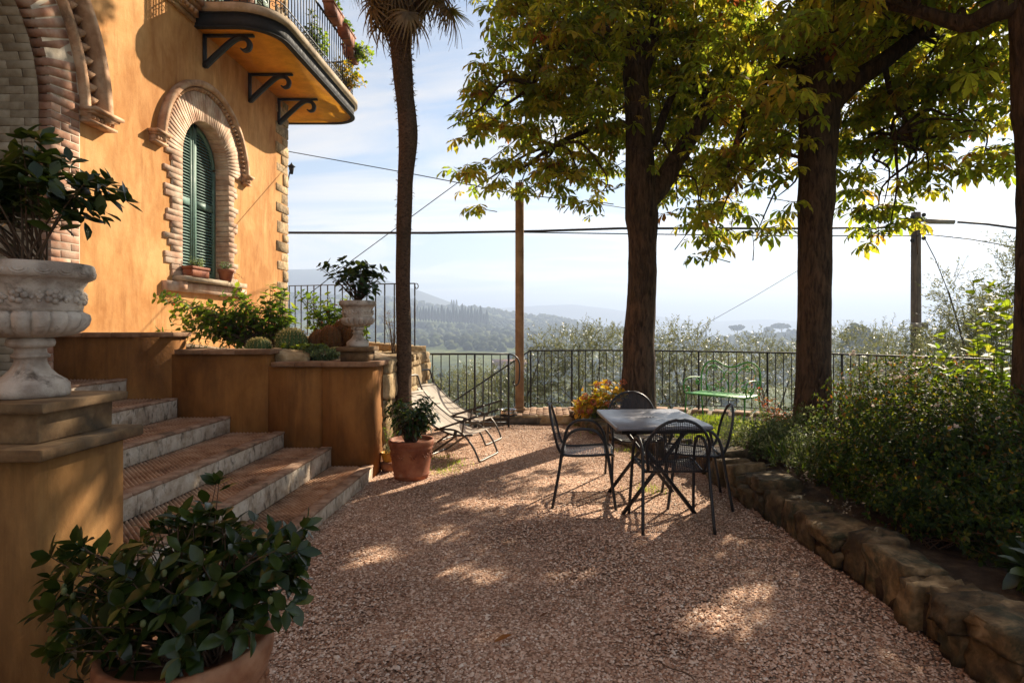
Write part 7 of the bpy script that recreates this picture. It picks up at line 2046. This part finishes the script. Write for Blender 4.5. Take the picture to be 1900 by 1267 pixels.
def fan(seed, dead):
    rs = np.random.RandomState(seed); mb = MB(); nb_ = 22
    st_ = tube([(0, 0, 0), (0, 0.25, 0.02), (0, 0.5, 0.0)], [0.012, 0.009, 0.007], 5, False)
    mb.add(st_, 0.1)
    for i in range(nb_):
        a = math.radians(-115 + 230 * i / (nb_ - 1)) + rs.uniform(-0.04, 0.04)
        L = rs.uniform(0.38, 0.5) * (0.75 + 0.25 * math.cos(a)); w = 0.016
        dr = rs.uniform(0.5, 1.2) if dead else rs.uniform(0.05, 0.35)
        pts = []
        for k in range(6):
            t = k / 5
            r_ = L * t; x = math.sin(a) * r_ * (1 - dr * 0.35 * t); y = 0.5 + math.cos(a) * r_ * (1 - dr * 0.2 * t); z = -dr * L * t * t * 0.7
            pts.append((x, y, z))
        V = []
        nrm = np.array([math.cos(a), -math.sin(a), 0])
        for k, q in enumerate(pts):
            ww = w * (1 - 0.85 * (k / 5) ** 1.5)
            V += [np.array(q) - nrm * ww, np.array(q) + nrm * ww + np.array([0, 0, 0.004])]
        mb.add((np.array(V), [[2 * k, 2 * k + 1, 2 * k + 3, 2 * k + 2] for k in range(5)]), float(np.clip(rs.uniform(0.2, 0.75) if dead else rs.uniform(0.85, 1), 0, 1)))
    return mb.mesh('frond', M['palm_dead'], True)
dead_f = [fan(s, True) for s in range(4)]; live_f = [fan(s + 10, False) for s in range(2)]
ctr = P(739, -30, 6.88)
for i in range(40):
    a = i * 2.4; el = math.radians(-76 + (i % 10) * 7.5 + rs_.uniform(-5, 5))
    d = Vector((math.cos(a) * math.cos(el), math.sin(a) * math.cos(el), math.sin(el)))
    o = piece('dry_frond', dead_f[i % 4], pm_t, ctr + Vector((0, 0, 0.24 + 0.012 * (i % 10) * 3)) + d * 0.10)
    o.rotation_mode = 'QUATERNION'; o.rotation_quaternion = d.to_track_quat('Y', 'Z')
    o.scale = (rs_.uniform(0.85, 1.1),) * 3
for px_, py_, yd in ((835, 22, 6.9), (760, 30, 6.5), (690, 20, 6.7)):
    e = P(px_, py_, yd); d = (e - (ctr + Vector((0, 0, 0.3))));
    o = piece('dry_frond', dead_f[1], pm_t, e - d.normalized() * 0.55); o.rotation_mode = 'QUATERNION'; o.rotation_quaternion = d.to_track_quat('Y', 'Z')
for i in range(18):
    a = i * 2.4; el = math.radians(5 + (i % 6) * 13)
    d = Vector((math.cos(a) * math.cos(el), math.sin(a) * math.cos(el), math.sin(el)))
    o = piece('frond', live_f[i % 2], pm_t, ctr + Vector((0, 0, 0.55)) + d * 0.12)
    o.rotation_mode = 'QUATERNION'; o.rotation_quaternion = d.to_track_quat('Y', 'Z'); o.scale = (1.15,) * 3
# one half-green frond hanging to the right
o = piece('frond', live_f[0], pm_t, P(790, -5, 6.8)); d = Vector((0.75, 0.1, -0.35)); o.rotation_mode = 'QUATERNION'; o.rotation_quaternion = d.to_track_quat('Y', 'Z'); o.scale = (0.62,) * 3
# ------------------------------------------------------------------ olive trees below the terrace
OLV = diamond(1, 0.22, 0.1)
def olive(label, base, blobs, n_twig, seed, per=16, size=0.06, sprigs=0.5):
    n_twig = int(n_twig * 1.5); size *= 1.3
    o = thing('olive_tree', label, 'tree', base, 'olive trees beyond the railing')
    rs = np.random.RandomState(seed)
    b = np.array(base)
    top = np.array([c for c, r in blobs]).mean(0)
    br = MB()
    fork = b + (top - b) * 0.45; fork[2] = b[2] + (top[2] - b[2]) * 0.45
    part('trunk', limb([b, (b + fork) / 2 + rs.normal(size=3) * 0.08, fork], [0.15, 0.11, 0.07], 10, 0.15, seed), M['bark_olive'], o, True)
    Ps, Ds, Ss, Rs = [], [], [], []
    w = np.array([r[0] * r[1] * r[2] for c, r in blobs]) ** 0.7; w /= w.sum()
    for c, r in blobs:
        mid = (fork + np.array(c)) / 2 + rs.normal(size=3) * 0.15
        br.add(tube(spline([fork, mid, np.array(c)], 4), list(np.linspace(0.04, 0.008, 9)), 5, False))
    for i in range(n_twig):
        c, r = blobs[rs.choice(len(blobs), p=w)]
        d = rs.normal(size=3); d /= np.linalg.norm(d)
        p0 = np.array(c) + d * np.array(r) * rs.uniform(0.2, 1.0) ** 0.5
        ax = d * 0.7 + np.array([rs.normal() * 0.45, rs.normal() * 0.45, 0.30 + rs.normal() * 0.3]); ax /= np.linalg.norm(ax)
        L = rs.uniform(0.2, 0.42) * (1.5 if rs.uniform() < sprigs * 0.3 else 1)
        if i % 3 == 0: br.add(tube([p0, p0 + ax * L], [0.005, 0.002], 3, False))
        for j in range(per):
            t = j / per
            q = p0 + ax * L * t
            a = rs.uniform(0, 6.28); s1 = np.cross(ax, [0.3, 0.9, 0.1]); s1 /= np.linalg.norm(s1); s2 = np.cross(ax, s1)
            Ps.append(q); Ds.append(ax * 0.7 + (s1 * math.cos(a) + s2 * math.sin(a)) * 0.8); Ss.append(size * rs.uniform(0.7, 1.25)); Rs.append(rs.uniform())
    part('branches', br, M['bark_olive'], o, True)
    Ps, Ds, Ss, Rs = map(np.array, (Ps, Ds, Ss, Rs))
    cr = link('crown', foliage_mesh('crown', M['olive'], [scatter(OLV, Ps, Ds, unit(len(Ps), rs), Ss, Rs)], False), o)
    cr['kind'] = 'stuff'
def OB(px, py, y, rx, rz): return (tuple(P(px, py, y)), (rx, rx, rz))
def obase(px, y):
    x = (px - HX) / F * y
    return (x, y, float(land_h(x, y)))
olive('olive tree showing its silvery crown left of the forked chestnut trunk', obase(1085, 15.5), [OB(1085, 680, 15.5, 1.0, 0.9), OB(1040, 720, 15.2, 0.9, 0.8), OB(1120, 650, 15.6, 0.7, 0.6), OB(1075, 640, 15.6, 0.6, 0.45)], 560, 1)
olive('olive tree filling the railing gap right of the forked chestnut trunk', obase(1270, 15.0), [OB(1270, 690, 15, 1.1, 0.9), OB(1240, 640, 15, 0.8, 0.45), OB(1290, 640, 15.2, 0.6, 0.45), OB(1340, 700, 15, 0.9, 0.8), OB(1225, 720, 15, 0.8, 0.9)], 680, 2)
olive('olive tree seen through the railing between the green bench and straight chestnut', obase(1430, 17), [OB(1430, 700, 17, 1.2, 0.9), OB(1400, 660, 17, 0.8, 0.5), OB(1470, 690, 17, 0.8, 0.7)], 460, 3)
olive('low olive tree behind the straight railing by the loungers', obase(860, 17), [OB(850, 730, 17, 1.2, 0.6), OB(900, 720, 17, 1.0, 0.6), OB(820, 750, 17, 1.0, 0.6)], 460, 4)
olive('olive tree just left of the concrete pole below the stair handrail', obase(935, 14.5), [OB(925, 735, 14.5, 0.7, 0.5), OB(1000, 690, 15, 0.6, 0.6), OB(1010, 640, 15, 0.3, 0.35), OB(975, 740, 14.5, 0.7, 0.5)], 330, 5)
olive('olive tree with loose sprigs between straight chestnut and utility pole', obase(1610, 17), [OB(1600, 650, 17, 1.0, 0.6), OB(1655, 640, 17, 0.7, 0.55), OB(1560, 650, 17, 0.7, 0.6), OB(1630, 700, 17, 1.2, 0.7)], 480, 6)
olive('tall grey-leaved olive tree with arching sprigs right of the utility pole', obase(1790, 10.5), [OB(1785, 570, 10.5, 0.38, 0.4), OB(1800, 640, 10.5, 0.8, 0.5), OB(1760, 540, 10.4, 0.22, 0.3), OB(1775, 640, 10.8, 0.4, 0.4), OB(1860, 600, 10.5, 0.5, 0.5)], 420, 7, 16, 0.055, 1.0)
olive('tallest olive tree rising against the sky beside the rightmost trunk', obase(1885, 9.2), [OB(1885, 520, 9.2, 0.26, 0.45), OB(1880, 590, 9.2, 0.35, 0.4), OB(1890, 470, 9.2, 0.16, 0.25), OB(1860, 650, 9.3, 0.5, 0.4)], 260, 8, 16, 0.055, 1.0)
olive('bushy olive tree low behind the railing under the utility pole', obase(1720, 13), [OB(1720, 680, 13, 1.2, 0.6), OB(1800, 690, 12.5, 1.2, 0.7), OB(1650, 700, 13, 0.8, 0.6)], 420, 9)

# ------------------------------------------------------------------ woods, orchards and cypresses in the valley
M['wood'] = leaf_mat('wood_foliage', [(0.0, (0.035, 0.05, 0.016)), (0.5, (0.06, 0.08, 0.024)), (1.0, (0.11, 0.12, 0.035))], 0.12, None, 0.9, 0.1, scale=0.6)
M['cypress'] = leaf_mat('cypress_foliage', [(0.0, (0.014, 0.026, 0.012)), (1.0, (0.026, 0.042, 0.018))], 0.05, None, 0.9, 0.1, scale=1.0)
def ico(seed, rough=0.28):
    V, Fs = rock(2, 2, 2, seed, 2.0, rough, 2)
    V *= 1 + np.random.RandomState(seed).uniform(-0.25, 0.25, (len(V), 1))
    return V, Fs
ICO = [ico(s) for s in range(6)]
def canopy_mesh(name, mat, Pn, S, seed, squash=0.85):
    rs = np.random.RandomState(seed); gs = []
    k = np.arange(len(Pn)) % 6
    for q in range(6):
        s = np.where(k == q)[0]
        if len(s) == 0: continue
        n_ = len(s); a = rs.uniform(0, 6.28, n_)
        D_ = np.stack([np.cos(a), np.sin(a), np.zeros(n_)], -1)
        T = (ICO[q][0] * np.array([1, 1, squash]), ICO[q][1])
        gs.append(scatter(T, Pn[s], D_, np.tile([[0, 0, 1.0]], (n_, 1)), S[s], rs.uniform(0, 1, n_)))
    return foliage_mesh(name, mat, gs, False)
rs_ = np.random.RandomState(40)
n = 60000
yy = 40 + 780 * rs_.uniform(size=n) ** 0.75; uu = rs_.uniform(-0.62, 0.95, n)
xx = uu * yy
nz_ = np.array([mnoise.fractal(Vector((a * 0.011, b * 0.011, 2.0)), 1.0, 2.0, 3) for a, b in zip(xx, yy)])
wood = np.zeros(n, bool)
wood |= (nz_ > 0.12) & (yy > 90)
wood |= (yy > 190) & (yy < 380) & (nz_ > -0.25)                    # wooded valley side
wood |= (yy > 560) & (uu < 0.15) & (nz_ > -0.35)                   # ridge tops
wood |= (yy > 330) & (yy < 430) & (uu > 0.1) & (nz_ > -0.3)        # ridge with the pines
wood &= ~((yy > 385) & (yy < 440) & (uu > -0.24) & (uu < -0.06))   # strip with the cypress avenue
keep = wood & (rs_.uniform(size=n) < np.interp(yy, [40, 150, 400, 800], [0.10, 0.26, 0.22, 0.16]))
Pn = np.stack([xx, yy, land_h(xx, yy)], -1)[keep]
S = rs_.uniform(1.1, 2.9, len(Pn)) * np.interp(Pn[:, 1], [40, 200, 800], [0.7, 1.0, 1.25])
Pn[:, 2] += S * 0.45
o = link('valley_wood', canopy_mesh('valley_wood', M['wood'], Pn, S, 1)); o['kind'] = 'stuff'; o['label'] = 'hazy woodland covering the valley and ridges'
# orchard rows on the slopes
op_, os_ = [], []
for (ux, y0, du, dy, rows, cols, rot) in ((-0.10, 470, 0, 0, 14, 34, 0.25), (-0.28, 455, 0, 0, 12, 26, -0.2), (0.02, 430, 0, 0, 9, 22, 0.4), (-0.03, 130, 0, 0, 6, 12, 0.1)):
    cx, cy = ux * y0, y0; ca, sa = math.cos(rot), math.sin(rot)
    for i in range(rows):
        for j in range(cols):
            a, b = (j - cols / 2) * 5.2, (i - rows / 2) * 8.0
            x, y = cx + a * ca - b * sa, cy + a * sa + b * ca
            if 380 < y < 442 and -0.26 < x / y < -0.05: continue
            op_.append((x, y, float(land_h(x, y)) + 1.2)); os_.append(rs_.uniform(1.1, 1.7))
o = link('orchard', canopy_mesh('orchard', M['wood'], np.array(op_), np.array(os_), 2, 0.8)); o['kind'] = 'stuff'; o['label'] = 'rows of small orchard trees on the hillside'
print('wood', len(Pn), 'orchard', len(op_))
# cypress avenue: one tree each
def cyp_mesh(seed):
    rs = np.random.RandomState(seed)
    prof = [(0.30, 0.0), (0.75, 0.10), (1.0, 0.28), (0.92, 0.5), (0.66, 0.74), (0.34, 0.92), (0.02, 1.0)]
    V, Fs = lathe(prof, 9)
    V[:, :2] *= rs.uniform(0.8, 1.2, (len(V), 1))
    return mesh_of('crown', V, [(0, Fs)], M['cypress'], True, rs.uniform(0, 1, len(V)))
cyps = [cyp_mesh(s) for s in range(4)]
tkm = mesh_of('trunk', *(lambda q: (q[0], [(0, q[1])]))(tube([(0, 0, -0.6), (0, 0, 1.2)], [0.22, 0.18], 6)), M['bark'])
def cypress(px, base_py, y, h, w, label, group):
    x = (px - HX) / F * y; z = float(land_h(x, y))
    c = thing('cypress_tree', label, 'tree', (x, y, z), group)
    piece('crown', cyps[rnd.randrange(4)], c, (0, 0, 0.5), (0, 0, rnd.uniform(0, 6)), (w, w, h), local=True)
    piece('trunk', tkm, c, (0, 0, 0), local=True)
hs_ = [9, 9, 10, 9, 10, 9, 10, 11, 9, 10, 12, 10, 11, 9, 13, 11, 10, 14, 12, 11, 13, 12, 11, 14, 9, 12]
for i, h in enumerate(hs_):
    px_ = 763 + i * 5.6 + rnd.uniform(-0.8, 0.8)
    cypress(px_, 598, 412 + rnd.uniform(-3, 3), h, 0.8 + 0.12 * h * 0.6 * rnd.uniform(0.8, 1.2) * 0.5, 'slim dark cypress in the hillside avenue beyond the palm trunk', 'cypress avenue on the far hillside')
for px_ in (1205, 1232, 1290, 1310, 1398, 1408, 1418, 1430):
    cypress(px_, 612, 452 + rnd.uniform(-6, 6), rnd.uniform(5, 8), 0.8, 'small cypress on the ridge near the umbrella pines', 'small cypresses on the pine ridge')
for px_ in (1640, 1648, 1654):
    cypress(px_, 612, 330, rnd.uniform(9, 12), 1.0, 'cypress behind the olive trees right of the straight chestnut', 'cypresses behind the olive trees')
for px_ in (838, 842, 847):
    cypress(px_, 575, 600, rnd.uniform(9, 12), 1.3, 'cypress on the wooded ridge above the avenue', 'cypresses on the wooded ridge')
# umbrella pines
def pine(px, py_top, y, h, w, label):
    x = (px - HX) / F * y; z = float(land_h(x, y))
    ztop = EYE + (HY - py_top) / F * y; hh_ = ztop - z
    c = thing('umbrella_pine', label, 'tree', (x, y, z), 'umbrella pines on the ridge')
    part('trunk', join(tube([(0, 0, -0.5), (0.2, 0, hh_ * 0.5), (0.1, 0, hh_ * 0.75)], [0.4, 0.3, 0.25], 7), tube([(0.1, 0, hh_ * 0.55), (-w * 0.5, 0, hh_ * 0.82)], [0.2, 0.1], 5), tube([(0.1, 0, hh_ * 0.55), (w * 0.5, 0, hh_ * 0.82)], [0.2, 0.1], 5)), M['bark'], c, True, local=True)
    rs = np.random.RandomState(int(px)); n_ = 60
    q = unit(n_, rs) * np.array([w, w, hh_ * 0.17]) * rs.uniform(0.3, 1, (n_, 1)) ** 0.5 + np.array([0, 0, hh_ * 0.83])
    cr = link('crown', canopy_mesh('crown', M['cypress'], q, rs.uniform(0.8, 1.5, n_), 5, 0.7), c, (0, 0, 0), local=True); cr['kind'] = 'stuff'
pine(1368, 603, 450, 12, 5.6, 'umbrella pine with a low lean crown on the ridge, nearer the forked chestnut')
pine(1450, 601, 455, 13, 7.2, 'wide umbrella pine on the ridge next to the straight chestnut trunk')
def round_tree(px, py, y, r, label, n_=70, trunk=True):
    x = (px - HX) / F * y; z = float(land_h(x, y)); c0 = P(px, py, y)
    c = thing('broadleaf_tree', label, 'tree', (x, y, z), 'broadleaf trees on the ridge')
    part('trunk', tube([(0, 0, -0.4), (0, 0, max(0.5, c0.z - z))], [r * 0.08, r * 0.05], 6), M['bark'], c, True, local=True)
    rs = np.random.RandomState(int(px)); q = unit(n_, rs) * r * np.array([1, 1, 0.9]) * rs.uniform(0.2, 1, (n_, 1)) ** 0.5 + np.array([0, 0, c0.z - z])
    cr = link('crown', canopy_mesh('crown', M['wood'], q, rs.uniform(0.16, 0.3, n_) * r, 6, 0.85), c, (0, 0, 0), local=True); cr['kind'] = 'stuff'
round_tree(1590, 632, 150, 4.2, 'round broadleaf tree rising above the olives right of the straight chestnut')
round_tree(1615, 640, 140, 3.2, 'smaller broadleaf tree beside the round one right of the straight chestnut')
round_tree(1428, 616, 440, 4.5, 'dark broadleaf tree between the two umbrella pines')
round_tree(1385, 622, 430, 3.6, 'broadleaf tree at the foot of the leaner umbrella pine')
round_tree(1470, 622, 420, 5.0, 'broadleaf tree at the foot of the wide umbrella pine')
# farmhouse in the valley
fx = (945 - HX) / F * 190; fz = float(land_h(fx, 190)) + 0.0
fh = thing('farmhouse', 'small pale farmhouse with red tiled roof down in the valley', 'house', (fx, 190, fz))
part('wall', box(-5, 5, -3, 3, -1, 3.4), M['slab'], fh, local=True)
part('roof', (np.array([(-5.4, -3.5, 3.35), (5.4, -3.5, 3.35), (5.4, 3.5, 3.35), (-5.4, 3.5, 3.35), (-5.4, 0, 5.0), (5.4, 0, 5.0)]), [[0, 1, 5, 4], [2, 3, 4, 5], [0, 4, 3], [1, 2, 5], [3, 2, 1, 0]]), M['terracotta_dark'], fh, local=True)
wm = mesh_of('window', *(lambda q: (q[0], [(0, q[1])]))(box(-0.5, 0.5, -0.05, 0.05, 0, 1.3)), M['dark'])
for x in (-3, 0, 3): piece('window', wm, fh, (x, -3.02, 1.2), local=True)

# ------------------------------------------------------------------ fallen leaves on the gravel
lfm = [mesh_of('fallen_leaf', *(lambda q: (q[0], [(0, q[1])]))(ovate(1, 0.4, 0.3, -0.15)), M['dead_leaf'], True, np.full(11, v)) for v in (0.2, 0.9, 0.5)]
def fallen(px, py, s, rz, v, label):
    g = G(px, py, 0.02)
    o = piece('fallen_leaf', lfm[v], None, (g.x, g.y, 0.022), (0.15, 0.1, rz), (s, s, s))
    tag(o, label, 'leaf', 'dead leaves lying on the gravel')
fallen(915, 1192, 0.095, -1.35, 1, 'curled orange dead leaf lying on the open gravel')
fallen(1000, 1145, 0.05, -1.2, 0, 'dark brown dead leaf near the orange one on the gravel')
for i, (px_, py_) in enumerate([(610, 1262), (1230, 1010), (1010, 1090), (880, 1010), (760, 1050), (1180, 1090), (1420, 1060), (830, 1120), (690, 980), (1520, 1180), (1090, 990), (950, 960)]):
    fallen(px_, py_, rnd.uniform(0.022, 0.04), rnd.uniform(0, 6.28), (0, 0, 2)[i % 3], 'tiny brown leaf scrap among the pebbles')
def twig(px, py, L, rz, label):
    g = G(px, py, 0.02); d = Vector((math.cos(rz), math.sin(rz), 0)); pts = [g + d * L * t + Vector((0.01 * math.sin(t * 7), 0.012 * math.sin(t * 5), 0.018)) for t in np.linspace(-0.5, 0.5, 7)]
    tag(part('fallen_twig', tube(pts, 0.0028, 5), M['twig'], None), label, 'twig', 'dry twigs lying on the gravel')
twig(1405, 1003, 0.26, -0.2, 'thin dry twig on the gravel by the chair feet')
twig(1255, 1250, 0.20, -0.9, 'thin dry twig on the gravel near the sun patch')

# ------------------------------------------------------------------ haze
hz = setting('haze', box(-5000, 5000, -420, 3600, -46, 112), None, kind='stuff')
hm = bpy.data.materials.new('haze'); hm.use_nodes = True
nt = hm.node_tree; nt.nodes.clear()
ho_ = nt.nodes.new('ShaderNodeOutputMaterial'); pv = nt.nodes.new('ShaderNodeVolumePrincipled')
pv.inputs['Color'].default_value = (0.60, 0.74, 1.0, 1); pv.inputs['Density'].default_value = 0.0014
pv.inputs['Anisotropy'].default_value = 0.2
nt.links.new(pv.outputs[0], ho_.inputs['Volume'])
hz.data.materials.clear(); hz.data.materials.append(hm)
hz['label'] = 'pale morning haze filling the valley air'
